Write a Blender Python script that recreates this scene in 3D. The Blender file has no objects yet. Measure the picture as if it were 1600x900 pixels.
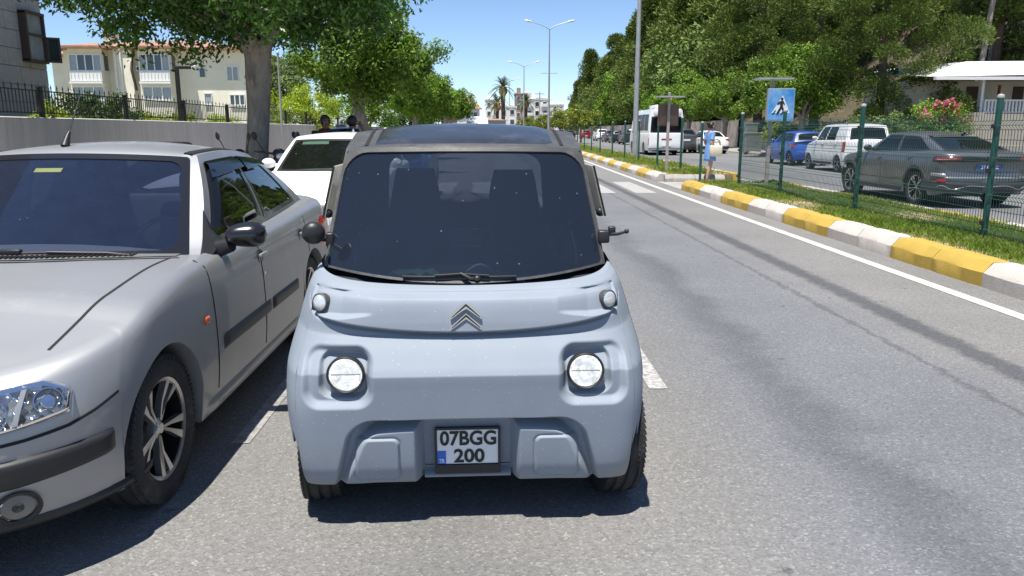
import bpy, bmesh, math, random
import numpy as np
from mathutils import Vector, Matrix
PI = math.pi
R = math.radians
sc = bpy.context.scene
COL = sc.collection
random.seed(7)

# ------------------------------------------------------------------ camera, sky, sun, exposure
cam_d = bpy.data.cameras.new('camera')
cam = bpy.data.objects.new('camera', cam_d); COL.objects.link(cam)
cam.location = (0, 0, 1.5)
cam.rotation_euler = (R(90 - 11.63), 0, R(-1.5))
cam_d.sensor_width = 36.0; cam_d.lens = 27.0
cam_d.clip_start = 0.05; cam_d.clip_end = 6000
sc.camera = cam
SUN = Vector((-0.12, -0.235, 1.0)).normalized()
w = bpy.data.worlds.new('World'); sc.world = w; w.use_nodes = True
nt = w.node_tree
sky = nt.nodes.new('ShaderNodeTexSky'); sky.sky_type = 'NISHITA'; sky.sun_disc = False
sky.sun_elevation = math.asin(SUN.z); sky.sun_rotation = math.atan2(SUN.x, SUN.y)
sky.air_density = 0.75; sky.dust_density = 0.0; sky.ozone_density = 4.0; sky.altitude = 600
bg = nt.nodes['Background']; bg.inputs['Strength'].default_value = 0.082
nt.links.new(sky.outputs[0], bg.inputs['Color'])
sd = bpy.data.lights.new('sun', 'SUN'); sd.energy = 4.0; sd.angle = R(0.5); sd.color = (1.0, 0.955, 0.88)
so = bpy.data.objects.new('sun', sd); COL.objects.link(so)
so.rotation_euler = SUN.to_track_quat('Z', 'Y').to_euler(); so.location = (0, 0, 60)
sc.view_settings.view_transform = 'Standard'; sc.view_settings.look = 'None'
sc.view_settings.exposure = 1.05; sc.view_settings.gamma = 1.0
sc.view_settings.use_curve_mapping = False

# ------------------------------------------------------------------ helpers
def cx(y):                       # the road bends gently to the right far away
    if y < 0: return 0.0
    return 0.0002 * y * y if y < 140 else 0.0002 * 140 * 140 + 0.056 * (y - 140) * .3

def tag(o, label=None, cat=None, group=None, kind=None):
    if label: o['label'] = label
    if cat: o['category'] = cat
    if group: o['group'] = group
    if kind: o['kind'] = kind
    return o

def thing(name, label, cat, loc=(0, 0, 0), rotz=0.0, group=None):
    o = bpy.data.objects.new(name, None); COL.objects.link(o)
    o.location = loc; o.rotation_euler = (0, 0, rotz); o.empty_display_size = .2
    return tag(o, label, cat, group)

def part_empty(name, parent, loc=(0, 0, 0), rot=(0, 0, 0)):
    o = bpy.data.objects.new(name, None); COL.objects.link(o)
    o.parent = parent; o.location = loc; o.rotation_euler = rot; o.empty_display_size = .1
    return o

def kids(o): return [c for c in bpy.data.objects if c.parent == o]

def copy_tree(o, parent=None, idx=None):
    c = o.copy(); COL.objects.link(c)
    if parent is not None: c.parent = parent
    for ch in (idx[o.name] if idx and o.name in idx else ([] if idx else kids(o))): copy_tree(ch, c, idx)
    return c

def dup(root, loc, rotz, label=None, group=None, scale=None):
    idx = {}
    for c in bpy.data.objects:
        if c.parent: idx.setdefault(c.parent.name, []).append(c)
    r = copy_tree(root, None, idx)
    r.location = loc; r.rotation_euler = (0, 0, rotz)
    if label: r['label'] = label
    if group: r['group'] = group
    if scale: r.scale = scale if hasattr(scale, '__len__') else (scale,) * 3
    return r

def link(name, me, m=None, parent=None, loc=None, rot=None):
    o = bpy.data.objects.new(name, me); COL.objects.link(o)
    if m is not None:
        me.materials.clear(); me.materials.append(m)
    if parent is not None: o.parent = parent
    if loc is not None: o.location = loc
    if rot is not None: o.rotation_euler = rot
    return o

def np_mesh(name, verts, faces4):
    """fast quad/tri mesh from numpy arrays"""
    me = bpy.data.meshes.new(name)
    nv, nf, k = len(verts), len(faces4), faces4.shape[1]
    me.vertices.add(nv); me.vertices.foreach_set('co', np.asarray(verts, np.float32).ravel())
    me.loops.add(nf * k); me.loops.foreach_set('vertex_index', np.asarray(faces4, np.int32).ravel())
    me.polygons.add(nf)
    me.polygons.foreach_set('loop_start', np.arange(0, nf * k, k, dtype=np.int32))
    me.update(calc_edges=True)
    return me

class MB:
    def __init__(s): s.v = []; s.f = []
    def add(s, vs, fs, mtx=None):
        b = len(s.v)
        if mtx is not None: vs = [mtx @ Vector(p) for p in vs]
        s.v.extend([tuple(p) for p in vs]); s.f.extend([tuple(i + b for i in f) for f in fs]); return s
    def box(s, c, size, rz=0.0, mtx=None, bev=0.0):
        x, y, z = size[0] / 2, size[1] / 2, size[2] / 2
        if bev > 0:
            bm = bmesh.new(); bmesh.ops.create_cube(bm, size=1)
            for v in bm.verts: v.co = Vector((v.co.x * size[0], v.co.y * size[1], v.co.z * size[2]))
            bmesh.ops.bevel(bm, geom=bm.edges[:], offset=bev, segments=2, profile=.5, affect='EDGES')
            vs = [v.co.copy() for v in bm.verts]; fs = [[v.index for v in f.verts] for f in bm.faces]; bm.free()
        else:
            vs = [Vector(p) for p in [(-x,-y,-z),(x,-y,-z),(x,y,-z),(-x,y,-z),(-x,-y,z),(x,-y,z),(x,y,z),(-x,y,z)]]
            fs = [(0,3,2,1),(4,5,6,7),(0,1,5,4),(1,2,6,5),(2,3,7,6),(3,0,4,7)]
        m = Matrix.Translation(Vector(c)) @ Matrix.Rotation(rz, 4, 'Z')
        if mtx is not None: m = mtx @ m
        return s.add(vs, fs, m)
    def tube(s, path, rad, n=8, caps=True):
        P = [Vector(p) for p in path]
        if not hasattr(rad, '__len__'): rad = [rad] * len(P)
        vs = []; fs = []
        prev = None
        for i, p in enumerate(P):
            d = (P[min(i + 1, len(P) - 1)] - P[max(i - 1, 0)])
            if d.length < 1e-9: d = Vector((0, 0, 1))
            d.normalize()
            if prev is None:
                a = Vector((1, 0, 0)) if abs(d.x) < .8 else Vector((0, 1, 0))
                u = d.cross(a).normalized()
            else:
                u = prev - d * prev.dot(d)
                u = u.normalized() if u.length > 1e-6 else d.orthogonal().normalized()
            prev = u; q = d.cross(u)
            for k in range(n):
                t = 2 * PI * k / n
                vs.append(p + (u * math.cos(t) + q * math.sin(t)) * rad[i])
        for i in range(len(P) - 1):
            for k in range(n):
                a = i * n + k; b = i * n + (k + 1) % n
                fs.append((a, b, b + n, a + n))
        if caps:
            fs.append(tuple(range(n - 1, -1, -1))); fs.append(tuple((len(P) - 1) * n + k for k in range(n)))
        return s.add(vs, fs)
    def cyl(s, p0, p1, r0, r1=None, n=12): return s.tube([p0, p1], [r0, r0 if r1 is None else r1], n)
    def lathe(s, prof, n=32, mtx=None, closed=False):
        """prof: list of (r, h) revolved around local Z"""
        vs = []; fs = []; m = len(prof)
        for k in range(n):
            t = 2 * PI * k / n
            for r, h in prof: vs.append(Vector((r * math.cos(t), r * math.sin(t), h)))
        for k in range(n):
            k2 = (k + 1) % n
            for i in range(m - 1 + (1 if closed else 0)):
                j = (i + 1) % m
                fs.append((k * m + i, k2 * m + i, k2 * m + j, k * m + j))
        return s.add(vs, fs, mtx)
    def grid(s, P):
        r, c = len(P), len(P[0])
        vs = [p for row in P for p in row]
        fs = [(i * c + j, i * c + j + 1, (i + 1) * c + j + 1, (i + 1) * c + j) for i in range(r - 1) for j in range(c - 1)]
        return s.add(vs, fs)
    def ball(s, c, rad, n=10, m=7, mtx=None):
        if not hasattr(rad, '__len__'): rad = (rad,) * 3
        vs = []; fs = []
        for i in range(m + 1):
            a = PI * i / m
            for k in range(n):
                t = 2 * PI * k / n
                vs.append(Vector((c[0] + rad[0] * math.sin(a) * math.cos(t), c[1] + rad[1] * math.sin(a) * math.sin(t), c[2] + rad[2] * math.cos(a))))
        for i in range(m):
            for k in range(n):
                k2 = (k + 1) % n
                fs.append((i * n + k, (i + 1) * n + k, (i + 1) * n + k2, i * n + k2))
        return s.add(vs, fs, mtx)
    def prism(s, poly, p0, ux, uy, depth):
        """polygon (2D) in plane p0 + a*ux + b*uy, extruded along ux x uy by depth"""
        p0, ux, uy = Vector(p0), Vector(ux), Vector(uy); nrm = ux.cross(uy).normalized() * depth
        n = len(poly)
        vs = [p0 + ux * a + uy * b for a, b in poly]; vs += [v + nrm for v in vs]
        fs = [tuple(range(n - 1, -1, -1)), tuple(range(n, 2 * n))] + [(i, (i + 1) % n, (i + 1) % n + n, i + n) for i in range(n)]
        return s.add(vs, fs)
    def mesh(s, name, smooth=0, weld=False, fixn=True):
        me = bpy.data.meshes.new(name); me.from_pydata(s.v, [], s.f)
        if weld or fixn:
            bm = bmesh.new(); bm.from_mesh(me)
            if weld: bmesh.ops.remove_doubles(bm, verts=bm.verts, dist=1e-4)
            if fixn: bmesh.ops.recalc_face_normals(bm, faces=bm.faces)
            bm.to_mesh(me); bm.free()
        if smooth:
            me.polygons.foreach_set('use_smooth', [True] * len(me.polygons))
            if smooth < 180: me.set_sharp_from_angle(angle=R(smooth))
        me.update(); return me
    def build(s, name, m, parent=None, smooth=0, loc=None, rot=None, weld=False, fixn=True):
        return link(name, s.mesh(name, smooth, weld, fixn), m, parent, loc, rot)

def curve(pts):
    """monotone cubic interpolation through (x, y) points"""
    X = np.array([p[0] for p in pts], float); Y = np.array([p[1] for p in pts], float)
    if len(X) == 1: return lambda x: float(Y[0])
    d = np.diff(Y) / np.diff(X); m = np.zeros(len(X))
    m[0], m[-1] = d[0], d[-1]
    for i in range(1, len(X) - 1):
        m[i] = 0 if d[i - 1] * d[i] <= 0 else 2 * d[i - 1] * d[i] / (d[i - 1] + d[i])
    def f(x):
        x = np.clip(np.asarray(x, float), X[0], X[-1])
        i = np.clip(np.searchsorted(X, x, side='right') - 1, 0, len(X) - 2)
        h = X[i + 1] - X[i]; t = (x - X[i]) / h
        r = ((1 + 2 * t) * (1 - t) ** 2 * Y[i] + t * (1 - t) ** 2 * h * m[i] + t * t * (3 - 2 * t) * Y[i + 1] + t * t * (t - 1) * h * m[i + 1])
        return float(r) if r.ndim == 0 else r
    return f

def sstep(x, a, b):
    t = np.clip((np.asarray(x, float) - a) / (b - a), 0, 1); return t * t * (3 - 2 * t)

# ------------------------------------------------------------------ materials
def nd(t, typ, **kw):
    n = t.nodes.new(typ)
    for k, v in kw.items():
        if k in n.inputs: n.inputs[k].default_value = v
        else: setattr(n, k, v)
    return n

def M(name, col, rough=.5, metal=0.0, var=None, bump=None, spec=None, coat=0.0, emit=None, dirt=None, stretch=None):
    """var=(scale, amount): noise variation of the colour; bump=(scale, strength); dirt=(colour, scale, lo, hi)"""
    m = bpy.data.materials.new(name); m.use_nodes = True; t = m.node_tree; L = t.links
    b = t.nodes['Principled BSDF']
    b.inputs['Base Color'].default_value = (*col, 1); b.inputs['Roughness'].default_value = rough
    b.inputs['Metallic'].default_value = metal
    if spec is not None: b.inputs['Specular IOR Level'].default_value = spec
    if coat: b.inputs['Coat Weight'].default_value = coat; b.inputs['Coat Roughness'].default_value = .05
    if emit: b.inputs['Emission Color'].default_value = (*emit[:3], 1); b.inputs['Emission Strength'].default_value = emit[3]
    if var or bump or dirt:
        co = nd(t, 'ShaderNodeTexCoord'); src = co.outputs['Object']
        if stretch:
            mp = nd(t, 'ShaderNodeMapping'); mp.inputs['Scale'].default_value = stretch
            L.new(src, mp.inputs['Vector']); src = mp.outputs['Vector']
    last = None
    if var:
        n = nd(t, 'ShaderNodeTexNoise', Scale=var[0], Detail=6.0, Roughness=.62); L.new(src, n.inputs['Vector'])
        mr = nd(t, 'ShaderNodeMapRange'); mr.inputs['From Min'].default_value = .25; mr.inputs['From Max'].default_value = .75
        mr.inputs['To Min'].default_value = 1 - var[1]; mr.inputs['To Max'].default_value = 1 + var[1]
        L.new(n.outputs['Fac'], mr.inputs['Value'])
        mx = nd(t, 'ShaderNodeVectorMath', operation='SCALE'); mx.inputs[0].default_value = col
        L.new(mr.outputs[0], mx.inputs['Scale']); last = mx.outputs[0]
    if dirt:
        n = nd(t, 'ShaderNodeTexNoise', Scale=dirt[1], Detail=8.0, Roughness=.7); L.new(src, n.inputs['Vector'])
        mr = nd(t, 'ShaderNodeMapRange'); mr.inputs['From Min'].default_value = dirt[2]; mr.inputs['From Max'].default_value = dirt[3]
        L.new(n.outputs['Fac'], mr.inputs['Value'])
        mx = nd(t, 'ShaderNodeMix', data_type='RGBA'); L.new(mr.outputs[0], mx.inputs[0])
        if last is not None: L.new(last, mx.inputs[6])
        else: mx.inputs[6].default_value = (*col, 1)
        mx.inputs[7].default_value = (*dirt[0], 1); last = mx.outputs[2]
    if last is not None: L.new(last, b.inputs['Base Color'])
    if bump:
        n = nd(t, 'ShaderNodeTexNoise', Scale=bump[0], Detail=5.0); L.new(src, n.inputs['Vector'])
        bp = nd(t, 'ShaderNodeBump', Strength=bump[1], Distance=.02); L.new(n.outputs['Fac'], bp.inputs['Height'])
        L.new(bp.outputs[0], b.inputs['Normal'])
    return m

def leaf_mat(name, cols, rough=.45, trans=.3, spec=.35):
    m = bpy.data.materials.new(name); m.use_nodes = True; t = m.node_tree; L = t.links
    b = t.nodes['Principled BSDF']; out = t.nodes['Material Output']
    g = nd(t, 'ShaderNodeNewGeometry'); cr = nd(t, 'ShaderNodeValToRGB')
    co = nd(t, 'ShaderNodeTexCoord'); no = nd(t, 'ShaderNodeTexNoise', Scale=.9, Detail=2.0); L.new(co.outputs['Object'], no.inputs['Vector'])
    oi = nd(t, 'ShaderNodeObjectInfo')
    ad = nd(t, 'ShaderNodeMath', operation='MULTIPLY_ADD'); ad.inputs[1].default_value = .5
    L.new(g.outputs['Random Per Island'], ad.inputs[0])
    mr = nd(t, 'ShaderNodeMapRange'); mr.inputs['From Min'].default_value = .3; mr.inputs['From Max'].default_value = .7
    mr.inputs['To Min'].default_value = 0; mr.inputs['To Max'].default_value = .5
    L.new(no.outputs['Fac'], mr.inputs['Value']); L.new(mr.outputs[0], ad.inputs[2])
    L.new(ad.outputs[0], cr.inputs['Fac'])
    e = cr.color_ramp.elements
    while len(e) < len(cols): e.new(.5)
    for i, c in enumerate(cols):
        e[i].position = i / (len(cols) - 1); e[i].color = (*c, 1)
    hs = nd(t, 'ShaderNodeHueSaturation')
    m2 = nd(t, 'ShaderNodeMapRange'); m2.inputs['To Min'].default_value = .82; m2.inputs['To Max'].default_value = 1.2
    L.new(oi.outputs['Random'], m2.inputs['Value']); L.new(m2.outputs[0], hs.inputs['Value'])
    L.new(cr.outputs['Color'], hs.inputs['Color'])
    L.new(hs.outputs['Color'], b.inputs['Base Color']); b.inputs['Roughness'].default_value = rough
    b.inputs['Specular IOR Level'].default_value = spec
    tr = nd(t, 'ShaderNodeBsdfTranslucent'); 
    vm = nd(t, 'ShaderNodeVectorMath', operation='MULTIPLY'); vm.inputs[1].default_value = (1.5, 1.6, .6)
    L.new(hs.outputs['Color'], vm.inputs[0]); L.new(vm.outputs[0], tr.inputs['Color'])
    ms = nd(t, 'ShaderNodeMixShader', Fac=trans); L.new(b.outputs[0], ms.inputs[1]); L.new(tr.outputs[0], ms.inputs[2])
    L.new(ms.outputs[0], out.inputs['Surface'])
    return m

def glass_mat(name, tint, dust=.05, dust_col=(.25, .28, .33), ior=1.5, specks=False, wipe=None, gl=1.0, lit=False):
    """see-through car glass: tinted transparency + mirror reflection + a diffuse film (dust, or a painted sky tint)"""
    m = bpy.data.materials.new(name); m.use_nodes = True; t = m.node_tree; L = t.links
    t.nodes.remove(t.nodes['Principled BSDF']); out = t.nodes['Material Output']
    tr = nd(t, 'ShaderNodeBsdfTransparent'); tr.inputs['Color'].default_value = (*tint, 1)
    gs = nd(t, 'ShaderNodeBsdfGlossy', Roughness=.02); gs.inputs['Color'].default_value = (gl, gl, gl, 1)
    fr = nd(t, 'ShaderNodeFresnel', IOR=ior)
    m1 = nd(t, 'ShaderNodeMixShader'); L.new(fr.outputs[0], m1.inputs[0]); L.new(tr.outputs[0], m1.inputs[1]); L.new(gs.outputs[0], m1.inputs[2])
    df = nd(t, 'ShaderNodeBsdfDiffuse'); df.inputs['Color'].default_value = (*dust_col, 1)
    if lit:           # dust on a thin pane lets light through from behind
        tl = nd(t, 'ShaderNodeBsdfTranslucent'); tl.inputs['Color'].default_value = (*dust_col, 1); mm_ = nd(t, 'ShaderNodeMixShader', Fac=.55)
        L.new(df.outputs[0], mm_.inputs[1]); L.new(tl.outputs[0], mm_.inputs[2]); df = mm_
    m2 = nd(t, 'ShaderNodeMixShader'); L.new(m1.outputs[0], m2.inputs[1]); L.new(df.outputs[0], m2.inputs[2])
    co = nd(t, 'ShaderNodeTexCoord')
    no = nd(t, 'ShaderNodeTexNoise', Scale=9.0, Detail=6.0, Roughness=.7); L.new(co.outputs['Object'], no.inputs['Vector'])
    mr = nd(t, 'ShaderNodeMapRange'); mr.inputs['From Min'].default_value = .3; mr.inputs['From Max'].default_value = .8
    mr.inputs['To Min'].default_value = dust * .85; mr.inputs['To Max'].default_value = dust * 1.25
    L.new(no.outputs['Fac'], mr.inputs['Value']); fac = mr.outputs[0]
    if wipe:          # (centre, radius, extra dust outside the wiped arc)
        ds = nd(t, 'ShaderNodeVectorMath', operation='DISTANCE'); ds.inputs[1].default_value = wipe[0]; L.new(co.outputs['Object'], ds.inputs[0])
        m3 = nd(t, 'ShaderNodeMapRange'); m3.inputs['From Min'].default_value = wipe[1] - .006; m3.inputs['From Max'].default_value = wipe[1] + .006
        m3.inputs['To Max'].default_value = wipe[2]; L.new(ds.outputs['Value'], m3.inputs['Value'])
        a = nd(t, 'ShaderNodeMath', operation='ADD'); L.new(fac, a.inputs[0]); L.new(m3.outputs[0], a.inputs[1]); fac = a.outputs[0]
    if specks:
        vo = nd(t, 'ShaderNodeTexVoronoi', Scale=22.0); L.new(co.outputs['Object'], vo.inputs['Vector'])
        m4 = nd(t, 'ShaderNodeMapRange'); m4.inputs['From Min'].default_value = .10; m4.inputs['From Max'].default_value = .05
        L.new(vo.outputs['Distance'], m4.inputs['Value'])
        cn = nd(t, 'ShaderNodeMath', operation='GREATER_THAN'); cn.inputs[1].default_value = .62
        sx = nd(t, 'ShaderNodeSeparateColor'); L.new(vo.outputs['Color'], sx.inputs[0]); L.new(sx.outputs[0], cn.inputs[0])
        mu = nd(t, 'ShaderNodeMath', operation='MULTIPLY'); L.new(m4.outputs[0], mu.inputs[0]); L.new(cn.outputs[0], mu.inputs[1])
        mm = nd(t, 'ShaderNodeMath', operation='MULTIPLY'); mm.inputs[1].default_value = .55; L.new(mu.outputs[0], mm.inputs[0])
        a = nd(t, 'ShaderNodeMath', operation='ADD', use_clamp=True); L.new(fac, a.inputs[0]); L.new(mm.outputs[0], a.inputs[1]); fac = a.outputs[0]
    L.new(fac, m2.inputs[0]); L.new(m2.outputs[0], out.inputs['Surface'])
    return m

def unproj(px, py, Y):
    """photo pixel (1600x900) -> world X and Z on the plane y=Y"""
    d = Vector(((px - 800) / 1200, (450 - py) / 1200, -1)); d.rotate(cam.rotation_euler.to_matrix()); k = Y / d.y
    return d.x * k, 1.5 + d.z * k
def text_mesh(body, size, bold=.0, extrude=.0, align='CENTER'):
    cu = bpy.data.curves.new('lettering', 'FONT'); cu.body = body; cu.size = size; cu.offset = bold; cu.extrude = extrude
    cu.align_x = align; cu.align_y = 'CENTER'; cu.resolution_u = 4
    o = bpy.data.objects.new('lettering', cu); COL.objects.link(o)
    dg = bpy.context.evaluated_depsgraph_get(); dg.update()
    me = bpy.data.meshes.new_from_object(o.evaluated_get(dg)); bpy.data.objects.remove(o); bpy.data.curves.remove(cu)
    return me

# shared materials
m_black = M('black_plastic', (.018, .018, .02), .45, var=(8, .2))
m_rubber = M('tyre_rubber', (.022, .022, .023), .8, var=(14, .35), bump=(60, .25), dirt=((.10, .09, .08), 6, .55, .8))
m_chrome = M('bright_metal', (.75, .75, .77), .18, 1.0)
m_alloy = M('alloy_rim', (.42, .43, .45), .3, .9, var=(10, .15))
m_darkglass = M('dark_window_glass', (.008, .010, .013), .06, spec=.3)
m_under = M('underbody', (.008, .008, .008), .9)
m_white_plate = M('plate_white', (.78, .78, .76), .4, var=(20, .06))
m_ink = M('plate_ink', (.012, .012, .012), .5)
m_blue = M('plate_blue', (.03, .13, .55), .4)
m_red_lens = M('red_lens', (.42, .012, .015), .15, coat=.6)
m_clear_lens = M('clear_lens', (.62, .64, .66), .12, .35, coat=.8, var=(16, .3))
m_amber = M('amber_lens', (.75, .10, .015), .2, coat=.5)
m_galv = M('galvanised_steel', (.42, .43, .43), .45, .5, var=(3, .15))
# ------------------------------------------------------------------ ground, roads, kerbs, median, hill
def sheet(name, x0, x1, y0, y1, z, m, step=4.0, fx=True, kind='structure', nx=1):
    b = MB(); n = max(1, int((y1 - y0) / step)); P = []
    for i in range(n + 1):
        y = y0 + (y1 - y0) * i / n; o = cx(y) if fx else 0
        P.append([(x0 + (x1 - x0) * k / nx + o, y, z) for k in range(nx + 1)])
    b.grid(P); o = b.build(name, m, fixn=False); 
    if kind: o['kind'] = kind
    return o

def asphalt(name, base, lanes=(), seam=None):
    m = bpy.data.materials.new(name); m.use_nodes = True; t = m.node_tree; L = t.links
    b = t.nodes['Principled BSDF']; b.inputs['Roughness'].default_value = .82; b.inputs['Specular IOR Level'].default_value = .3
    co = nd(t, 'ShaderNodeTexCoord'); P = co.outputs['Object']
    sx = nd(t, 'ShaderNodeSeparateXYZ'); L.new(P, sx.inputs[0])
    cur = None
    def mixto(prev, col, fac):
        mx = nd(t, 'ShaderNodeMix', data_type='RGBA')
        if prev is None: mx.inputs[6].default_value = (*base, 1)
        else: L.new(prev, mx.inputs[6])
        if isinstance(col, tuple): mx.inputs[7].default_value = (*col, 1)
        else: L.new(col, mx.inputs[7])
        L.new(fac, mx.inputs[0]); return mx.outputs[2]
    wob = nd(t, 'ShaderNodeTexNoise', Scale=.9, Detail=4.0, Roughness=.65); L.new(P, wob.inputs['Vector'])
    wx = nd(t, 'ShaderNodeMath', operation='MULTIPLY_ADD'); wx.inputs[1].default_value = .9; L.new(wob.outputs['Fac'], wx.inputs[0]); L.new(sx.outputs['X'], wx.inputs[2])
    fine = nd(t, 'ShaderNodeTexNoise', Scale=7.0, Detail=6.0, Roughness=.7); L.new(P, fine.inputs['Vector'])
    wf = nd(t, 'ShaderNodeMath', operation='MULTIPLY_ADD'); wf.inputs[1].default_value = .22; L.new(fine.outputs['Fac'], wf.inputs[0]); L.new(sx.outputs['X'], wf.inputs[2])
    for (xc, hw, soft, col, wide) in lanes:           # wheel tracks and worn strips along the road
        s_ = wx if wide else wf; sh = .45 if wide else .11
        d = nd(t, 'ShaderNodeMath', operation='SUBTRACT'); d.inputs[1].default_value = xc + sh; L.new(s_.outputs[0], d.inputs[0])
        a = nd(t, 'ShaderNodeMath', operation='ABSOLUTE'); L.new(d.outputs[0], a.inputs[0])
        mr = nd(t, 'ShaderNodeMapRange'); mr.interpolation_type = 'SMOOTHSTEP'
        mr.inputs['From Min'].default_value = hw + soft; mr.inputs['From Max'].default_value = hw - soft
        L.new(a.outputs[0], mr.inputs['Value']); cur = mixto(cur, col, mr.outputs[0])
    big = nd(t, 'ShaderNodeTexNoise', Scale=.45, Detail=7.0, Roughness=.68); L.new(P, big.inputs['Vector'])
    mb = nd(t, 'ShaderNodeMapRange'); mb.inputs['From Min'].default_value = .3; mb.inputs['From Max'].default_value = .72; mb.inputs['To Min'].default_value = .86; mb.inputs['To Max'].default_value = 1.13
    L.new(big.outputs['Fac'], mb.inputs['Value'])
    # aggregate: pale and dark stones of about a centimetre
    vo = nd(t, 'ShaderNodeTexVoronoi', Scale=105.0); L.new(P, vo.inputs['Vector'])
    sc_ = nd(t, 'ShaderNodeSeparateColor'); L.new(vo.outputs['Color'], sc_.inputs[0])
    ag = nd(t, 'ShaderNodeValToRGB'); e = ag.color_ramp.elements
    e[0].position = 0; e[0].color = (.74, .74, .74, 1); e[1].position = 1; e[1].color = (1.5, 1.5, 1.5, 1)
    for p, v in ((.25, .91), (.7, 1.0), (.88, 1.1), (.96, 1.28)):
        q = e.new(p); q.color = (v, v, v, 1)
    L.new(sc_.outputs[0], ag.inputs['Fac'])
    vo2 = nd(t, 'ShaderNodeTexNoise', Scale=38.0, Detail=5.0, Roughness=.8); L.new(P, vo2.inputs['Vector'])
    m2 = nd(t, 'ShaderNodeMapRange'); m2.inputs['From Min'].default_value = .3; m2.inputs['From Max'].default_value = .7; m2.inputs['To Min'].default_value = .82; m2.inputs['To Max'].default_value = 1.18
    L.new(vo2.outputs['Fac'], m2.inputs['Value'])
    # dark oily spots and chips
    sp = nd(t, 'ShaderNodeTexVoronoi', Scale=2.6); L.new(P, sp.inputs['Vector'])
    spn = nd(t, 'ShaderNodeMath', operation='MULTIPLY_ADD'); spn.inputs[1].default_value = .16; L.new(vo2.outputs['Fac'], spn.inputs[0]); L.new(sp.outputs['Distance'], spn.inputs[2])
    m3 = nd(t, 'ShaderNodeMapRange'); m3.inputs['From Min'].default_value = .115; m3.inputs['From Max'].default_value = .15; m3.inputs['To Min'].default_value = .55; m3.inputs['To Max'].default_value = 1
    L.new(spn.outputs[0], m3.inputs['Value'])
    v = cur
    for f in (mb.outputs[0], m2.outputs[0], m3.outputs[0]):
        k = nd(t, 'ShaderNodeVectorMath', operation='SCALE')
        if v is None: k.inputs[0].default_value = base
        else: L.new(v, k.inputs[0])
        L.new(f, k.inputs['Scale']); v = k.outputs[0]
    k = nd(t, 'ShaderNodeVectorMath', operation='MULTIPLY'); L.new(v, k.inputs[0]); L.new(ag.outputs['Color'], k.inputs[1])
    L.new(k.outputs[0], b.inputs['Base Color'])
    bp = nd(t, 'ShaderNodeBump', Strength=.6, Distance=.006); L.new(vo.outputs['Distance'], bp.inputs['Height']); L.new(bp.outputs[0], b.inputs['Normal'])
    return m

m_road = asphalt('road_asphalt', (.182, .178, .172), lanes=(
    (2.1, .95, .55, (.150, .155, .167), True), (1.75, .16, .16, (.112, .116, .128), True), (-.15, .3, .25, (.158, .155, .150), True),
    (3.98, .42, .1, (.184, .181, .176), False), (3.3, .105, .06, (.085, .087, .093), False), (2.85, .025, .02, (.108, .11, .117), False)))
m_road2 = asphalt('opposite_asphalt', (.17, .17, .17), lanes=((10.0, .8, .5, (.14, .142, .15), True),))
m_paving = M('pavement_concrete', (.33, .31, .29), .85, var=(3, .2), bump=(30, .2), dirt=((.2, .18, .15), 1.2, .5, .8))
m_soil = M('dry_soil', (.30, .22, .13), .95, var=(5, .35), bump=(25, .5), dirt=((.12, .13, .05), 2.2, .45, .65))
m_earth = M('open_ground', (.22, .19, .13), .95, var=(.3, .3))
m_forest_floor = M('forest_floor', (.075, .062, .035), .95, var=(.6, .4), dirt=((.20, .13, .08), .4, .55, .75))
def wornpaint(name, col, under, lo, hi, scale=14):
    return M(name, col, .7, var=(5, .1), dirt=(under, scale, lo, hi), bump=(60, .2))
m_line = wornpaint('road_paint_white', (.48, .47, .44), (.24, .235, .225), .52, .72, 22)
m_line_old = wornpaint('road_paint_worn', (.42, .41, .395), (.20, .195, .19), .42, .62, 26)
m_line_faint = wornpaint('road_paint_faint', (.30, .295, .285), (.18, .175, .17), .42, .58, 22)

g = MB(); g.grid([[(-3000, -300, -.02), (3000, -300, -.02)], [(-3000, 4000, -.02), (3000, 4000, -.02)]])
g.build('ground', m_earth, fixn=False)['kind'] = 'structure'
sheet('road', -3.55, 4.78, -8, 260, .0, m_road, nx=2)
sheet('opposite_road', 7.28, 15.82, -8, 260, .0, m_road2)
sheet('crossing_path', 4.78, 7.28, 19.4, 22.7, .006, m_paving, step=1)

def kerbed_slab(name, x0, x1, y0, y1, h, m, step=4.0):
    b = MB(); n = max(1, int((y1 - y0) / step)); P = []
    for i in range(n + 1):
        y = y0 + (y1 - y0) * i / n; o = cx(y)
        P.append([(x0 + o, y, -.01), (x0 + .02 + o, y, h), (x1 - .02 + o, y, h), (x1 + o, y, -.01)])
    b.grid(P)
    b.add([P[0][0], P[0][1], P[0][2], P[0][3]], [(0, 1, 2, 3)]); b.add([P[-1][0], P[-1][1], P[-1][2], P[-1][3]], [(3, 2, 1, 0)])
    o = b.build(name, m, fixn=False); o['kind'] = 'structure'; return o
kerbed_slab('left_pavement', -12.5, -3.55, -8, 120, .14, m_paving)
kerbed_slab('right_pavement', 15.82, 18.6, -8, 240, .14, m_paving)
kerbed_slab('median_soil', 5.0, 7.05, -8, 19.35, .215, m_soil)
kerbed_slab('median_soil', 5.0, 7.05, 22.75, 200, .215, m_soil)

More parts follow.
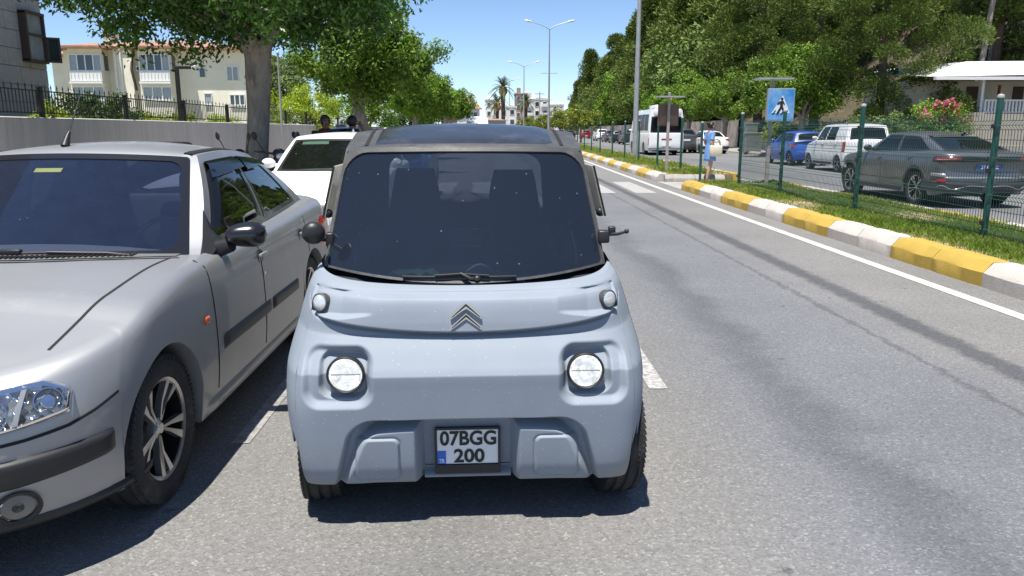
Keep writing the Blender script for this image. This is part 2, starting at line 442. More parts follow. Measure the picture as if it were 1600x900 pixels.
# painted lines (sheets just above the asphalt)
sheet('edge_line', 4.25, 4.39, -8, 240, .004, m_line)
sheet('opposite_edge_line', 7.5, 7.62, -8, 240, .004, m_line)
def mark(name, x0, x1, y0, y1, m, z=.004):
    return sheet(name, x0, x1, y0, y1, z, m, step=.5, nx=1)
mark('parking_line', .92, 1.03, 4.30, 6.6, m_line_old)
mark('parking_line', .93, 1.06, 9.6, 12.0, m_line_old)
mark('parking_line', -1.28, -1.19, 3.55, 5.1, m_line_faint)
mark('parking_line', .93, 1.06, 15.2, 17.6, m_line_old)
for i in range(6):
    mark('zebra_stripe', 3.42 - i * 1.0, 3.94 - i * 1.0, 18.6, 22.6, m_line_old)

# kerbs of separate blocks, painted yellow and white in pairs
m_kerb_y = wornpaint('kerb_paint_yellow', (.43, .29, .05), (.27, .21, .10), .60, .78, 9)
m_kerb_w = wornpaint('kerb_paint_white', (.48, .44, .40), (.33, .31, .275), .56, .76, 9)
m_kerb_g = M('kerb_concrete', (.30, .285, .26), .9, var=(8, .25), bump=(40, .3))
def kerb_mesh(l, m, seed, top=.19):
    rnd = random.Random(seed); b = MB()
    prof = [(0, -.02), (.006, .135), (.016, .15), (.105, .238), (.12, .245), (.30, .245), (.30, -.02)]
    n = 6; P = []
    for i in range(n + 1):
        y = .006 + (l - .012) * i / n; e = .014 if i in (0, n) else 0
        P.append([(x + (rnd.uniform(-.004, .004) if 0 < k < 6 else 0) + (e if k < 3 else 0), y, z + (rnd.uniform(-.004, .004) if 0 < k < 6 else 0) - (e * .6 if k > 1 and k < 6 else 0)) for k, (x, z) in enumerate(prof)])
    b.grid(P); b.add([p for p in P[0]], [tuple(range(7))]); b.add([p for p in P[-1]], [tuple(range(6, -1, -1))])
    me = b.mesh('kerb_block', 30); me.materials.append(m); return me
LB = .885
KY = [kerb_mesh(LB, m_kerb_y, 1), kerb_mesh(LB, m_kerb_y, 2)]; KW = [kerb_mesh(LB, m_kerb_w, 3), kerb_mesh(LB, m_kerb_w, 4)]
KG = [kerb_mesh(LB, m_kerb_g, 5)]
def kerb_run(name, X, y0, n, phase, flip=False):
    root = thing(name, None, None); root['kind'] = 'structure'
    for i in range(n):
        y = y0 + i * LB; k = ((i + phase) // 2) % 2
        me = (KY if k == 0 else KW)[i % 2]
        o = link('kerb_block', me, None, root)
        sl = math.atan(cx(y + LB) - cx(y)) if LB else 0
        if not flip: o.location = (X + cx(y), y, 0); o.rotation_euler = (0, 0, -sl)
        else: o.location = (X + cx(y + LB), y + LB, 0); o.rotation_euler = (0, 0, PI - sl)
    return root
kerb_run('median_kerb', 4.75, 7.24 - 10 * LB, 24, 2)        # ends at the pedestrian gap with a yellow pair
kerb_run('median_kerb', 4.75, 22.75, 86, 2)
kerb_run('median_kerb', 7.3, 7.0 - 10 * LB, 24, 2, True)
kerb_run('median_kerb', 7.3, 22.75, 70, 0, True)
root = thing('gap_kerb', None, None); root['kind'] = 'structure'
for yy, sgn in ((19.55, 1), (22.50, -1)):
    for i in range(2):
        o = link('kerb_block', KG[0], None, root); o.location = (5.07 + i * LB + (LB if sgn < 0 else 0), yy, -.03); o.rotation_euler = (0, 0, sgn * -PI / 2)
for nm, X, n in (('left_kerb', -3.5, 60), ('right_kerb', 15.54, 90)):
    root = thing(nm, None, None); root['kind'] = 'structure'
    for i in range(n):
        y = (3 if X < 0 else 10) + i * LB; o = link('kerb_block', KG[0], None, root)
        if X < 0: o.location = (X + cx(y), y + LB, -.05); o.rotation_euler = (0, 0, PI)
        else: o.location = (X + cx(y), y, -.05)

# wooded hill on the right
def hill_z(x, y):
    d = x - 20.5 - cx(y)
    if d < 0: return 0
    if y < 44: d = max(0, d - 14)
    elif y < 60: d = max(0, d - 14 * (60 - y) / 16)
    return min(44, d * .62 + .006 * d * d)
b = MB(); P = []
for j in range(58):
    y = 2 + j * 5.0; row = []
    for i in range(22):
        x = 18.4 + i * i * .22 + cx(y); row.append((x, y, hill_z(x, y) + .03 + .25 * math.sin(x * 1.3 + y) * (1 if i > 3 else 0)))
    P.append(row)
b.grid(P); b.build('hillside', m_forest_floor, smooth=180, fixn=False)['kind'] = 'structure'

# grass on the median
m_grass = leaf_mat('grass_blades', [(.11, .20, .028), (.18, .28, .04), (.27, .34, .08), (.44, .37, .19)], .6, .35)
def grass(name, n, x0, x1, y0, y1, z, h0, h1, seed, dry=1.0):
    r = np.random.default_rng(seed)
    x = r.uniform(x0, x1, n); y = y0 + (y1 - y0) * r.random(n) ** 1.25
    pn = np.sin(x * 2.1 + y * .9) + np.sin(y * 1.7 - x * 3.3) * .7 + r.normal(0, .5, n)
    edge = np.clip((x - x0) / .55, 0, 1)
    edge = np.minimum(edge, np.clip((x1 - x) / .3, 0.25, 1)); keep = (pn > -.9) & (r.random(n) < .06 + .94 * edge ** 1.3 * np.where(pn > -.1, 1, .38)); x, y, pn = x[keep], y[keep], pn[keep]; n = len(x)
    h = r.uniform(h0, h1, n) * (1 + .35 * np.clip(pn, -1, 1)); a = r.uniform(0, 2 * PI, n); wd = .0022 + .0011 * np.sqrt(np.maximum(y, 1)) ; la = r.uniform(0, 2 * PI, n); ln = h * r.uniform(.15, .9, n)
    X = x + 0.0002 * y * y
    v = np.zeros((n, 4, 3)); dx, dy = np.cos(a) * wd, np.sin(a) * wd
    v[:, 0] = np.stack([X - dx, y - dy, np.full(n, z)], 1); v[:, 1] = np.stack([X + dx, y + dy, np.full(n, z)], 1)
    mx, my = np.cos(la) * ln * .35, np.sin(la) * ln * .35
    v[:, 2] = np.stack([X + dx * .7 + mx, y + dy * .7 + my, z + h * .6], 1)
    v[:, 3] = np.stack([X + np.cos(la) * ln, y + np.sin(la) * ln, z + h], 1)
    f = np.arange(n * 4).reshape(n, 4)[:, [0, 1, 2, 3]]
    me = np_mesh(name, v.reshape(-1, 3), f); o = link(name, me, m_grass); o['kind'] = 'stuff'; return o
grass('median_grass', 210000, 5.02, 7.05, 5.0, 19.3, .21, .025, .085, 1)
grass('median_grass', 36000, 5.02, 7.05, 22.8, 75, .21, .05, .13, 2)
# ------------------------------------------------------------------ car library
class Shape:
    """lower body as a stack of plan outlines; greenhouse lofted from belt to roof"""
    def __init__(S, **k):
        S.__dict__.update(dict(L=4.3, W=1.75, n=2.7, nr=3.0, cf=.75, cr=.5, a1=.85, a2=3.4, Ra=.35, rw=.31, ww=.2,
            yF=[(.2, .06), (.45, 0), (.7, .12)], yR=[(.2, .08), (.5, 0), (.8, .05), (1.0, .1)],
            hx=[(.18, .95), (.4, .99), (.6, 1.0), (.9, .965)], zs=.20, zf=.22, zr=.26,
            zsh=[(0, .70), (1.2, .92), (4.3, .98)], crown=.05, rs=.06,
            ywb=1.15, dwb=.28, ywh=1.75, dwh=.16, yrh=3.3, drh=.1, yrb=3.9, drb=.2,
            xb=.72, xt=.56, zroof=[(1.7, 1.36), (2.4, 1.45), (3.3, 1.38)], rcrown=.05, bulge=.02, nrow=13, ncs=46))
        S.__dict__.update(k)
        S.fyF, S.fyR, S.fhx, S.fzsh, S.fzr = curve(S.yF), curve(S.yR), curve(S.hx), curve(S.zsh), curve(S.zroof)
        w = S.W / 2; T = []
        for i in range(49):
            th = (i / 48) * PI / 2
            T.append((i / 48, w * math.sin(th) ** (2 / S.n) if th > 0 else 0, S.cf * (1 - max(0, math.cos(th)) ** (2 / S.n)), max(0, 1 - (i / 48) ** 2.2), 0))
        for i in range(1, 81):
            f = i / 80; T.append((1 + f, w * (1 - 0.0 * f), S.cf + (S.L - S.cr - S.cf) * f, 0, 0))
        for i in range(1, 49):
            th = (1 - i / 48) * PI / 2
            T.append((2 + i / 48, w * math.sin(th) ** (2 / S.nr) if th > 0 else 0, S.L - S.cr * (1 - max(0, math.cos(th)) ** (2 / S.nr)), 0, max(0, 1 - (1 - i / 48) ** 2.2)))
        S.T = np.array(T)
    def per(S, s):
        return [float(np.interp(s, S.T[:, 0], S.T[:, k])) for k in range(1, 5)]
    def s_y(S, y):
        return float(np.interp(y, S.T[:, 2], S.T[:, 0]))
    def s_x(S, x, rear=False):
        t = S.T[S.T[:, 0] <= 1] if not rear else S.T[S.T[:, 0] >= 2][::-1]
        return float(np.interp(x, t[:, 1], t[:, 0]))
    def zb(S, s):
        x, y, wf, wr = S.per(s)
        z = S.zs + (S.zf - S.zs) * float(sstep(1 - s, 0, .6)) + (S.zr - S.zs) * float(sstep(s - 2, 0, .6))
        if x > .55 * S.W / 2:
            for a in (S.a1, S.a2):
                d = abs(y - a)
                if d < S.Ra: z = max(z, S.rw + math.sqrt(S.Ra ** 2 - d * d))
        return z
    def pt(S, s, z, side=1):
        x, y, wf, wr = S.per(s)
        sh = S.fzsh(y); d = max(0, sh - z); ins = 0
        if d < S.rs: ins = S.rs - math.sqrt(max(0, S.rs ** 2 - (S.rs - d) ** 2))
        k = S.fhx(z); yy = y + S.fyF(z) * wf - S.fyR(z) * wr
        # inset follows the outline's normal
        p0 = S.per(max(0, s - .01)); p1 = S.per(min(3, s + .01)); tx, ty = p1[0] - p0[0], p1[1] - p0[1]; l = math.hypot(tx, ty) or 1
        nx, ny = ty / l, -tx / l
        return Vector((side * max(0, x * k - nx * ins), yy - ny * ins, z))
    def nrm(S, s, z, side=1):
        e = .01; a = S.pt(min(3, s + e), z, side) - S.pt(max(0, s - e), z, side); b = S.pt(s, z + .01, side) - S.pt(s, z - .01, side)
        n = a.cross(b) * side
        if n.length < 1e-9: return Vector((0, -1 if s < 1.5 else 1, 0))
        n.normalize(); c = Vector((0, S.L / 2, .6))
        if n.dot(S.pt(s, z, side) - c) < 0: n = -n
        return n
    def on(S, s, z, off=.002, side=1): return S.pt(s, z, side) + S.nrm(s, z, side) * off
    def columns(S):
        c = list(np.linspace(0, 1, 19)) + list(np.linspace(1, 2, S.ncs + 1)[1:]) + list(np.linspace(2, 3, 17)[1:])
        for a in (S.a1, S.a2):
            for i in range(-9, 10): c.append(S.s_y(a + S.Ra * math.sin(i / 9 * PI / 2)))
        c = sorted(c); out = [c[0]]
        for q in c[1:]:
            if q - out[-1] > .004: out.append(q)
        out[-1] = 3.0
        return out
    def deck_z(S, x, y):
        s = S.s_y(y); xe = S.W / 2 * S.fhx(S.fzsh(y)) - S.rs
        return S.fzsh(y) + S.crown * max(0, 1 - (x / xe) ** 2) * min(1, (xe / (S.W / 2)) ** 2)
    # greenhouse parameter g in [0,3], t in [0,1]
    def gp(S, g, t, side=1, off=0.0):
        def raw(g, t):
            if g <= 1:
                xb, xt = S.xb * g, S.xt * g
                yb, yt = S.ywb + S.dwb * g * g, S.ywh + S.dwh * g * g
            elif g <= 2:
                f = g - 1; xb, xt = S.xb, S.xt
                if hasattr(S, 'xrear'): xb = xb * (1 - (1 - S.xrear) * f ** 2); xt = xt * (1 - (1 - S.xrear) * f ** 2)
                yb = (S.ywb + S.dwb) * (1 - f) + (S.yrb - S.drb) * f; yt = (S.ywh + S.dwh) * (1 - f) + (S.yrh - S.drh) * f
            else:
                f = 3 - g; k = getattr(S, 'xrear', 1); xb, xt = S.xb * f * k, S.xt * f * k
                yb, yt = S.yrb - S.drb * f * f, S.yrh - S.drh * f * f
            zb_ = S.deck_z(xb, yb) - .012; zt = S.fzr(yt) - S.rcrown * (xt / S.xt) ** 2
            b = S.bulge * 4 * t * (1 - t)
            x = xb + (xt - xb) * t; y = yb + (yt - yb) * t; z = zb_ + (zt - zb_) * t
            w_ = min(1, max(0, 1.5 - abs(g - 1.5)) )
            if 1 <= g <= 2: x += b
            return Vector((x, y, z))
        p = raw(g, t)
        if off:
            e = .004
            a = raw(min(3, g + e), t) - raw(max(0, g - e), t); bb = raw(g, min(1, t + e)) - raw(g, max(0, t - e))
            if (g + e > 1 > g - e) or (g + e > 2 > g - e): a = raw(g + 2 * e, t) - raw(g + e, t)
            n = a.cross(bb).normalized()
            c = Vector((0, (S.ywb + S.yrb) / 2, p.z * .6))
            if n.dot(p - c) < 0: n = -n
            p = p + n * off
        return Vector((p.x * side, p.y, p.z))

def body_mesh(S, see=False):
    b = MB(); cols = S.columns(); nr = S.nrow
    ts = [0, .06, .16, .28, .40, .52, .64, .74, .82, .89, .94, .975, 1.0][:nr]
    Pr = {}
    for side in (1, -1):
        P = []
        for s in cols:
            z0 = S.zb(s); x, y, _, _ = S.per(s); z1 = S.fzsh(y)
            if z0 > z1 - .03: z0 = z1 - .03
            col = [S.pt(s, z0 + (z1 - z0) * t, side) for t in ts]
            lip = col[0]; inn = Vector((lip.x * .72, lip.y + (.05 if s < .8 else (-.05 if s > 2.2 else 0)), lip.z + .005))
            P.append([inn, Vector((lip.x * .985, lip.y, lip.z - .004))] + col)
        b.grid(P); Pr[side] = P
    # deck (bonnet, boot)
    fr = [-1, -.97, -.9, -.75, -.5, -.25, 0, .25, .5, .75, .9, .97, 1]
    rows = []; prev = None
    for i, s in enumerate(cols):
        e = Pr[1][i][-1]; row = []
        for f in fr:
            x = e.x * f; row.append((x, e.y, e.z + S.crown * (1 - f * f) * min(1, (e.x / (S.W / 2 - S.rs)) ** 2)))
        rows.append((e.y, row))
    seg = []
    for y, row in rows:
        inside = see and (S.ywb + S.dwb + .05 < y < S.yrb - S.drb - .05)
        if inside:
            if len(seg) > 1: b.grid(seg)
            seg = []
        else: seg.append(row)
    if len(seg) > 1: b.grid(seg)
    if see:
        for side in (1, -1):
            strip = []
            for i, s in enumerate(cols):
                e = Pr[1][i][-1]
                if S.ywb + S.dwb - .15 < e.y < S.yrb + .1 and e.x > S.xb * .6 and s < 2.4:
                    f = min(1, max(0, (e.y - (S.ywb + S.dwb)) / ((S.yrb - S.drb) - (S.ywb + S.dwb)))); xi = S.xb * (1 - (1 - getattr(S, 'xrear', 1)) * f * f) - .05
                    row = []
                    for q in (1, .75, .5, .25, 0):
                        x = xi + (e.x - xi) * q; row.append((side * x, e.y, e.z + S.crown * (1 - (x / e.x) ** 2) * min(1, (e.x / (S.W / 2 - S.rs)) ** 2) - .0006))
                    strip.append(row)
            if len(strip) > 1: b.grid(strip)
            e0 = strip[-1]
    return b

def rr_boundary(g0, g1, t0, t1, rg, rt, n=7, kb=1.0):
    """rounded rectangle in (g,t), counter-clockwise from lower-left corner"""
    out = []
    for (cg, ct, a0) in ((g1 - rg * kb, t0 + rt * kb, -90), (g1 - rg, t1 - rt, 0), (g0 + rg, t1 - rt, 90), (g0 + rg * kb, t0 + rt * kb, 180)):
        for i in range(n):
            a = R(a0 + 90 * i / (n - 1)); q_ = kb if a0 in (-90, 180) else 1; out.append((cg + rg * q_ * math.cos(a), ct + rt * q_ * math.sin(a)))
    # densify straight runs
    res = []
    for i in range(len(out)):
        p, q = out[i], out[(i + 1) % len(out)]
        res.append(p); d = max(abs(q[0] - p[0]) / .09, abs(q[1] - p[1]) / .2); k = int(d)
        for j in range(1, k + 1): res.append((p[0] + (q[0] - p[0]) * j / (k + 1), p[1] + (q[1] - p[1]) * j / (k + 1)))
    return res

def window_parts(S, root, g0, g1, t0, t1, side, m_glass, m_trim, name, tg=.02, tt=.06, rg=.04, rt=.12, both=False, proud=.004, trim_name='window_trim', kb=1.0):
    """glass pane with a rounded black surround; both=True spans left and right about the centre line"""
    if both: ev = lambda g, t, o: S.gp(abs(g) if g0 < 1 else 3 - abs(g), t, (1 if g >= 0 else -1), o)
    else: ev = lambda g, t, o: S.gp(g, t, side, o)
    A, B = (-g1, g1) if both else (g0, g1)
    inn = rr_boundary(A + tg, B - tg, t0 + tt, t1 - tt, rg, rt, kb=kb)
    c = ((A + B) / 2, (t0 + t1) / 2)
    outr = []
    for (g, t) in inn:        # push to the outer rectangle
        dg = (g - c[0]) / ((B - A) / 2 - tg); dt = (t - c[1]) / ((t1 - t0) / 2 - tt); k = max(abs(dg), abs(dt), 1e-6)
        outr.append((c[0] + dg / k * ((B - A) / 2 + .003), c[1] + dt / k * ((t1 - t0) / 2 + .004)))
    rb = MB(); n = len(inn)
    rb.grid([[ev(*outr[i % n], 0.0005) for i in range(n + 1)], [ev(*outr[i % n], proud) for i in range(n + 1)], [ev(inn[i % n][0] , inn[i % n][1], proud) for i in range(n + 1)], [ev(*inn[i % n], -.006) for i in range(n + 1)]])
    rb.build(trim_name, m_trim, root, smooth=40, fixn=False)
    gb = MB(); K = 9; P = []
    for k in range(K + 1):
        f = k / K
        P.append([ev(c[0] + (inn[i % n][0] - c[0]) * f, c[1] + (inn[i % n][1] - c[1]) * f, -.002) for i in range(n + 1)])
    gb.grid(P)
    return gb.build(name, m_glass, root, smooth=180, weld=True)

def greenhouse_mesh(S, wins):
    """wins: list of (kind, g0,g1,t0,t1): rectangles left open"""
    gs = set(np.round(np.linspace(0, 1, 9), 4)) | set(np.round(np.linspace(1, 2, 15), 4)) | set(np.round(np.linspace(2, 3, 9), 4))
    tsv = set(np.round(np.linspace(0, 1, 9), 4))
    for _, a, c, t0, t1 in wins: gs |= {round(a, 4), round(c, 4)}; tsv |= {round(t0, 4), round(t1, 4)}
    gs, tsv = sorted(gs), sorted(tsv); b = MB()
    for side in (1, -1):
        vs = [S.gp(g, t, side) for g in gs for t in tsv]; nt_ = len(tsv); fs = []
        for i in range(len(gs) - 1):
            for j in range(nt_ - 1):
                gm, tm = (gs[i] + gs[i + 1]) / 2, (tsv[j] + tsv[j + 1]) / 2
                if any(a < gm < c and t0 < tm < t1 for _, a, c, t0, t1 in wins): continue
                fs.append((i * nt_ + j, i * nt_ + j + 1, (i + 1) * nt_ + j + 1, (i + 1) * nt_ + j))
        b.add(vs, fs)
    # roof skin
    rows = []
    for g in gs:
        e = S.gp(g, 1.0)
        if g <= 1: continue
    P = []
    for f in np.linspace(-1, 1, 17):
        a = abs(f); row = []
        y0 = S.ywh + S.dwh * a * a; y1 = S.yrh - S.drh * a * a; k = getattr(S, 'xrear', 1)
        for u in np.linspace(0, 1, 21):
            y = y0 + (y1 - y0) * u; xx = S.xt * f * (1 - (1 - k) * u * u)
            row.append((xx, y, S.fzr(y) - S.rcrown * a * a + .006 * math.sin(PI * u) * 0))
        P.append(row)
    b.grid(P)
    return b

def tyre_mesh(Rw, wd, Rr, n=72, detail=True):
    h = wd / 2; sh = .03
    prof = [(Rr - .01, -h * .8), (Rr + .012, -h * .93), (Rr + (Rw - Rr) * .45, -h), (Rw - sh, -h * .97), (Rw - .008, -h * .86)]
    if detail:
        for gx in (-.5, 0, .5):
            c = gx * h * 1.1
            prof += [(Rw, c - .009), (Rw - .008, c - .005), (Rw - .008, c + .005), (Rw, c + .009)]
    else: prof += [(Rw, -h * .6), (Rw, h * .6)]
    prof += [(Rw - .008, h * .86), (Rw - sh, h * .97), (Rr + (Rw - Rr) * .45, h), (Rr + .012, h * .93), (Rr - .01, h * .8)]
    b = MB(); b.lathe(prof, n)
    if detail:     # transverse tread blocks on the shoulders
        for k in range(n):
            t = 2 * PI * (k + .5) / n
            for sg in (-1, 1):
                m = Matrix.Rotation(t, 4, 'Z') @ Matrix.Translation((Rw - .0165, 0, sg * h * .78))
                b.box((0, 0, 0), (.024, 2 * PI * Rw / n * .80, h * .34), mtx=m @ Matrix.Rotation(.25 * sg, 4, 'X'))
    me = b.mesh('tyre', 40); me.materials.append(m_rubber); return me

def rim_mesh(Rr, wd, style='multi', ns=5, m_face=None, m_back=None):
    b = MB(); h = wd / 2
    b.lathe([(Rr - .008, h * .82), (Rr + .004, h * .90), (Rr + .006, h * .84), (Rr - .012, h * .78)], 48)   # outer lip
    hub = h * .62
    nb = len(b.f)
    if style == 'twin':
        for k in range(ns):
            for d in (-1, 1):
                t0 = 2 * PI * k / ns + d * .09; t1 = 2 * PI * k / ns + d * .19
                a0, a1 = Rr * .17, Rr * .985
                p = [(a0 * math.cos(t0 - .16), a0 * math.sin(t0 - .16)), (a1 * .55 * math.cos((t0 + t1) / 2 - .055), a1 * .55 * math.sin((t0 + t1) / 2 - .055)), (a1 * math.cos(t1 - .085), a1 * math.sin(t1 - .085)), (a1 * math.cos(t1 + .085), a1 * math.sin(t1 + .085)), (a1 * .55 * math.cos((t0 + t1) / 2 + .075), a1 * .55 * math.sin((t0 + t1) / 2 + .075)), (a0 * math.cos(t0 + .16), a0 * math.sin(t0 + .16))]
                zz = [hub + .004, hub + .004, h * .84, h * .84, hub + .004, hub + .004]
                vs = [(x, y, z) for (x, y), z in zip(p, zz)] + [(x, y, z - .028) for (x, y), z in zip(p, zz)]
                b.add(vs, [(0, 1, 2, 3, 4, 5), (11, 10, 9, 8, 7, 6)] + [(i, i + 6, (i + 1) % 6 + 6, (i + 1) % 6) for i in range(6)])
    else:
        for k in range(ns):
            t0 = 2 * PI * k / ns; w0, w1 = .20, .10
            a0, a1 = Rr * .16, Rr * .985
            p = [(a0 * math.cos(t0 - w0 * 2), a0 * math.sin(t0 - w0 * 2)), (a1 * math.cos(t0 - w1), a1 * math.sin(t0 - w1)), (a1 * math.cos(t0 + w1), a1 * math.sin(t0 + w1)), (a0 * math.cos(t0 + w0 * 2), a0 * math.sin(t0 + w0 * 2))]
            zz = [hub, h * .82, h * .82, hub]
            vs = [(x, y, z) for (x, y), z in zip(p, zz)] + [(x, y, z - .03) for (x, y), z in zip(p, zz)]
            b.add(vs, [(0, 1, 2, 3), (7, 6, 5, 4)] + [(i, i + 4, (i + 1) % 4 + 4, (i + 1) % 4) for i in range(4)])
    b.lathe([(0, hub + .012), (Rr * .10, hub + .012), (Rr * .13, hub + .004), (Rr * .20, hub - .004), (Rr * .22, hub - .03)], 24)
    me = b.mesh('rim', 35)
    nf = len(me.polygons)
    c = MB(); c.lathe([(0, -h * .1), (Rr - .02, -h * .1), (Rr - .012, h * .5), (Rr - .013, h * .79)], 40)
    c.lathe([(0, .0), (Rr * .62, .0), (Rr * .62, -.02)], 32)
    mb = c.mesh('rim_well', 35)
    bm = bmesh.new(); bm.from_mesh(me); n0 = len(bm.faces); bm.from_mesh(mb); bm.faces.ensure_lookup_table()
    for f in bm.faces[n0:]: f.material_index = 1
    bm.to_mesh(me); bm.free()
    me.materials.append(m_face or m_alloy); me.materials.append(m_back or m_black); me.update()
    return me
_wcache = {}
def add_wheel(root, x, y, Rw, wd, Rr, side, style='multi', ns=5, steer=0.0, detail=True, m_face=None, m_back=None):
    key = (Rw, wd, Rr, style, ns, detail, m_face.name if m_face else 0, m_back.name if m_back else 0)
    if key not in _wcache: _wcache[key] = (tyre_mesh(Rw, wd, Rr, 72 if detail else 28, detail), rim_mesh(Rr, wd, style, ns, m_face, m_back))
    wmesh, rmesh = _wcache[key]
    rot = (0, side * PI / 2, steer)
    e = part_empty('wheel', root, (x, y, Rw), rot)
    link('tyre', wmesh, None, e); link('rim', rmesh, None, e)
    return e

def ribbon(pts, nrms, wd, name, m, parent, h=.0015):
    """thin strip lying on a surface: seam, moulding"""
    b = MB(); A = []; n = len(pts)
    for i in range(n):
        d = (pts[min(i + 1, n - 1)] - pts[max(i - 1, 0)]).normalized(); s_ = d.cross(nrms[i]).normalized() * wd / 2
        A.append([pts[i] - s_ - nrms[i] * .004, pts[i] - s_ + nrms[i] * h, pts[i] + s_ + nrms[i] * h, pts[i] + s_ - nrms[i] * .004])
    b.grid(A); return b.build(name, m, parent, fixn=False, smooth=40)

def seam(S, pts, wd, m, parent, side=1, name='seam', h=.0015):
    dense = []
    for (a, b_) in zip(pts[:-1], pts[1:]):
        k = max(2, int(max(abs(b_[0] - a[0]) / .02, abs(b_[1] - a[1]) / .03)))
        for i in range(k): dense.append((a[0] + (b_[0] - a[0]) * i / k, a[1] + (b_[1] - a[1]) * i / k))
    dense.append(pts[-1])
    return ribbon([S.pt(s, z, side) for s, z in dense], [S.nrm(s, z, side) for s, z in dense], wd, name, m, parent, h)

def drape(S, name, m, parent, s0, s1, lo, hi, off=.008, side=1, n=16, k=7, edge=.22, bulge=0.0, base=-.003):
    """patch on the lower body between heights lo(f) and hi(f), f in 0..1 along s"""
    b = MB(); P = []
    for i in range(n + 1):
        f = i / n; s = s0 + (s1 - s0) * f; a, c = (lo(f) if callable(lo) else lo), (hi(f) if callable(hi) else hi); row = []
        for j in range(k + 1):
            q = j / k; ez = min(1, min(q, 1 - q) / edge * 1.0); ex = min(1, min(f, 1 - f) / .08)
            e = math.sqrt(max(0, 1 - (1 - min(ez, 1)) ** 2)) * math.sqrt(max(0, 1 - (1 - ex) ** 2))
            row.append(S.on(s, a + (c - a) * q, base + (off - base) * e + bulge * math.sin(PI * f) * math.sin(PI * q), side))
        P.append(row)
    b.grid(P); return b.build(name, m, parent, smooth=60, fixn=False)

def seat_parts(root, x, y, z, m, w=.48, name='seat'):
    b = MB(); b.box((x, y, z + .1), (w, .5, .16), bev=.05)
    m4 = Matrix.Translation((x, y + .27, z + .45)) @ Matrix.Rotation(-.2, 4, 'X'); b.box((0, 0, 0), (w, .13, .62), mtx=m4, bev=.055)
    m4 = Matrix.Translation((x, y + .36, z + .84)) @ Matrix.Rotation(-.15, 4, 'X'); b.box((0, 0, 0), (w * .55, .09, .19), mtx=m4, bev=.04)
    return b.build(name, m, root, smooth=40)

m_cabin = M('cabin_fabric', (.035, .036, .04), .9, var=(20, .2))
m_dash = M('dashboard_plastic', (.03, .03, .033), .6, var=(20, .15))
m_seam = M('panel_gap', (.012, .012, .013), .9)

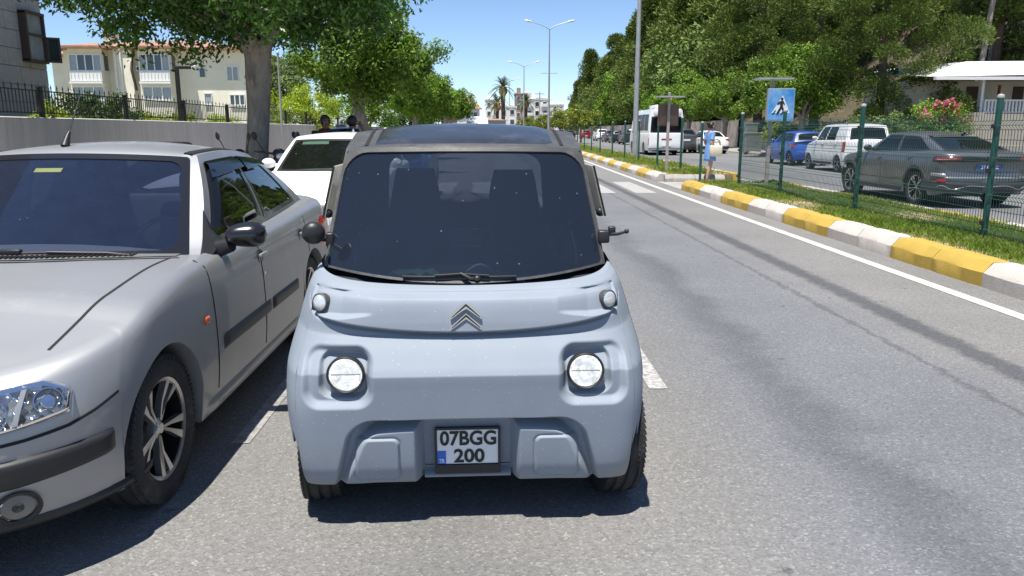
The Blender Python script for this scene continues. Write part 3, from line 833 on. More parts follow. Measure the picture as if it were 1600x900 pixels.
def car(name, label, cat, S, paint, loc, rot, group=None, see=False, windows=None, glass=None, trim=None, style='multi', ns=5, Rr=.2, face=None, back=None,
        head=None, tail=None, sill=None, plates=True, plate_text=None, mirrors=True, bumper=None, steer=0.0, detail=False, handles=True, plate_z=(.42, .62), grille=None, seams=(1,), mirror_mat=None):
    root = thing(name, label, cat, (loc[0], loc[1], loc[2] if len(loc) > 2 else 0), rot, group)
    sh = S.L / 2
    # everything is built with the nose at y=0, then shifted so that the middle of the car is at the root
    inner = []
    def reg(o): inner.append(o); return o
    glass = glass or m_darkglass; trim = trim or m_black
    W_ = windows or [('windshield', 0, .93, .03, .95), ('side_window', 1.10, 1.52, .10, .90), ('side_window', 1.56, 1.88, .10, .90), ('rear_window', 2.12, 3, .08, .92)]
    before = set(o.name for o in bpy.data.objects)
    body_mesh(S, see).build('body', paint, root, smooth=38, weld=True)
    greenhouse_mesh(S, W_).build('roof', paint, root, smooth=38, weld=True)
    for kind, a, c, t0, t1 in W_:
        if kind == 'windshield': window_parts(S, root, 0, c, t0, t1, 1, glass, trim, 'windshield', tg=.05, tt=.05, rg=.10, rt=.12, both=True)
        elif kind == 'rear_window': window_parts(S, root, 2.1, 3 - a, t0, t1, 1, glass, trim, 'rear_window', tg=.05, tt=.06, rg=.12, rt=.14, both=True)
        else:
            for side in (1, -1): window_parts(S, root, a, c, t0, t1, side, glass, trim, 'side_window', tg=.016, tt=.05, rg=.035, rt=.12)
    # underbody
    b = MB(); b.box((0, S.L / 2, .30), (S.W * .70, S.L * .88, .16)); b.box((0, S.a1, S.rw + .12), (S.W * .62, .75, .42)); b.box((0, S.a2, S.rw + .12), (S.W * .62, .75, .42))
    b.build('underbody', m_under, root)
    for side in (1, -1):
        for a in (S.a1, S.a2):
            add_wheel(root, side * (S.W / 2 - S.ww / 2 - .03), a, S.rw, S.ww, Rr, side, style, ns, steer if a == S.a1 else 0, detail, face, back)
    z_ = lambda v: (lambda f: v[0] + (v[1] - v[0]) * f) if isinstance(v, tuple) else v
    hd = head or dict(s0=.62, s1=.98, lo=(.56, .62), hi=(.68, .76))
    tl = tail or dict(s0=1.93, s1=2.45, lo=(.68, .68), hi=(.86, .86))
    for side in (1, -1):
        o = drape(S, 'headlight', m_clear_lens, root, hd['s0'], hd['s1'], z_(hd['lo']), z_(hd['hi']), .010, side)
        o = drape(S, 'taillight', m_red_lens, root, tl['s0'], tl['s1'], z_(tl['lo']), z_(tl['hi']), .012, side)
        if sill: drape(S, 'side_skirt', sill, root, S.s_y(S.a1 + S.Ra + .04), S.s_y(S.a2 - S.Ra - .04), S.zs + .005, S.zs + .12, .010, side, k=4)
        if bumper:
            drape(S, 'bumper_strip', bumper, root, 2.35, 2.995, S.zr + .01, S.zr + .16, .012, side, k=4)
            drape(S, 'bumper_strip', bumper, root, .005, .75, S.zf + .02, S.zf + .15, .012, side, k=4)
        if mirrors:
            p = S.gp(1.08, .12, side); b = MB()
            b.ball((p.x + side * .13, p.y - .02, p.z + .05), (.10, .055, .07), 12, 8); b.tube([(p.x - side * .02, p.y, p.z + .01), (p.x + side * .08, p.y - .01, p.z + .03)], [.03, .02], 6)
            b.build('wing_mirror', mirror_mat or paint, root, smooth=180)
        mid = (S.a1 + S.a2) / 2
        zs_, zt_ = S.zs + .1, S.fzsh(mid) - .015
        ys = (S.ywb + S.dwb - .12, mid + .05, S.a2 - S.Ra * .35)
        for i, y in enumerate(ys):
            zl = zs_ if i < 2 else max(zs_, S.zb(S.s_y(y)) + .02)
            seam(S, [(S.s_y(y), zl), (S.s_y(y), zt_)], .008, m_seam, root, side, 'door_gap')
        if handles:
            for y in (mid - .06, S.a2 - S.Ra * .35 - .12):
                s = S.s_y(y); z = S.fzsh(y) - .11
                b = MB(); p = S.on(s, z, .012, side); b.box(p, (.022, .17, .026), bev=.009); b.build('door_handle', paint, root, smooth=40)
    if grille: drape(S, 'grille', m_black, root, 0, grille[0], grille[1], grille[2], .006, 1, k=4); drape(S, 'grille', m_black, root, 0, grille[0], grille[1], grille[2], .006, -1, k=4)
    if plates:
        for end, zc in ((0, plate_z[0]), (1, plate_z[1])):
            p = S.on(0.0 if end == 0 else 3.0, zc, .02); b = MB(); b.box((0, p.y, zc), (.50, .012, .11), bev=.003)
            pl = b.build('number_plate', m_white_plate, root)
            if plate_text:
                me = text_mesh(plate_text, .095, .002); me.materials.append(m_ink)
                link('plate_lettering', me, None, pl, (0.02, p.y + (-.009 if end == 0 else .009), zc), (PI / 2, 0, 0 if end == 0 else PI))
                b = MB(); b.box((-.235 if end == 0 else .235, p.y + (-.0065 if end == 0 else .0065), zc), (.035, .004, .10)); b.build('plate_band', m_blue, pl)
    if see:
        for sx in (-1, 1): seat_parts(root, sx * S.xb * .5, S.ywb + 1.05, .32, m_cabin)
        b = MB(); b.box((0, S.ywb + 2.05, .55), (S.xb * 1.7, .4, .18), bev=.05); b.box((0, S.ywb + 2.3, .80), (S.xb * 1.7, .14, .5), bev=.05); b.build('rear_bench', m_cabin, root, smooth=40)
        b = MB(); yd = S.ywb + S.dwb + .1
        b.box((0, yd + .02, S.fzsh(yd) - .12), (S.xb * 1.94, .42, .2), bev=.06); b.box((0, yd - .22, S.fzsh(yd) - .07), (S.xb * 1.9, .4, .10), bev=.03); b.build('dashboard', m_dash, root, smooth=40)
        b = MB(); cc = Vector((-S.xb * .5 if True else 0, yd + .42, S.fzsh(yd) - .05)); ring = []
        for k in range(25):
            t = 2 * PI * k / 24; ring.append(cc + Vector((.18 * math.cos(t), .18 * math.sin(t) * .45, .18 * math.sin(t) * .9)))
        sgn = 1
        b.tube(ring, .014, 6, False); b.tube([cc + Vector((-.17, 0, 0)), cc, cc + Vector((.17, 0, 0))], .014, 6)
        o = b.build('steering_wheel', m_black, root, smooth=180); o.location.x = 2 * S.xb * .5     # left-hand drive seen from the front
        b = MB(); b.box((0, (S.ywb + S.yrb) / 2, .30), (S.W * .84, S.yrb - S.ywb, .04)); b.build('floor_mat', m_under, root)
    for o in bpy.data.objects:
        if o.parent == root: o.location.y -= sh
    return root
# ------------------------------------------------------------------ the pale blue microcar in the foreground
m_ami = M('microcar_plastic', (.222, .256, .300), .68, var=(5, .05), bump=(260, .05), dirt=((.26, .26, .25), 4.5, .60, .85))
def add_specks(m, scale, thr, col, zlo, zhi):
    """pale dust specks that get denser towards the lower edge of a bodywork material (splashed dirt)"""
    t = m.node_tree; L = t.links; b = t.nodes['Principled BSDF']; src = b.inputs['Base Color'].links[0].from_socket
    co = nd(t, 'ShaderNodeTexCoord'); vo = nd(t, 'ShaderNodeTexVoronoi', Scale=scale); L.new(co.outputs['Object'], vo.inputs['Vector'])
    s1 = nd(t, 'ShaderNodeSeparateColor'); L.new(vo.outputs['Color'], s1.inputs[0])
    sz = nd(t, 'ShaderNodeSeparateXYZ'); L.new(co.outputs['Object'], sz.inputs[0])
    mz = nd(t, 'ShaderNodeMapRange'); mz.inputs['From Min'].default_value = zlo; mz.inputs['From Max'].default_value = zhi; mz.inputs['To Min'].default_value = thr; mz.inputs['To Max'].default_value = .985
    L.new(sz.outputs['Z'], mz.inputs['Value'])
    gt = nd(t, 'ShaderNodeMath', operation='GREATER_THAN'); L.new(s1.outputs[0], gt.inputs[0]); L.new(mz.outputs[0], gt.inputs[1])
    lt = nd(t, 'ShaderNodeMapRange'); lt.inputs['From Min'].default_value = .32; lt.inputs['From Max'].default_value = .2; L.new(vo.outputs['Distance'], lt.inputs['Value'])
    mu = nd(t, 'ShaderNodeMath', operation='MULTIPLY'); L.new(gt.outputs[0], mu.inputs[0]); L.new(lt.outputs[0], mu.inputs[1])
    mm = nd(t, 'ShaderNodeMath', operation='MULTIPLY'); mm.inputs[1].default_value = .7; L.new(mu.outputs[0], mm.inputs[0])
    mx = nd(t, 'ShaderNodeMix', data_type='RGBA'); L.new(mm.outputs[0], mx.inputs[0]); L.new(src, mx.inputs[6]); mx.inputs[7].default_value = (*col, 1)
    # broad grime low down at the corners
    no = nd(t, 'ShaderNodeTexNoise', Scale=7.0, Detail=7.0, Roughness=.7); L.new(co.outputs['Object'], no.inputs['Vector'])
    sxx = nd(t, 'ShaderNodeMath', operation='ABSOLUTE'); L.new(sz.outputs['X'], sxx.inputs[0])
    g1 = nd(t, 'ShaderNodeMapRange'); g1.inputs['From Min'].default_value = zlo + .22; g1.inputs['From Max'].default_value = zlo - .03; L.new(sz.outputs['Z'], g1.inputs['Value'])
    g2 = nd(t, 'ShaderNodeMapRange'); g2.inputs['From Min'].default_value = .3; g2.inputs['From Max'].default_value = .65; g2.inputs['To Min'].default_value = .25; L.new(sxx.outputs[0], g2.inputs['Value'])
    g3 = nd(t, 'ShaderNodeMapRange'); g3.inputs['From Min'].default_value = .38; g3.inputs['From Max'].default_value = .7; L.new(no.outputs['Fac'], g3.inputs['Value'])
    a = nd(t, 'ShaderNodeMath', operation='MULTIPLY'); L.new(g1.outputs[0], a.inputs[0]); L.new(g2.outputs[0], a.inputs[1])
    c = nd(t, 'ShaderNodeMath', operation='MULTIPLY'); L.new(a.outputs[0], c.inputs[0]); L.new(g3.outputs[0], c.inputs[1])
    m2 = nd(t, 'ShaderNodeMix', data_type='RGBA'); L.new(c.outputs[0], m2.inputs[0]); L.new(mx.outputs[2], m2.inputs[6]); m2.inputs[7].default_value = (.30, .26, .19, 1)
    L.new(m2.outputs[2], b.inputs['Base Color'])
add_specks(m_ami, 140, .945, (.50, .53, .56), .18, .75)
m_frame = M('microcar_frame', (.055, .056, .057), .55, var=(12, .25), bump=(180, .15), dirt=((.125, .125, .122), 9, .5, .8))
m_roofp = M('microcar_roof', (.030, .034, .042), .22, var=(6, .2), dirt=((.11, .11, .11), 5, .5, .9), spec=.6)
m_ws = glass_mat('microcar_windscreen', (.24, .27, .34), .004, (.15, .20, .32), 1.5, True, ((.46, .45 - 1.205, .80), .74, .075))
m_wclear = glass_mat('microcar_side_glass', (.55, .58, .60), .06)
m_flap = glass_mat('dusty_flap_glass', (.7, .7, .68), .75, (.62, .60, .55), lit=True)

AW = curve([(.15, .674), (.22, .690), (.32, .699), (.48, .704), (.62, .700), (.75, .682), (.86, .652), (.96, .622)])
AY = curve([(.15, .075), (.19, .035), (.26, .014), (.40, .004), (.56, -.002), (.612, -.004), (.624, .002), (.66, .028), (.70, .059), (.735, .090), (.752, .104), (.80, .114), (.86, .132), (.885, .148), (.91, .195), (.93, .275), (.96, .38)])
ACF = curve([(.1, .20), (.5, .205), (.78, .30), (1, .31)]); APF = curve([(.1, 20), (.45, 18), (.62, 12), (.78, 9), (1, 9)])
def rbox(x, z, cx_, cz, hx, hz, r):
    qx = np.abs(x - cx_) - hx + r; qz = np.abs(z - cz) - hz + r
    return np.hypot(np.maximum(qx, 0), np.maximum(qz, 0)) + np.minimum(np.maximum(qx, qz), 0) - r
def ami_y(x, z):
    x = np.asarray(x, float); z = np.asarray(z, float)
    u = np.clip(np.abs(x) / AW(z), 0, 1); ax = np.abs(x)
    y = AY(z) + ACF(z) * u ** APF(z)
    # brow panel carrying the emblem and the marker lamps
    zt = .888 + .012 * (ax / .6) ** 2; zb = .752 + .056 * (ax / .56) ** 2.2
    d = np.maximum(np.maximum(z - zt, zb - z), ax - .613); 
    cxr = np.maximum(ax - .585, 0); mid = (zt + zb) / 2; hz = (zt - zb) / 2
    d = np.where(ax > .56, np.hypot(np.maximum(ax - .56, 0), np.maximum(np.abs(z - mid) - (hz - .05), 0)) - .05, d)
    panel = sstep(-d, -.007, .012)
    below = sstep(zb - z, -.002, .004)
    y = y - .030 * panel * (1 - .2 * u)
    y = y + .011 * np.exp(-((d - .004) / .006) ** 2)                       # groove round the panel
    y = y + .016 * np.exp(-((d + .020) / .0035) ** 2) * (z > mid) * 0
    # wedge-shaped hollows beside the marker lamps
    wz = np.clip((ax - .345) / .12, 0, 1); hw_ = .030 + .014 * wz
    wd = sstep(hw_ - np.abs(z - .857), -.004, .010) * wz * (ax < .60) * sstep(.598 - ax, 0, .02)
    y = y + .038 * wd
    # lamp hollows
    d = rbox(ax, z, .474, .606, .128, .108, .062); 
    y = y + .030 * sstep(-d, -.008, .026)
    d2 = rbox(ax, z, .452, .612, .093, .084, .05)
    y = y + .028 * sstep(-d2, -.004, .016)
    # lower bay with its two pods and the plate recess
    hwid = .505 - (z - .17) * .27
    d = np.maximum(ax - hwid, z - .445); d = np.where((ax > hwid - .08) & (z > .365), np.hypot(ax - (hwid - .08), z - .365) - .08, d)
    bay = sstep(-d, -.003, .016)
    hp = .492 - (z - .17) * .42
    ptop = .428 - .03 * np.clip((ax - .17) / .3, 0, 1) ** 2
    dp = np.maximum(np.maximum(ax - hp, .168 - ax), z - ptop)
    dp = np.where((ax > hp - .07) & (z > ptop - .07), np.hypot(ax - (hp - .07), z - (ptop - .07)) - .07, dp)
    pod = sstep(-dp, -.004, .034) ** .8
    pad = rbox(ax, z, .338, .285, .084, .086, .026)
    y = y + (.088 - .045 * sstep(ax, .34, .43)) * bay * (1 - .90 * pod) - .009 * sstep(-pad, -.002, .007) * bay + .004 * np.exp(-((pad) / .004) ** 2) * bay
    flo = sstep(.215 - z, 0, .03) * bay * (ax < .168); y = y - .045 * flo
    return y
def ami_zb(y):
    z = .178 + .03 * sstep(y, .05, .3)
    d = np.abs(y - .355); arch = np.where(d < .30, .28 + np.sqrt(np.maximum(0, .30 ** 2 - d * d)), 0)
    return np.maximum(z, arch)

MX, MY, MR = -.133, 3.905, R(1.77)
micro = thing('microcar', 'pale grey-blue two-seat microcar with dark roof and round headlights, facing the camera', 'microcar', (MX, MY, 0), MR)
HS = 1.205
def ami_shell():
    us = np.concatenate([np.linspace(-1, -.86, 40)[:-1], np.linspace(-.86, .86, 280), np.linspace(.86, 1, 40)[1:]])
    zs = np.concatenate([np.linspace(0, 1, 290)])
    # side depth of each column decides where the wheel arch cuts it
    V = np.zeros((len(zs), len(us), 3))
    for j, u in enumerate(us):
        yy = .20 * abs(u) ** 20
        lo = .178
        for _ in range(3): lo = float(ami_zb(yy + (AY(max(lo, .2)) if lo < .5 else 0)))
        lo = min(lo, .60); hi = .903 + .030 * abs(u) ** 2
        z = lo + (hi - lo) * zs; x = u * AW(z)
        V[:, j, 0] = x; V[:, j, 2] = z; V[:, j, 1] = ami_y(x, z)
    # tucked-under lower edge and a flange under the glass
    low = V[0].copy(); low[:, 1] += .10; low[:, 2] += .012; low[:, 0] *= .93
    top = V[-1].copy(); top[:, 1] += .06; top[:, 2] += .004
    V = np.concatenate([low[None], V, top[None]], 0)
    r, c = V.shape[:2]; i = np.arange((r - 1) * c).reshape(r - 1, c)[:, :-1].ravel()
    f = np.stack([i, i + 1, i + c + 1, i + c], 1)
    V[:, :, 1] -= HS
    me = np_mesh('shell', V.reshape(-1, 3), f); me.polygons.foreach_set('use_smooth', [True] * len(me.polygons)); me.set_sharp_from_angle(angle=R(50))
    return me
me = ami_shell()
link('front_shell', me, m_ami, micro)
link('rear_shell', me.copy(), m_ami, micro, (0, 0, 0), (0, 0, PI))
# sides with doors
YE = lambda z: float(AY(z)) + float(ACF(z)) - .003
ys = np.unique(np.concatenate([np.linspace(.205, 1.205, 44), .355 + .30 * np.sin(np.linspace(-.5, PI / 2, 30))]))
ys = ys[ys >= .205]; ys = np.concatenate([ys, (2.41 - ys)[::-1]])
for side in (-1, 1):
    b = MB(); P = []
    for y in ys:
        yy = min(y, 2.41 - y); lo = min(float(ami_zb(yy)) if yy < .70 else .21, .66); ff = (y - .205) / (2.41 - .41); col = [(side * (AW(max(lo, .2)) - .12), y - HS, lo + .01), (side * (AW(max(lo, .2)) - .004), y - HS, lo)]
        for k in range(15):
            z = lo + (.960 - lo) * k / 14; ye = YE(z); col.append((side * (AW(z) + .001), ye + (2.41 - 2 * ye) * ff - HS, z))
        P.append(col)
    b.grid(P); b.build('side_panel', m_ami, micro, smooth=40, fixn=False)
    for y0 in (.80, 1.62):
        pts = [Vector((side * AW(z), y0 - HS, z)) for z in np.linspace(.24, .95, 16)]
        ribbon(pts, [Vector((side, 0, 0))] * 16, .009, 'door_gap', m_seam, micro)
    b = MB(); b.box((side * .705, 1.45 - HS, .80), (.012, .10, .035), bev=.005); b.build('door_handle', m_black, micro)
class AmiTop(Shape):
    def deck_z(S, x, y): return .910 + .035 * min(1, (x / .60) ** 2)
    def nothing(S): pass
AT = AmiTop(L=2.41, W=1.40, ywb=.305, dwb=.25, ywh=.70, dwh=.10, yrh=1.71, drh=.10, yrb=2.105, drb=.25, xb=.603, xt=.524, zroof=[(.68, 1.425), (.9, 1.478), (1.205, 1.525), (1.5, 1.478), (1.73, 1.425)], rcrown=.035, bulge=.005)
wins = [('windshield', 0, .985, .004, .97), ('side_window', 1.10, 1.90, .07, .90), ('rear_window', 2.07, 3, .012, .955)]
greenhouse_mesh(AT, wins).build('roof_frame', m_frame, micro, smooth=40, weld=True, loc=(0, -HS, 0))
n0 = set(bpy.data.objects)
ws_ = window_parts(AT, micro, 0, .985, .004, .97, 1, m_ws, m_frame, 'windshield', tg=.010, tt=.014, rg=.17, rt=.19, both=True, proud=.006, trim_name='windshield_frame', kb=.16)
window_parts(AT, micro, 2.07, .93, .012, .955, 1, m_wclear, m_frame, 'rear_window', tg=.02, tt=.2, rg=.17, rt=.15, both=True, trim_name='rear_window_frame') if False else None
window_parts(AT, micro, 2.07, 3 - 2.07, .012, .955, 1, m_wclear, m_frame, 'rear_window', tg=.14, tt=.06, rg=.17, rt=.15, both=True, trim_name='rear_window_frame')
for side in (-1, 1): window_parts(AT, micro, 1.10, 1.90, .07, .90, side, m_wclear, m_frame, 'side_window', tg=.03, tt=.05, rg=.06, rt=.14, trim_name='side_window_frame')
# roof panel with its two grooves
b = MB(); P = []
for f in np.linspace(-.80, .80, 15):
    row = []
    for u in np.linspace(.03, .97, 21):
        a = abs(f); y = (AT.ywh + AT.dwh * a * a) * (1 - u) + (AT.yrh - AT.drh * a * a) * u
        row.append((AT.xt * f, y, AT.fzr(y) - AT.rcrown * a * a + (.007 if .04 < u < .96 and a < .79 else -.004)))
    P.append(row)
b.grid(P); b.build('roof_panel', m_roofp, micro, smooth=40, loc=None)
for side in (-1, 1):
    pts = []
    for u in np.linspace(.03, .97, 20):
        f = .83; y = (AT.ywh + AT.dwh * f * f) * (1 - u) + (AT.yrh - AT.drh * f * f) * u; pts.append(Vector((side * AT.xt * f, y, AT.fzr(y) - AT.rcrown * f * f)))
    ribbon(pts, [Vector((0, 0, 1))] * 20, .016, 'roof_groove', m_seam, micro, .003)
for o in set(bpy.data.objects) - n0:
    o.location.y = -HS
# glazing flaps swung out on both sides, mirrors
for side in (-1, 1):
    b = MB(); h0 = Vector((side * .600, 0, 1.335)); h1 = Vector((side * .660, 0, 1.10)); n_ = Vector((side, 0, .35)).normalized() * .005
    P = []
    ya, yb = .93 - HS, 1.50 - HS
    prof = [h0 + (h1 - h0) * f for f in (0, .5, .93, 1)]
    b.add([Vector((p.x, y, p.z)) + n_ * s_ for p in prof for y in (ya, yb) for s_ in (-1, 1)], [])
    k = len(prof)
    idx = lambda i, j, s_: i * 4 + j * 2 + s_
    fs = []
    for i in range(k - 1):
        for s_ in (0, 1): fs.append((idx(i, 0, s_), idx(i, 1, s_), idx(i + 1, 1, s_), idx(i + 1, 0, s_)))
        for j in (0, 1): fs.append((idx(i, j, 0), idx(i, j, 1), idx(i + 1, j, 1), idx(i + 1, j, 0)))
    fs += [(0, 1, 3, 2), (idx(k - 1, 0, 0), idx(k - 1, 0, 1), idx(k - 1, 1, 1), idx(k - 1, 1, 0))]
    b.f = fs; fl = b.build('flip_window', m_flap, micro)
    b = MB(); b.tube([h0 + Vector((side * .006, ya, 0)), h1 + Vector((side * .006, ya, 0)), h1 + Vector((side * .006, yb, 0))], .005, 6); b.build('window_edge', m_black, fl, smooth=60)
    b = MB(); b.ball((side * .645, ya + .02, 1.115), (.022, .02, .022)); b.build('window_catch', m_black, fl, smooth=180)
b = MB(); c = Vector((-.632, .52 - HS, 1.08)); m4 = Matrix.Translation(c) @ Matrix.Rotation(PI / 2 + .1, 4, 'X') @ Matrix.Rotation(.25, 4, 'Y')
b.lathe([(0, .034), (.022, .032), (.040, .022), (.048, .004), (.047, -.006), (.043, -.008), (0, -.008)], 28, m4)
b.build('wing_mirror', m_black, micro, smooth=50)
b = MB(); b.tube([c + Vector((.0, .02, -.01)), (-.61, .58 - HS, 1.045), (-.575, .62 - HS, 1.04)], [.012, .010, .014], 8); b.box((-.58, .61 - HS, 1.04), (.035, .05, .06), bev=.008)
b.build('mirror_arm', m_black, micro, smooth=50)
b = MB(); b.box((.60, .60 - HS, 1.045), (.05, .05, .055), bev=.008); b.box((.635, .59 - HS, 1.075), (.03, .03, .03), bev=.006)
b.tube([(.62, .59 - HS, 1.055), (.655, .56 - HS, 1.06), (.69, .55 - HS, 1.072)], [.008, .007, .006], 8); b.ball((.692, .55 - HS, 1.073), .011)
b.build('broken_mirror_arm', m_black, micro, smooth=50)
# headlamps and marker lamps
m_refl = bpy.data.materials.new('lamp_reflector'); m_refl.use_nodes = True
t = m_refl.node_tree; pb = t.nodes['Principled BSDF']; pb.inputs['Metallic'].default_value = .85; pb.inputs['Roughness'].default_value = .12
co = nd(t, 'ShaderNodeTexCoord'); vo = nd(t, 'ShaderNodeTexVoronoi', Scale=38.0); t.links.new(co.outputs['Object'], vo.inputs['Vector'])
hs = nd(t, 'ShaderNodeValToRGB'); hs.color_ramp.elements[0].color = (.16, .18, .18, 1); hs.color_ramp.elements[1].color = (.98, 1, 1, 1); sq = nd(t, 'ShaderNodeSeparateColor'); t.links.new(vo.outputs['Color'], sq.inputs[0]); t.links.new(sq.outputs[0], hs.inputs['Fac']); t.links.new(hs.outputs['Color'], pb.inputs['Base Color'])
bp = nd(t, 'ShaderNodeBump', Strength=.7, Distance=.01); t.links.new(vo.outputs['Distance'], bp.inputs['Height']); t.links.new(bp.outputs[0], pb.inputs['Normal'])
pb.inputs['Emission Color'].default_value = (1, 1, 1, 1); pb.inputs['Emission Strength'].default_value = .32       # weak white emission added so the reflector reads bright
m_lens = glass_mat('lamp_cover_glass', (.93, .95, .95), .04, (.5, .5, .5), 1.45)
for side in (-1, 1):
    yc = float(ami_y(.445, .617)); c = Vector((side * .445, yc - HS - .014, .617)); face = Matrix.Translation(c) @ Matrix.Rotation(PI / 2 - .06, 4, 'X')
    b = MB(); b.lathe([(.060, -.02), (.069, -.01), (.070, .016), (.066, .021), (.0615, .018), (.061, -.004)], 44, face); hl = b.build('headlight', m_black, micro, smooth=45)
    b = MB(); n = 26
    prof = [(0, -.012), (.012, -.012), (.02, -.006), (.034, -.008), (.05, .0), (.061, .012)]
    b.lathe(prof, 24, face); b.build('reflector', m_refl, hl)
    b = MB(); b.box((0, 0, .009), (.108, .004, .005), mtx=face); b.build('lamp_divider', m_clear_lens, hl, smooth=30)
    b = MB(); b.lathe([(0, .027), (.025, .026), (.045, .022), (.0625, .015)], 36, face); b.build('lamp_glass', m_lens, hl, smooth=180)
    yc = float(ami_y(.553, .857)); c = Vector((side * .553, yc - HS - .026, .857)); face = Matrix.Translation(c) @ Matrix.Rotation(side * .55, 4, 'Z') @ Matrix.Rotation(PI / 2 - .15, 4, 'X')
    b = MB(); b.lathe([(.030, -.03), (.0355, -.02), (.036, .006), (.033, .009)], 32, face); ml = b.build('marker_light', m_frame, micro, smooth=40)
    b = MB(); b.lathe([(0, .013), (.016, .0125), (.028, .009), (.034, .004)], 32, face); b.build('marker_lens', m_clear_lens, ml, smooth=180)
# chevron emblem
yc = float(ami_y(0, .82)) - HS
m_embl_dark = M('emblem_dark', (.02, .02, .022), .3)
for zc in (.846, .805):
    w_, h_, th = .058, .050, .017
    outer = [(-w_, -.012), (0, h_ - .012), (w_, -.012), (w_, -.012 - th * .8), (0, h_ - .012 - th * 1.25), (-w_, -.012 - th * .8)]
    b = MB(); b.prism(outer, (0, yc - .002, zc - .012), (1, 0, 0), (0, .10, 1), .009)
    e = b.build('emblem_chevron', m_chrome, micro)
    inner = [(x * .88, (z + .0) * .95 + .0015) for x, z in outer]
    inner = [(-w_ * .92, -.014), (0, h_ - .0155), (w_ * .92, -.014), (w_ * .92, -.012 - th * .35), (0, h_ - .012 - th * .75), (-w_ * .92, -.012 - th * .35)]
    b = MB(); b.prism(inner, (0, yc - .0125, zc - .012), (1, 0, 0), (0, .10, 1), .0015); b.build('chevron_inlay', m_embl_dark, e)
# number plate
yp = float(ami_y(0, .31)) - HS - .018
tilt = Matrix.Translation((.0, yp, .302)) @ Matrix.Rotation(-.03, 4, 'X')
b = MB(); b.box((0, .006, -.012), (.252, .014, .186), bev=.004, mtx=tilt); fr = b.build('plate_holder', m_black, micro)
b = MB(); b.box((0, -.003, .006), (.236, .006, .140), mtx=tilt, bev=.002); b.build('number_plate', m_white_plate, fr)
for a, c_ in (((0, -.006, .0785), (.252, .010, .010)), ((-.1215, -.006, .0), (.009, .010, .166)), ((.1215, -.006, .0), (.009, .010, .166)), ((0, -.006, -.0835), (.252, .012, .036))):
    b = MB(); b.box(a, c_, mtx=tilt, bev=.002); b.build('plate_rim', m_black, fr)
b = MB(); b.box((-.100, -.0068, -.036), (.033, .002, .052), mtx=tilt); b.build('plate_band', m_blue, fr)
def fit_text(body, w_, h_, mtx, mat_, parent, name, bold=.012):
    me = text_mesh(body, 1.0, bold); xs = [v.co.x for v in me.vertices]; ys_ = [v.co.y for v in me.vertices]
    cx_, cy_ = (min(xs) + max(xs)) / 2, (min(ys_) + max(ys_)) / 2; sx, sy = w_ / (max(xs) - min(xs)), h_ / (max(ys_) - min(ys_))
    for v in me.vertices: v.co = mtx @ Vector(((v.co.x - cx_) * sx, 0, (v.co.y - cy_) * sy))
    me.materials.append(mat_); me.update(); return link(name, me, None, parent)
T_ = lambda x, z: tilt @ Matrix.Translation((x, -.0085, z))
fit_text('07BGG', .216, .060, T_(.002, .040), m_ink, fr, 'plate_lettering', .028)
fit_text('200', .118, .056, T_(.006, -.031), m_ink, fr, 'plate_lettering', .028)
fit_text('TR', .022, .016, T_(-.100, -.050), m_white_plate, fr, 'plate_lettering', .02)
# wiper
b = MB(); wy = .30 - HS
def on_ws(x, t, o): 
    g = abs(x) / (AT.xb + (AT.xt - AT.xb) * t); p = AT.gp(g, t, 1 if x >= 0 else -1, o); return Vector((p.x, p.y - HS, p.z))
b.tube([Vector((.045, .268 - HS, .925)), on_ws(.02, .01, .03), on_ws(-.02, .055, .022)], [.012, .010, .007], 8)
b.ball((.045, .268 - HS, .925), .016)
w1 = b.build('wiper_arm', m_black, micro, smooth=50)
b = MB(); b.tube([on_ws(x, .02 + .022 * (1 - abs(x + .02) / .25), .013) for x in np.linspace(-.25, .20, 12)], .006, 6); b.tube([on_ws(x, .022 + .03 * (1 - abs(x + .02) / .2), .022) for x in np.linspace(-.12, .09, 8)], .005, 6)
b.build('wiper_blade', m_black, w1, smooth=50)
# wheels, floor, cabin
for side in (-1, 1):
    for y in (.350, 2.41 - .350): add_wheel(micro, side * .600, y - HS, .280, .152, .185, side, 'multi', 6, steer=.10 if y < 1 else 0, detail=True, m_face=m_alloy)
b = MB(); b.box((0, 0, .25), (1.02, 2.1, .10)); b.box((0, .44 - HS, .42), (.98, .66, .40)); b.box((0, HS - .44, .42), (.98, .66, .40)); b.build('underbody', m_under, micro)
b = MB(); b.box((0, 0, .33), (1.24, 1.5, .03)); b.build('floor_mat', m_under, micro)
b = MB(); b.box((0, .60 - HS, .80), (1.20, .40, .20), bev=.05); b.build('dashboard', m_dash, micro, smooth=40)
for sx, sy in ((.25, 1.02), (-.27, 1.20)):
    b = MB(); b.box((sx, sy - HS, .46), (.44, .46, .14), bev=.05); m4 = Matrix.Translation((sx, sy + .24 - HS, .50)) @ Matrix.Rotation(-.16, 4, 'X')
    prof = [(-.21, 0), (.21, 0), (.20, .30), (.15, .52), (.115, .74), (.10, .80), (-.10, .80), (-.115, .74), (-.15, .52), (-.20, .30)]
    b.add([m4 @ Vector((px_, dy, pz)) for dy in (-.05, .05) for px_, pz in prof], [tuple(range(9, -1, -1)), tuple(range(10, 20))] + [(i, (i + 1) % 10, (i + 1) % 10 + 10, i + 10) for i in range(10)])
    b.build('seat', m_cabin, micro, smooth=40)
b = MB(); ring = [Vector((.27 + .17 * math.cos(2 * PI * k / 24), .84 - HS + .17 * .4 * math.sin(2 * PI * k / 24), .95 + .17 * .9 * math.sin(2 * PI * k / 24))) for k in range(25)]
b.tube(ring, .014, 6, False); b.tube([(.11, .84 - HS, .95), (.27, .86 - HS, .94), (.43, .84 - HS, .95)], .014, 6); b.build('steering_wheel', m_black, micro, smooth=180)
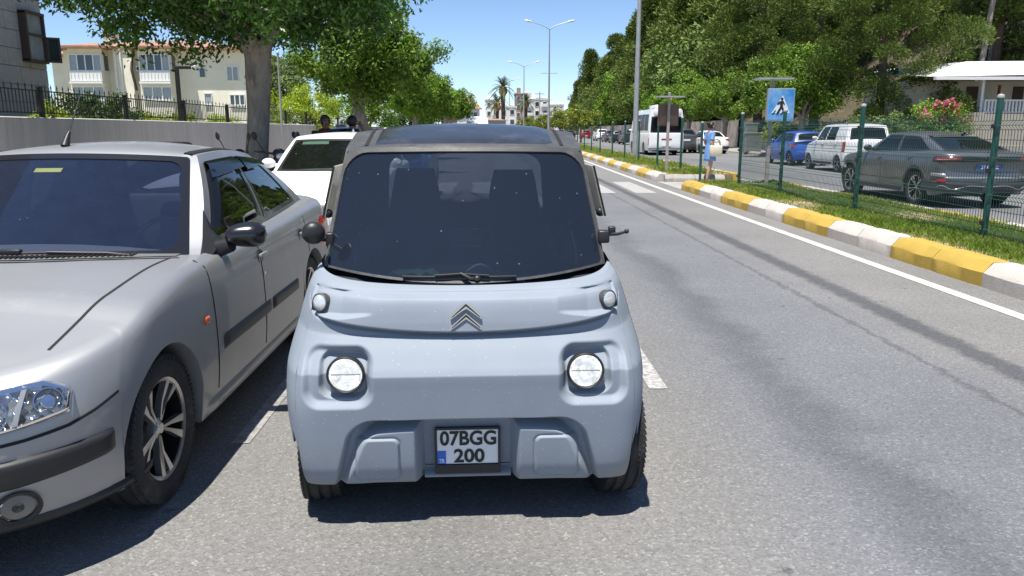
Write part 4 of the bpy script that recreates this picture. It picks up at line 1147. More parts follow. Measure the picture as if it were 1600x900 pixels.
# small things lying on the dashboard
ca, sa = math.cos(MR), math.sin(MR)
def wp(x, y, z): y -= HS; return (MX + x * ca - y * sa, MY + x * sa + y * ca, z)
r_ = random.Random(4); b = MB(); P = [[(-.11 + .22 * i / 8, -.05 + .1 * j / 5, .012 + .022 * abs(math.sin(i * 1.3 + j)) * (0 < i < 8)) for i in range(9)] for j in range(6)]; b.grid(P)
o = b.build('cloth', M('green_cloth', (.10, .30, .12), .9, var=(30, .3)), smooth=180, loc=wp(-.22, .46, .895), rot=(0, 0, .1)); tag(o, 'crumpled green cloth lying on the microcar dashboard behind the windscreen', 'cloth')
b = MB(); b.tube([(-.06 + .12 * f, .0, .015 + .035 * math.sin(PI * f)) for f in np.linspace(0, 1, 9)], .007, 6); b.tube([(.06 + .05 * f, .02 * f, .012 + .012 * math.sin(2 * PI * f)) for f in np.linspace(0, 1, 7)], .005, 6)
o = b.build('sunglasses', M('pale_frame', (.6, .6, .6), .3), smooth=180, loc=wp(.06, .47, .897)); tag(o, 'pale sunglasses left in the middle of the microcar dashboard', 'sunglasses')
b = MB(); b.box((0, 0, .004), (.09, .03, .006), bev=.002); o = b.build('paper_ticket', M('ticket_paper', (.55, .62, .70), .7), loc=wp(.20, .42, .892), rot=(.5, 0, 0)); tag(o, 'small pale paper ticket at the foot of the microcar windscreen', 'ticket')
# ------------------------------------------------------------------ the silver saloon parked on the left
m_silver = M('silver_paint', (.335, .34, .35), .45, .55, var=(3, .06), coat=.35, dirt=((.46, .44, .40), 3.0, .58, .9))
m_sedan_ws = glass_mat('saloon_windscreen', (.50, .55, .66), .055, (.18, .25, .50), 1.62, gl=1.0)  # strong blue in the dust film stands in for reflected sky
m_sedan_sg = glass_mat('saloon_side_glass', (.10, .12, .11), .02, (.15, .15, .13), 1.7)
SS = Shape(L=4.43, W=1.71, n=2.45, nr=2.6, cf=.80, cr=.62, a1=.83, a2=3.41, Ra=.350, rw=.305, ww=.20,
    yF=[(.17, .10), (.26, .05), (.40, .0), (.52, .0), (.57, .02), (.66, .09), (.72, .16), (.8, .3)], yR=[(.2, .1), (.35, .02), (.6, 0), (.8, .03), (1.02, .10)],
    hx=[(.17, .955), (.30, .985), (.48, 1.0), (.62, .998), (.78, .985), (.93, .945), (1.02, .91)], zs=.19, zf=.205, zr=.24,
    zsh=[(0, .705), (.25, .745), (.8, .845), (1.25, .905), (2.2, .925), (3.4, .955), (4.43, .985)], crown=.06, rs=.055,
    ywb=1.20, dwb=.30, ywh=1.90, dwh=.15, yrh=3.22, drh=.10, yrb=4.10, drb=.26, xb=.755, xt=.575, xrear=.90,
    zroof=[(1.85, 1.385), (2.1, 1.425), (2.5, 1.435), (3.0, 1.40), (3.3, 1.345)], rcrown=.055, bulge=.028)
m_blackglossy = M('black_trim', (.012, .012, .014), .22, coat=.4)
m_rimface = M('machined_alloy', (.55, .54, .52), .28, .85, var=(20, .1)); m_rimback = M('black_alloy', (.008, .008, .009), .35)
sedan = car('parked_car', 'silver four-door saloon with black door mirror parked at the left edge', 'car', SS, m_silver, (-2.155, 2.17 + 2.215), 0,
    see=True, glass=m_sedan_ws, trim=m_blackglossy, style='twin', ns=5, Rr=.205, face=m_rimface, back=m_rimback,
    windows=[('windshield', 0, .945, .015, .965), ('side_window', 1.05, 1.47, .085, .905), ('side_window', 1.50, 1.90, .085, .905), ('rear_window', 2.12, 3, .08, .92)],
    head=dict(s0=.40, s1=.60, lo=(.545, .60), hi=(.70, .735)), tail=dict(s0=1.95, s1=2.5, lo=(.62, .62), hi=(.86, .86)), mirrors=False, handles=False, detail=True, plates=True, plate_z=(.40, .72))
SO = Vector((0, -SS.L / 2, 0))
for o in kids(sedan):
    if o.name.split('.')[0] == 'side_window': o.data.materials[0] = m_sedan_sg
# tidy: hand-made headlights instead of the generic ones
for o in kids(sedan):
    if o.name.split('.')[0] in ('headlight',): bpy.data.objects.remove(o)
m_hl = M('headlight_reflector', (.5, .52, .55), .10, .92)
t = m_hl.node_tree; co = nd(t, 'ShaderNodeTexCoord'); vo = nd(t, 'ShaderNodeTexVoronoi', Scale=30.0); t.links.new(co.outputs['Object'], vo.inputs['Vector'])
sq = nd(t, 'ShaderNodeSeparateColor'); t.links.new(vo.outputs['Color'], sq.inputs[0]); cr_ = nd(t, 'ShaderNodeValToRGB'); cr_.color_ramp.elements[0].color = (.05, .055, .06, 1); cr_.color_ramp.elements[1].color = (.9, .92, .95, 1); t.links.new(sq.outputs[0], cr_.inputs['Fac']); t.links.new(cr_.outputs['Color'], t.nodes['Principled BSDF'].inputs['Base Color'])
bp = nd(t, 'ShaderNodeBump', Strength=1.0, Distance=.05); t.links.new(vo.outputs['Distance'], bp.inputs['Height']); t.links.new(bp.outputs[0], t.nodes['Principled BSDF'].inputs['Normal'])
m_psilver = M('lamp_rim_grey', (.30, .31, .32), .4)
m_hl_glass = glass_mat('headlight_glass', (.88, .90, .92), .02, (.55, .57, .6), 1.5)
def shifted(o): o.location.y = -SS.L / 2; return o
def deck(x, y):
    s = SS.s_y(y); e = SS.pt(s, SS.fzsh(SS.per(s)[1])); f_ = x / e.x
    return Vector((x, e.y, e.z + SS.crown * (1 - f_ * f_) * min(1, (e.x / (SS.W / 2 - SS.rs)) ** 2)))
for side in (-1, 1):
    lo = lambda f: .540 + .03 * f ** 2.2; hi = lambda f: .662 + .030 * math.sin(min(1, f * 1.15) * PI / 2) - .055 * max(0, f - .72) ** 1.1 * 3.2
    rim = shifted(drape(SS, 'headlight', m_psilver, sedan, .27, .625, lo, hi, .006, side, n=30, k=9, edge=.15))
    lo2 = lambda f: lo(.04 + .92 * f) + .007; hi2 = lambda f: hi(.04 + .92 * f) - .007
    shifted(drape(SS, 'reflector', m_hl, rim, .280, .615, lo2, hi2, .013, side, n=30, k=9, edge=.1, base=.0055)).location.y = 0
    b = MB(); c = SS.on(.40, .605, .010, side); face = Matrix.Translation(c) @ SS.nrm(.40, .605, side).to_track_quat('Z', 'Y').to_matrix().to_4x4()
    b.lathe([(.055, .012), (.06, .012), (.06, .004)], 28, face); b.lathe([(0, .009), (.02, .011), (.025, .007)], 20, face); b.build('lamp_bowl', m_chrome, rim, smooth=40)
    b = MB(); c = SS.on(.55, .62, .010, side); face = Matrix.Translation(c) @ SS.nrm(.55, .62, side).to_track_quat('Z', 'Y').to_matrix().to_4x4()
    b.lathe([(.042, .012), (.046, .012), (.046, .004)], 24, face); b.lathe([(0, .009), (.02, .010), (.024, .006)], 20, face); b.build('lamp_bowl', m_chrome, rim, smooth=40)
    pts = [(.472, .562), (.480, .672)]; b = MB(); 
    sr = seam(SS, pts, .014, m_psilver, rim, side, 'lamp_divider', .020)
    shifted(drape(SS, 'lamp_glass', m_hl_glass, rim,   .277, .618, lambda f: lo(.03 + .94 * f) + .008, lambda f: hi(.03 + .94 * f) - .008, .030, side, n=30, k=9, edge=.3, base=.006)).location.y = 0
    # bumper moulding, lower spoiler, fog lamp
    shifted(drape(SS, 'bumper_strip', m_black, sedan, .0, .775, lambda f: .36 + .05 * max(0, f - .6), lambda f: .462 + .01 * f, .022, side, n=40, k=10, edge=.2, base=-.03))
    shifted(drape(SS, 'front_spoiler', m_black, sedan, .0, .93, lambda f: .185 + .02 * f * f, lambda f: .232 + .012 * f * f, .012, side, n=30, k=4))
    c = SS.on(.455, .285, .0, side); face = Matrix.Translation(c + SO) @ SS.nrm(.455, .285, side).to_track_quat('Z', 'Y').to_matrix().to_4x4()
    b = MB(); b.lathe([(.053, -.02), (.068, -.002), (.071, .008), (.064, .010), (.056, .003)], 32, face); fg = b.build('fog_light', m_black, sedan, smooth=40)
    b = MB(); b.lathe([(0, .010), (.03, .0085), (.056, .002)], 28, face); b.build('fog_lens', m_hl_glass, fg, smooth=180)
    b = MB(); b.lathe([(0, -.02), (.03, -.012), (.056, .001)], 24, face); b.lathe([(0, .004), (.018, .004), (.02, -.01)], 20, face); b.build('fog_reflector', m_hl, fg)
    shifted(seam(SS, [(.0, .505), (.28, .508), (.50, .518), (.62, .530), (.70, .552), (SS.s_y(.475), .585)], .010, m_seam, sedan, side, 'bumper_gap'))
    # side moulding, crease, indicator, door handles
    for y0, y1 in ((1.45, 2.28), (2.305, 2.92)):
        shifted(drape(SS, 'side_moulding', m_blackglossy if False else M('moulding_grey', (.05, .052, .055), .5), sedan, SS.s_y(y0), SS.s_y(y1), lambda f: .455, lambda f: .535, .014, side, n=24, k=6, edge=.35))
    shifted(drape(SS, 'side_indicator', M('indicator_orange', (.62, .12, .02), .25, coat=.5), sedan, SS.s_y(1.235), SS.s_y(1.295), .630, .672, .010, side, n=8, k=6, edge=.4))
    shifted(drape(SS, 'door_sill', m_silver, sedan, SS.s_y(1.23), SS.s_y(3.02), .185, .265, .016, side, n=30, k=5, edge=.3))
    for y in (2.17, 3.10):
        s = SS.s_y(y); z = .795
        c = SS.on(s, z, .0, side) + SO
        b = MB(); m4 = Matrix.Translation(c) @ Matrix.Rotation(side * PI / 2, 4, 'Y'); b.lathe([(0, -.004), (.030, -.002), (.043, .004), (.046, .0015)], 24, m4); h = b.build('door_handle', m_black, sedan, smooth=40)
        b = MB(); b.box(c + Vector((side * .016, .01, .012)), (.022, .13, .028), bev=.010); b.build('handle_grip', m_silver, h, smooth=40)
    c = SS.on(SS.s_y(2.19), .70, .004, side) + SO; b = MB(); b.lathe([(0, .004), (.010, .004), (.012, 0)], 14, Matrix.Translation(c) @ Matrix.Rotation(side * PI / 2, 4, 'Y')); b.build('door_lock', m_chrome, sedan, smooth=40)
    # roof mouldings, wind deflectors
    pts = []; 
    for u in np.linspace(0, 1, 24):
        f = .93; y = (SS.ywh + SS.dwh * f * f) * (1 - u) + (SS.yrh - SS.drh * f * f) * u; xx = SS.xt * f * (1 - (1 - SS.xrear) * u * u); pts.append(Vector((side * xx, y, SS.fzr(y) - SS.rcrown * f * f)) + SO)
    ribbon(pts, [Vector((side * .15, 0, 1)).normalized()] * len(pts), .042, 'roof_moulding', m_black, sedan, .006)
    for a, c_ in ((1.045, 1.47), (1.50, 1.86)):
        b = MB(); P = []
        n = 18
        for i in range(n + 1):
            f = i / n; g = a + (c_ - a) * f; drop = .20 * (1 - .2 * f)
            P.append([SS.gp(g, .915, side, .006) + SO, SS.gp(g, .86, side, .030) + SO, SS.gp(g, .915 - drop, side, .038) + SO, SS.gp(g, .91 - drop, side, .030) + SO])
        if a < 1.2:
            for tt in np.linspace(.70, .16, 8):
                pass
        b.grid(P); b.build('wind_deflector', m_darkglass, sedan, smooth=60, fixn=False)
        if a < 1.2:
            b = MB(); P = []
            for tt in np.linspace(.80, .22, 10):
                P.append([SS.gp(1.045, tt, side, .006) + SO, SS.gp(1.06, tt, side, .034) + SO, SS.gp(1.10, tt, side, .036) + SO, SS.gp(1.102, tt, side, .028) + SO])
            b.grid(P); b.build('wind_deflector', m_darkglass, sedan, smooth=60, fixn=False)
    b = MB(); b.grid([[SS.gp(1.72 + .012 * k, tt, side, .004) + SO for tt in (.09, .9)] for k in range(2)]); b.build('window_bar', m_black, sedan, fixn=False)
    # door mirror
    p = SS.gp(1.035, .09, side) + SO
    b = MB(); b.add([p + Vector((side * .012, -.12, -.10)), p + Vector((side * .020, .12, -.10)), p + Vector((side * -.012, .13, .06)), p + Vector((side * -.03, .06, .17)), p + Vector((side * .05, -.02, -.02)), p + Vector((side * .05, .10, -.02))], [(0, 4, 3), (0, 1, 5, 4), (4, 5, 2, 3), (1, 2, 5)])
    b.tube([p + Vector((side * .02, .03, -.03)), p + Vector((side * .12, -.0, .0))], [.045, .035], 10)
    mr = b.build('mirror_base', m_black, sedan, smooth=40)
    b = MB(); n = 16; P = []
    for i in range(n + 1):
        f = i / n; xx = .085 + .20 * f; hh = .058 * (max(0, 1 - (2 * f - 1) ** 4) ** .5) * (.80 + .28 * math.sin(f * 2.4)); dd = .075 * (max(0, 1 - (2 * f - 1) ** 4) ** .5)
        row = []
        for k in range(17):
            tq = 2 * PI * k / 16; row.append(p + Vector((side * xx, .02 + dd * math.cos(tq) * (.35 if math.cos(tq) > 0 else 1) + f * .03, .045 + hh * math.sin(tq))))
        P.append(row)
    b.grid(P); b.build('mirror_housing', m_blackglossy, mr, smooth=180, weld=True)
    b = MB(); P = []
    for f in np.linspace(.08, .92, 10):
        xx = .085 + .20 * f; hh = .050 * (1 - (2 * f - 1) ** 4) ** .5; P.append([p + Vector((side * xx, .050 + f * .03, .045 - hh)), p + Vector((side * xx, .050 + f * .03, .045 + hh))])
    b.grid(P); b.build('mirror_glass', m_chrome, mr, fixn=False)
    # bonnet shut line
    pts, nn = [], []
    for f_ in np.linspace(0, 1, 26):
        p = deck(side * (.615 + .055 * f_), .26 + 1.12 * f_); pts.append(p + SO); nn.append(Vector((side * .25, -.12, 1)).normalized())
    ribbon(pts, nn, .010, 'bonnet_gap', m_seam, sedan, .0018)
# bonnet rear edge, cowl grille, wipers, sticker, aerial
pts = [deck(x, 1.10 + .26 * (abs(x) / .66) ** 2) + SO for x in np.linspace(-.70, .70, 40)]
ribbon(pts, [Vector((0, -.15, 1)).normalized()] * 40, .012, 'bonnet_gap', m_seam, sedan, .002)
b = MB(); P = [[deck(x, 1.125 + .27 * (abs(x) / .66) ** 2) + SO + Vector((0, 0, .004)) for x in np.linspace(-.68, .68, 30)], [deck(x, 1.24 + .27 * (abs(x) / .66) ** 2) + SO + Vector((0, 0, .006)) for x in np.linspace(-.68, .68, 30)]]
b.grid(P); cw = b.build('cowl_panel', M('cowl_grey', (.12, .122, .125), .6), sedan, fixn=False)
b = MB()
for x in np.linspace(-.42, .52, 48):
    p0 = deck(x, 1.14 + .27 * (abs(x) / .66) ** 2) + SO; p1 = deck(x, 1.20 + .27 * (abs(x) / .66) ** 2) + SO; b.box((p0 + p1) / 2 + Vector((0, 0, .007)), (.008, .06, .006))
b.build('cowl_slats', m_black, cw)
def onw(x, t, o):
    g = abs(x) / (SS.xb + (SS.xt - SS.xb) * t); return SS.gp(g, t, 1 if x >= 0 else -1, o) + SO
for xa, xb2 in ((.50, -.12), (-.08, -.68)):
    b = MB(); b.tube([onw(xa, .0, .02), onw(xa - .08, .012, .03), onw((xa + xb2) / 2, .035, .024)], [.014, .010, .006], 8); wa = b.build('wiper_arm', m_black, sedan, smooth=50)
    b = MB(); b.tube([onw(xa - .04 - (xa - xb2 - .04) * f, .018 + .028 * math.sin(PI * f), .010) for f in np.linspace(0, 1, 12)], .008, 6); b.box(onw(xb2 + .16, .05, .018), (.09, .03, .022), bev=.006); b.build('wiper_blade', m_black, wa, smooth=50)
b = MB(); b.grid([[onw(x, t, -.010) for x in (-.14, .0)] for t in (.80, .84)]); b.build('windscreen_sticker', M('sticker_yellow', (.75, .72, .12), .6), sedan, fixn=False)
b = MB(); b.box(onw(-.06, .93, -.03), (.2, .02, .05), bev=.01); b.build('inner_mirror', m_black, sedan, smooth=40)
pb_ = Vector((.16, 1.98, 0)); pb_.z = SS.fzr(1.98) - .005
pb_ = Vector((-.10, 2.02, SS.fzr(2.02) - SS.rcrown * .03))
b = MB(); b.tube([pb_ + SO, pb_ + SO + Vector((.005, .025, .05)), pb_ + SO + Vector((.01, .04, .075))], [.024, .014, .009], 10); ae = b.build('aerial_base', m_black, sedan, smooth=50)
b = MB(); b.tube([pb_ + SO + Vector((.003, .035, .06)), pb_ + SO + Vector((.0, .215, .275))], [.0055, .003], 6); b.build('aerial_rod', m_black, ae)
# ------------------------------------------------------------------ the other vehicles
def paint(name, col, rough=.3, metal=0.0): return M(name, col, rough, metal, var=(2, .05), coat=.5)
m_pw = paint('white_paint', (.80, .80, .79)); m_pgrey = paint('graphite_paint', (.155, .157, .165), .3, .5); m_pblue = paint('blue_paint', (.035, .10, .46))
m_pdark = paint('dark_paint', (.02, .022, .026)); m_pred = paint('red_paint', (.30, .018, .025)); m_psil = paint('pale_silver_paint', (.42, .43, .44), .3, .6)
m_pgrey2 = paint('mid_grey_paint', (.10, .105, .115), .3, .5); m_pblue2 = paint('steel_blue_paint', (.06, .14, .30)); m_cladding = M('grey_cladding', (.055, .055, .058), .6)
m_dgw = glass_mat('hatch_windscreen', (.30, .36, .34), .03, (.2, .22, .2), 1.6)

def hatch(**k):
    d = dict(L=4.05, W=1.74, n=2.6, nr=3.2, cf=.72, cr=.42, a1=.80, a2=3.36, Ra=.35, rw=.31, zs=.2,
        yF=[(.2, .06), (.45, 0), (.62, .06), (.75, .2)], yR=[(.25, .08), (.5, 0), (.75, .02), (1.0, .10)],
        zsh=[(0, .70), (.9, .90), (1.4, .95), (3.0, .99), (4.05, 1.02)], ywb=1.02, dwb=.28, ywh=1.72, dwh=.14, yrh=3.55, drh=.08, yrb=3.90, drb=.14, xb=.76, xt=.58,
        zroof=[(1.65, 1.38), (2.1, 1.46), (2.8, 1.47), (3.6, 1.40)], rcrown=.05)
    d.update(k); return Shape(**d)
W_HATCH = [('windshield', 0, .93, .02, .96), ('side_window', 1.08, 1.46, .08, .90), ('side_window', 1.50, 1.90, .08, .90), ('rear_window', 2.12, 3, .10, .90)]

# white hatchback behind the saloon and the microcar, nose to the camera
Sw = hatch()
wcar = car('parked_car', 'white hatchback parked between the silver saloon and the trees, only windscreen and bonnet showing', 'car', Sw, m_pw, (-2.22, 9.35 + 2.02), 0, see=True, glass=m_dgw, windows=W_HATCH, plates=True, grille=(.5, .45, .62))
b = MB(); b.grid([[Sw.gp(abs(x), t, 1 if x >= 0 else -1, -.006) + Vector((0, -Sw.L / 2, 0)) for x in np.linspace(-.72, -.08, 7)] for t in (.82, .91)]); b.build('sun_strip', M('sun_strip', (.62, .78, .66), .5), wcar, fixn=False)
def on_s(S, x, t, o): 
    g = abs(x) / (S.xb + (S.xt - S.xb) * t); return S.gp(min(g, 1), t, 1 if x >= 0 else -1, o) + Vector((0, -S.L / 2, 0))
for xa, xb2 in ((.45, -.1), (-.1, -.62)):
    b = MB(); b.tube([on_s(Sw, xa - (xa - xb2) * f, .03 + .02 * f, .015) for f in np.linspace(0, 1, 8)], .010, 6); b.build('wiper', m_black, wcar)
b = MB(); b.prism([(0, 0), (.16, 0), (.13, .07), (.09, .095)], (-.012, 1.2, Sw.fzr(3.3) - .01), (0, 1, 0), (0, 0, 1), .024); b.build('shark_fin', m_pw, wcar)

# blue car with a roof sign behind it, others further along the kerb
Sb = hatch(L=4.3, zroof=[(1.65, 1.40), (2.1, 1.46), (2.8, 1.47), (3.6, 1.42)])
bc = car('parked_car', 'blue car with red and white roof sign, parked behind the white hatchback', 'car', Sb, m_pblue2, (-2.15, 17.2), 0, windows=W_HATCH, plates=False)
b = MB(); b.box((-.32, .35, 1.50), (.36, .14, .11), bev=.02); sg = b.build('roof_sign', m_pw, bc, smooth=40); b = MB(); b.box((-.32, .276, 1.50), (.3, .006, .05)); b.build('sign_band', m_pred, sg)
dup(bc, (-4.9, 27.0, .14), 0, 'blue car up on the left pavement, half hidden behind the second tree trunk')
for o in kids(bpy.data.objects['parked_car.002'] if 'parked_car.002' in bpy.data.objects else bc): pass
dup(wcar, (-4.1, 46, 0), 0, 'white car far down the left kerb beyond the second tree')

# --- the large grey crossover in the opposite lane, seen from behind through the fence
Sg = Shape(L=4.69, W=1.86, n=2.6, nr=3.4, cf=.8, cr=.50, a1=.92, a2=3.71, Ra=.40, rw=.355, ww=.22, zs=.24, zf=.24, zr=.30,
    yF=[(.2, .06), (.5, 0), (.7, .08), (.85, .2)], yR=[(.28, .16), (.42, .03), (.62, .02), (.72, .07), (.90, .03), (.97, .0), (1.06, .03)], hx=[(.2, .955), (.4, .985), (.62, .99), (.80, 1.0), (.92, .98), (1.06, .94)],
    zsh=[(0, .80), (.9, .97), (1.4, 1.01), (3.3, 1.05), (4.2, 1.09), (4.69, 1.06)], crown=.03, rs=.06, ywb=1.12, dwb=.30, ywh=1.92, dwh=.14, yrh=3.38, drh=.14, yrb=4.42, drb=.20, xb=.79, xt=.58, xrear=.92,
    zroof=[(1.8, 1.42), (2.2, 1.48), (2.8, 1.475), (3.5, 1.38)], rcrown=.04, bulge=.02)
suv = car('crossover_car', 'large graphite-grey fastback crossover driving away behind the green mesh fence', 'car', Sg, m_pgrey, (9.50, 16.95), PI + .02, style='twin', ns=5, Rr=.245, face=m_rimface, back=m_rimback, detail=True,
    windows=[('windshield', 0, .93, .02, .96), ('side_window', 1.08, 1.46, .10, .90), ('side_window', 1.49, 1.90, .10, .86), ('rear_window', 2.10, 3, .06, .93)], tail=dict(s0=2.06, s1=2.72, lo=(.905, .93), hi=(.985, .985)), sill=m_cladding, plates=False, mirror_mat=m_black)
sh = -Sg.L / 2
def sfix(o): o.location.y = sh; return o
for side in (1, -1):
    sfix(drape(Sg, 'tail_panel', m_blackglossy, suv, 2.02, 2.995, .885, lambda f: 1.0, .009, side, n=30, k=5))
    sfix(drape(Sg, 'light_blade', m_clear_lens, suv, 2.14, 2.62, lambda f: .925 + .02 * f, lambda f: .945 + .02 * f, .020, side, n=20, k=4))
    sfix(drape(Sg, 'rear_valance', m_cladding, suv, 1.93, 2.995, .31, lambda f: .575 - .06 * f, .014, side, n=36, k=6))
    sfix(drape(Sg, 'bumper_flank', m_psil, suv, 2.03, 2.45, lambda f: .62 - .02 * f, lambda f: .685 - .01 * f, .018, side, n=24, k=5))
    sfix(drape(Sg, 'bumper_trim', m_psil, suv, 2.40, 2.995, .575, .612, .020, side, n=24, k=4))
    sfix(drape(Sg, 'diffuser_trim', m_psil, suv, 2.22, 2.995, lambda f: .40 + .03 * math.sin(f * 9), lambda f: .425 + .03 * math.sin(f * 9), .020, side, n=36, k=4))
    sfix(drape(Sg, 'reflector_lamp', m_red_lens, suv, 2.22, 2.46, .505, .565, .020, side, n=12, k=5))
    for a in (Sg.a1, Sg.a2):
        pts, nn = [], []
        for th in np.linspace(.06 * PI, .94 * PI, 26):
            y = a - (Sg.Ra + .022) * math.cos(th); z = Sg.rw + (Sg.Ra + .022) * math.sin(th); s = Sg.s_y(y); pts.append(Sg.pt(s, z, side)); nn.append(Sg.nrm(s, z, side))
        sfix(ribbon(pts, nn, .055, 'arch_cladding', m_cladding, suv, .010))
    b = MB(); P = []
    for u in np.linspace(.75, 1, 10): pass
p = Sg.on(3.0, .80, .012); b = MB(); b.box((0, p.y + sh, .80), (.54, .016, .125), bev=.004); npl = b.build('number_plate', M('dark_plate', (.05, .10, .24), .35), suv)
fit_text('07 C 122', .36, .075, Matrix.Translation((.0, p.y + sh + .011, .80)) @ Matrix.Rotation(PI, 4, 'Z'), m_white_plate, npl, 'plate_lettering', .02)
b = MB(); b.tube([(0, 1.35, 1.40), (0, 1.45, 1.455), (0, 1.50, 1.41)], [.03, .02, .015], 8); b.build('roof_fin', m_black, suv)
b = MB(); P = []
for f in np.linspace(-.8, .8, 15):
    y = 3.40 - .14 * f * f; z = Sg.fzr(y) - Sg.rcrown * f * f; P.append([(f * Sg.xt, y - .05 + sh, z + .012), (f * Sg.xt * 1.02, y + .16 + sh, z - .012), (f * Sg.xt * 1.02, y + .16 + sh, z - .035), (f * Sg.xt, y - .02 + sh, z - .02)])
b.grid(P); b.build('spoiler', m_pgrey, suv, smooth=40)

# --- cars standing along the far kerb
Sv = Shape(L=3.96, W=1.72, n=2.6, nr=4.5, cf=.70, cr=.25, a1=.78, a2=3.29, Ra=.345, rw=.305, zs=.25, yF=[(.2, .06), (.45, 0), (.7, .08), (.9, .25)], yR=[(.25, .04), (.5, 0), (1.0, .02), (1.2, .05)],
    zsh=[(0, .78), (.8, 1.02), (1.2, 1.10), (3.96, 1.14)], ywb=.92, dwb=.26, ywh=1.58, dwh=.12, yrh=3.72, drh=.04, yrb=3.86, drb=.06, xb=.78, xt=.66, zroof=[(1.5, 1.64), (2.0, 1.72), (3.0, 1.73), (3.8, 1.69)], rcrown=.04, rs=.05)
W_VAN = [('windshield', 0, .93, .02, .95), ('side_window', 1.07, 1.33, .06, .86), ('side_window', 1.37, 1.66, .06, .86), ('rear_window', 2.15, 3, .06, .80)]
van = car('parked_van', 'white compact passenger van parked nose-out beyond the fence, between blue hatchback and grey crossover', 'van', Sv, m_pw, (13.2, 28.9), PI, windows=W_VAN, tail=dict(s0=1.965, s1=2.18, lo=(.72, .72), hi=(1.10, 1.10)), bumper=m_cladding, sill=m_cladding, plate_z=(.45, .75), style='multi', ns=6)
for sx in (-1, 1):
    b = MB(); b.tube([(sx * .60, -.55, 1.70), (sx * .60, -.50, 1.76), (sx * .60, 1.35, 1.76), (sx * .60, 1.4, 1.70)], .02, 6); b.build('roof_rail', m_black, van)
Sh2 = hatch(L=3.9, W=1.66)
bluecar = car('parked_car', 'bright blue hatchback parked in front of the white van beyond the fence', 'car', Sh2, m_pblue, (13.6, 34.6), PI, windows=W_HATCH, tail=dict(s0=2.0, s1=2.35, lo=(.74, .76), hi=(.93, .93)), plate_z=(.42, .5))
bluecar_dark = None
Sf = Shape(L=4.53, W=1.79, a1=.9, a2=3.54, cr=.5, zsh=[(0, .72), (1.2, .93), (4.53, 1.04)], ywb=1.2, ywh=1.9, yrh=3.2, yrb=4.05, zroof=[(1.8, 1.38), (2.4, 1.47), (3.3, 1.40)], xb=.74, xt=.57)
W_SED = [('windshield', 0, .93, .02, .96), ('side_window', 1.09, 1.50, .08, .90), ('side_window', 1.53, 1.88, .08, .90), ('rear_window', 2.12, 3, .08, .92)]
wsed = car('parked_car', 'white saloon parked at the far kerb behind the woman crossing', 'car', Sf, m_pw, (14.3, 51.5), PI, windows=W_SED, tail=dict(s0=2.12, s1=2.62, lo=(.80, .86), hi=(.95, .95)), plate_z=(.42, .78))
drape(Sf, 'bumper_strip', m_cladding, wsed, 2.1, 2.995, .28, .50, .012, 1, k=4).location.y = -Sf.L / 2; drape(Sf, 'bumper_strip', m_cladding, wsed, 2.1, 2.995, .28, .50, .012, -1, k=4).location.y = -Sf.L / 2
Sx = hatch(L=4.4, W=1.82, rw=.34, Ra=.39, zs=.28, a1=.85, a2=3.5, zsh=[(0, .85), (.9, 1.03), (1.4, 1.08), (4.4, 1.16)], zroof=[(1.65, 1.52), (2.1, 1.62), (2.8, 1.63), (3.7, 1.55)], yrh=3.8, yrb=4.22)
gsuv = car('parked_car', 'dark grey off-roader parked between minibus and white saloon', 'car', Sx, m_pgrey2, (12.75, 53.0), PI, windows=W_HATCH, tail=dict(s0=2.02, s1=2.5, lo=(.88, .92), hi=(1.02, 1.02)), bumper=m_cladding, plate_z=(.5, .85))
# --- white minibus
Sm = Shape(L=7.0, W=2.10, n=3.2, nr=5.0, cf=.6, cr=.28, a1=1.2, a2=5.2, Ra=.44, rw=.38, ww=.24, zs=.28, zf=.28, zr=.32, yF=[(.25, .05), (.5, 0), (1.1, .1)], yR=[(.3, .07), (.55, 0), (1.1, .02), (1.35, .04)], hx=[(.25, .97), (.6, 1), (1.4, .99)],
    zsh=[(0, 1.10), (.6, 1.22), (1.4, 1.30), (7.0, 1.32)], crown=.01, rs=.02, ywb=.35, dwb=.22, ywh=1.25, dwh=.12, yrh=6.83, drh=.10, yrb=6.94, drb=.14, xb=1.02, xt=.93, zroof=[(1.1, 2.62), (1.8, 2.76), (5.0, 2.78), (6.83, 2.74)], rcrown=.07, bulge=.03)
bus = car('minibus', 'white minibus with wide dark rear window driving away beyond the fence posts', 'minibus', Sm, m_pw, (10.0 + cx(46), 49.8), PI, windows=[('windshield', 0, .93, .02, .8), ('side_window', 1.10, 1.28, .0, .80), ('side_window', 1.31, 1.52, .12, .80), ('side_window', 1.54, 1.72, .12, .80), ('side_window', 1.74, 1.93, .12, .80), ('rear_window', 2.06, 3, .0, .70)],
    glass=M('bus_window_film', (.006, .007, .009), .30, spec=.1), tail=dict(s0=1.99, s1=2.13, lo=(.62, .62), hi=(1.05, 1.05)), plate_z=(.5, .60), handles=False, style='multi', ns=8, Rr=.24)
b = MB(); b.box((0, 2.1, 2.86), (1.3, 1.9, .22), bev=.08); b.build('roof_unit', m_pw, bus, smooth=40)
b = MB(); b.box((0, 3.46, 2.52), (1.66, .16, .42), bev=.07); b.build('rear_cap', m_pw, bus, smooth=40)
p = Sm.on(3.0, .95, .004); b = MB(); b.box((0, p.y - 3.5, .95), (.62, .012, .09)); b.build('badge_strip', m_pred, bus)
drape(Sm, 'bumper_strip', M('bus_bumper_grey', (.45, .46, .47), .5), bus, 2.0, 2.995, .34, .52, .02, 1, k=4).location.y = -3.5; drape(Sm, 'bumper_strip', bpy.data.materials['bus_bumper_grey'], bus, 2.0, 2.995, .34, .52, .02, -1, k=4).location.y = -3.5

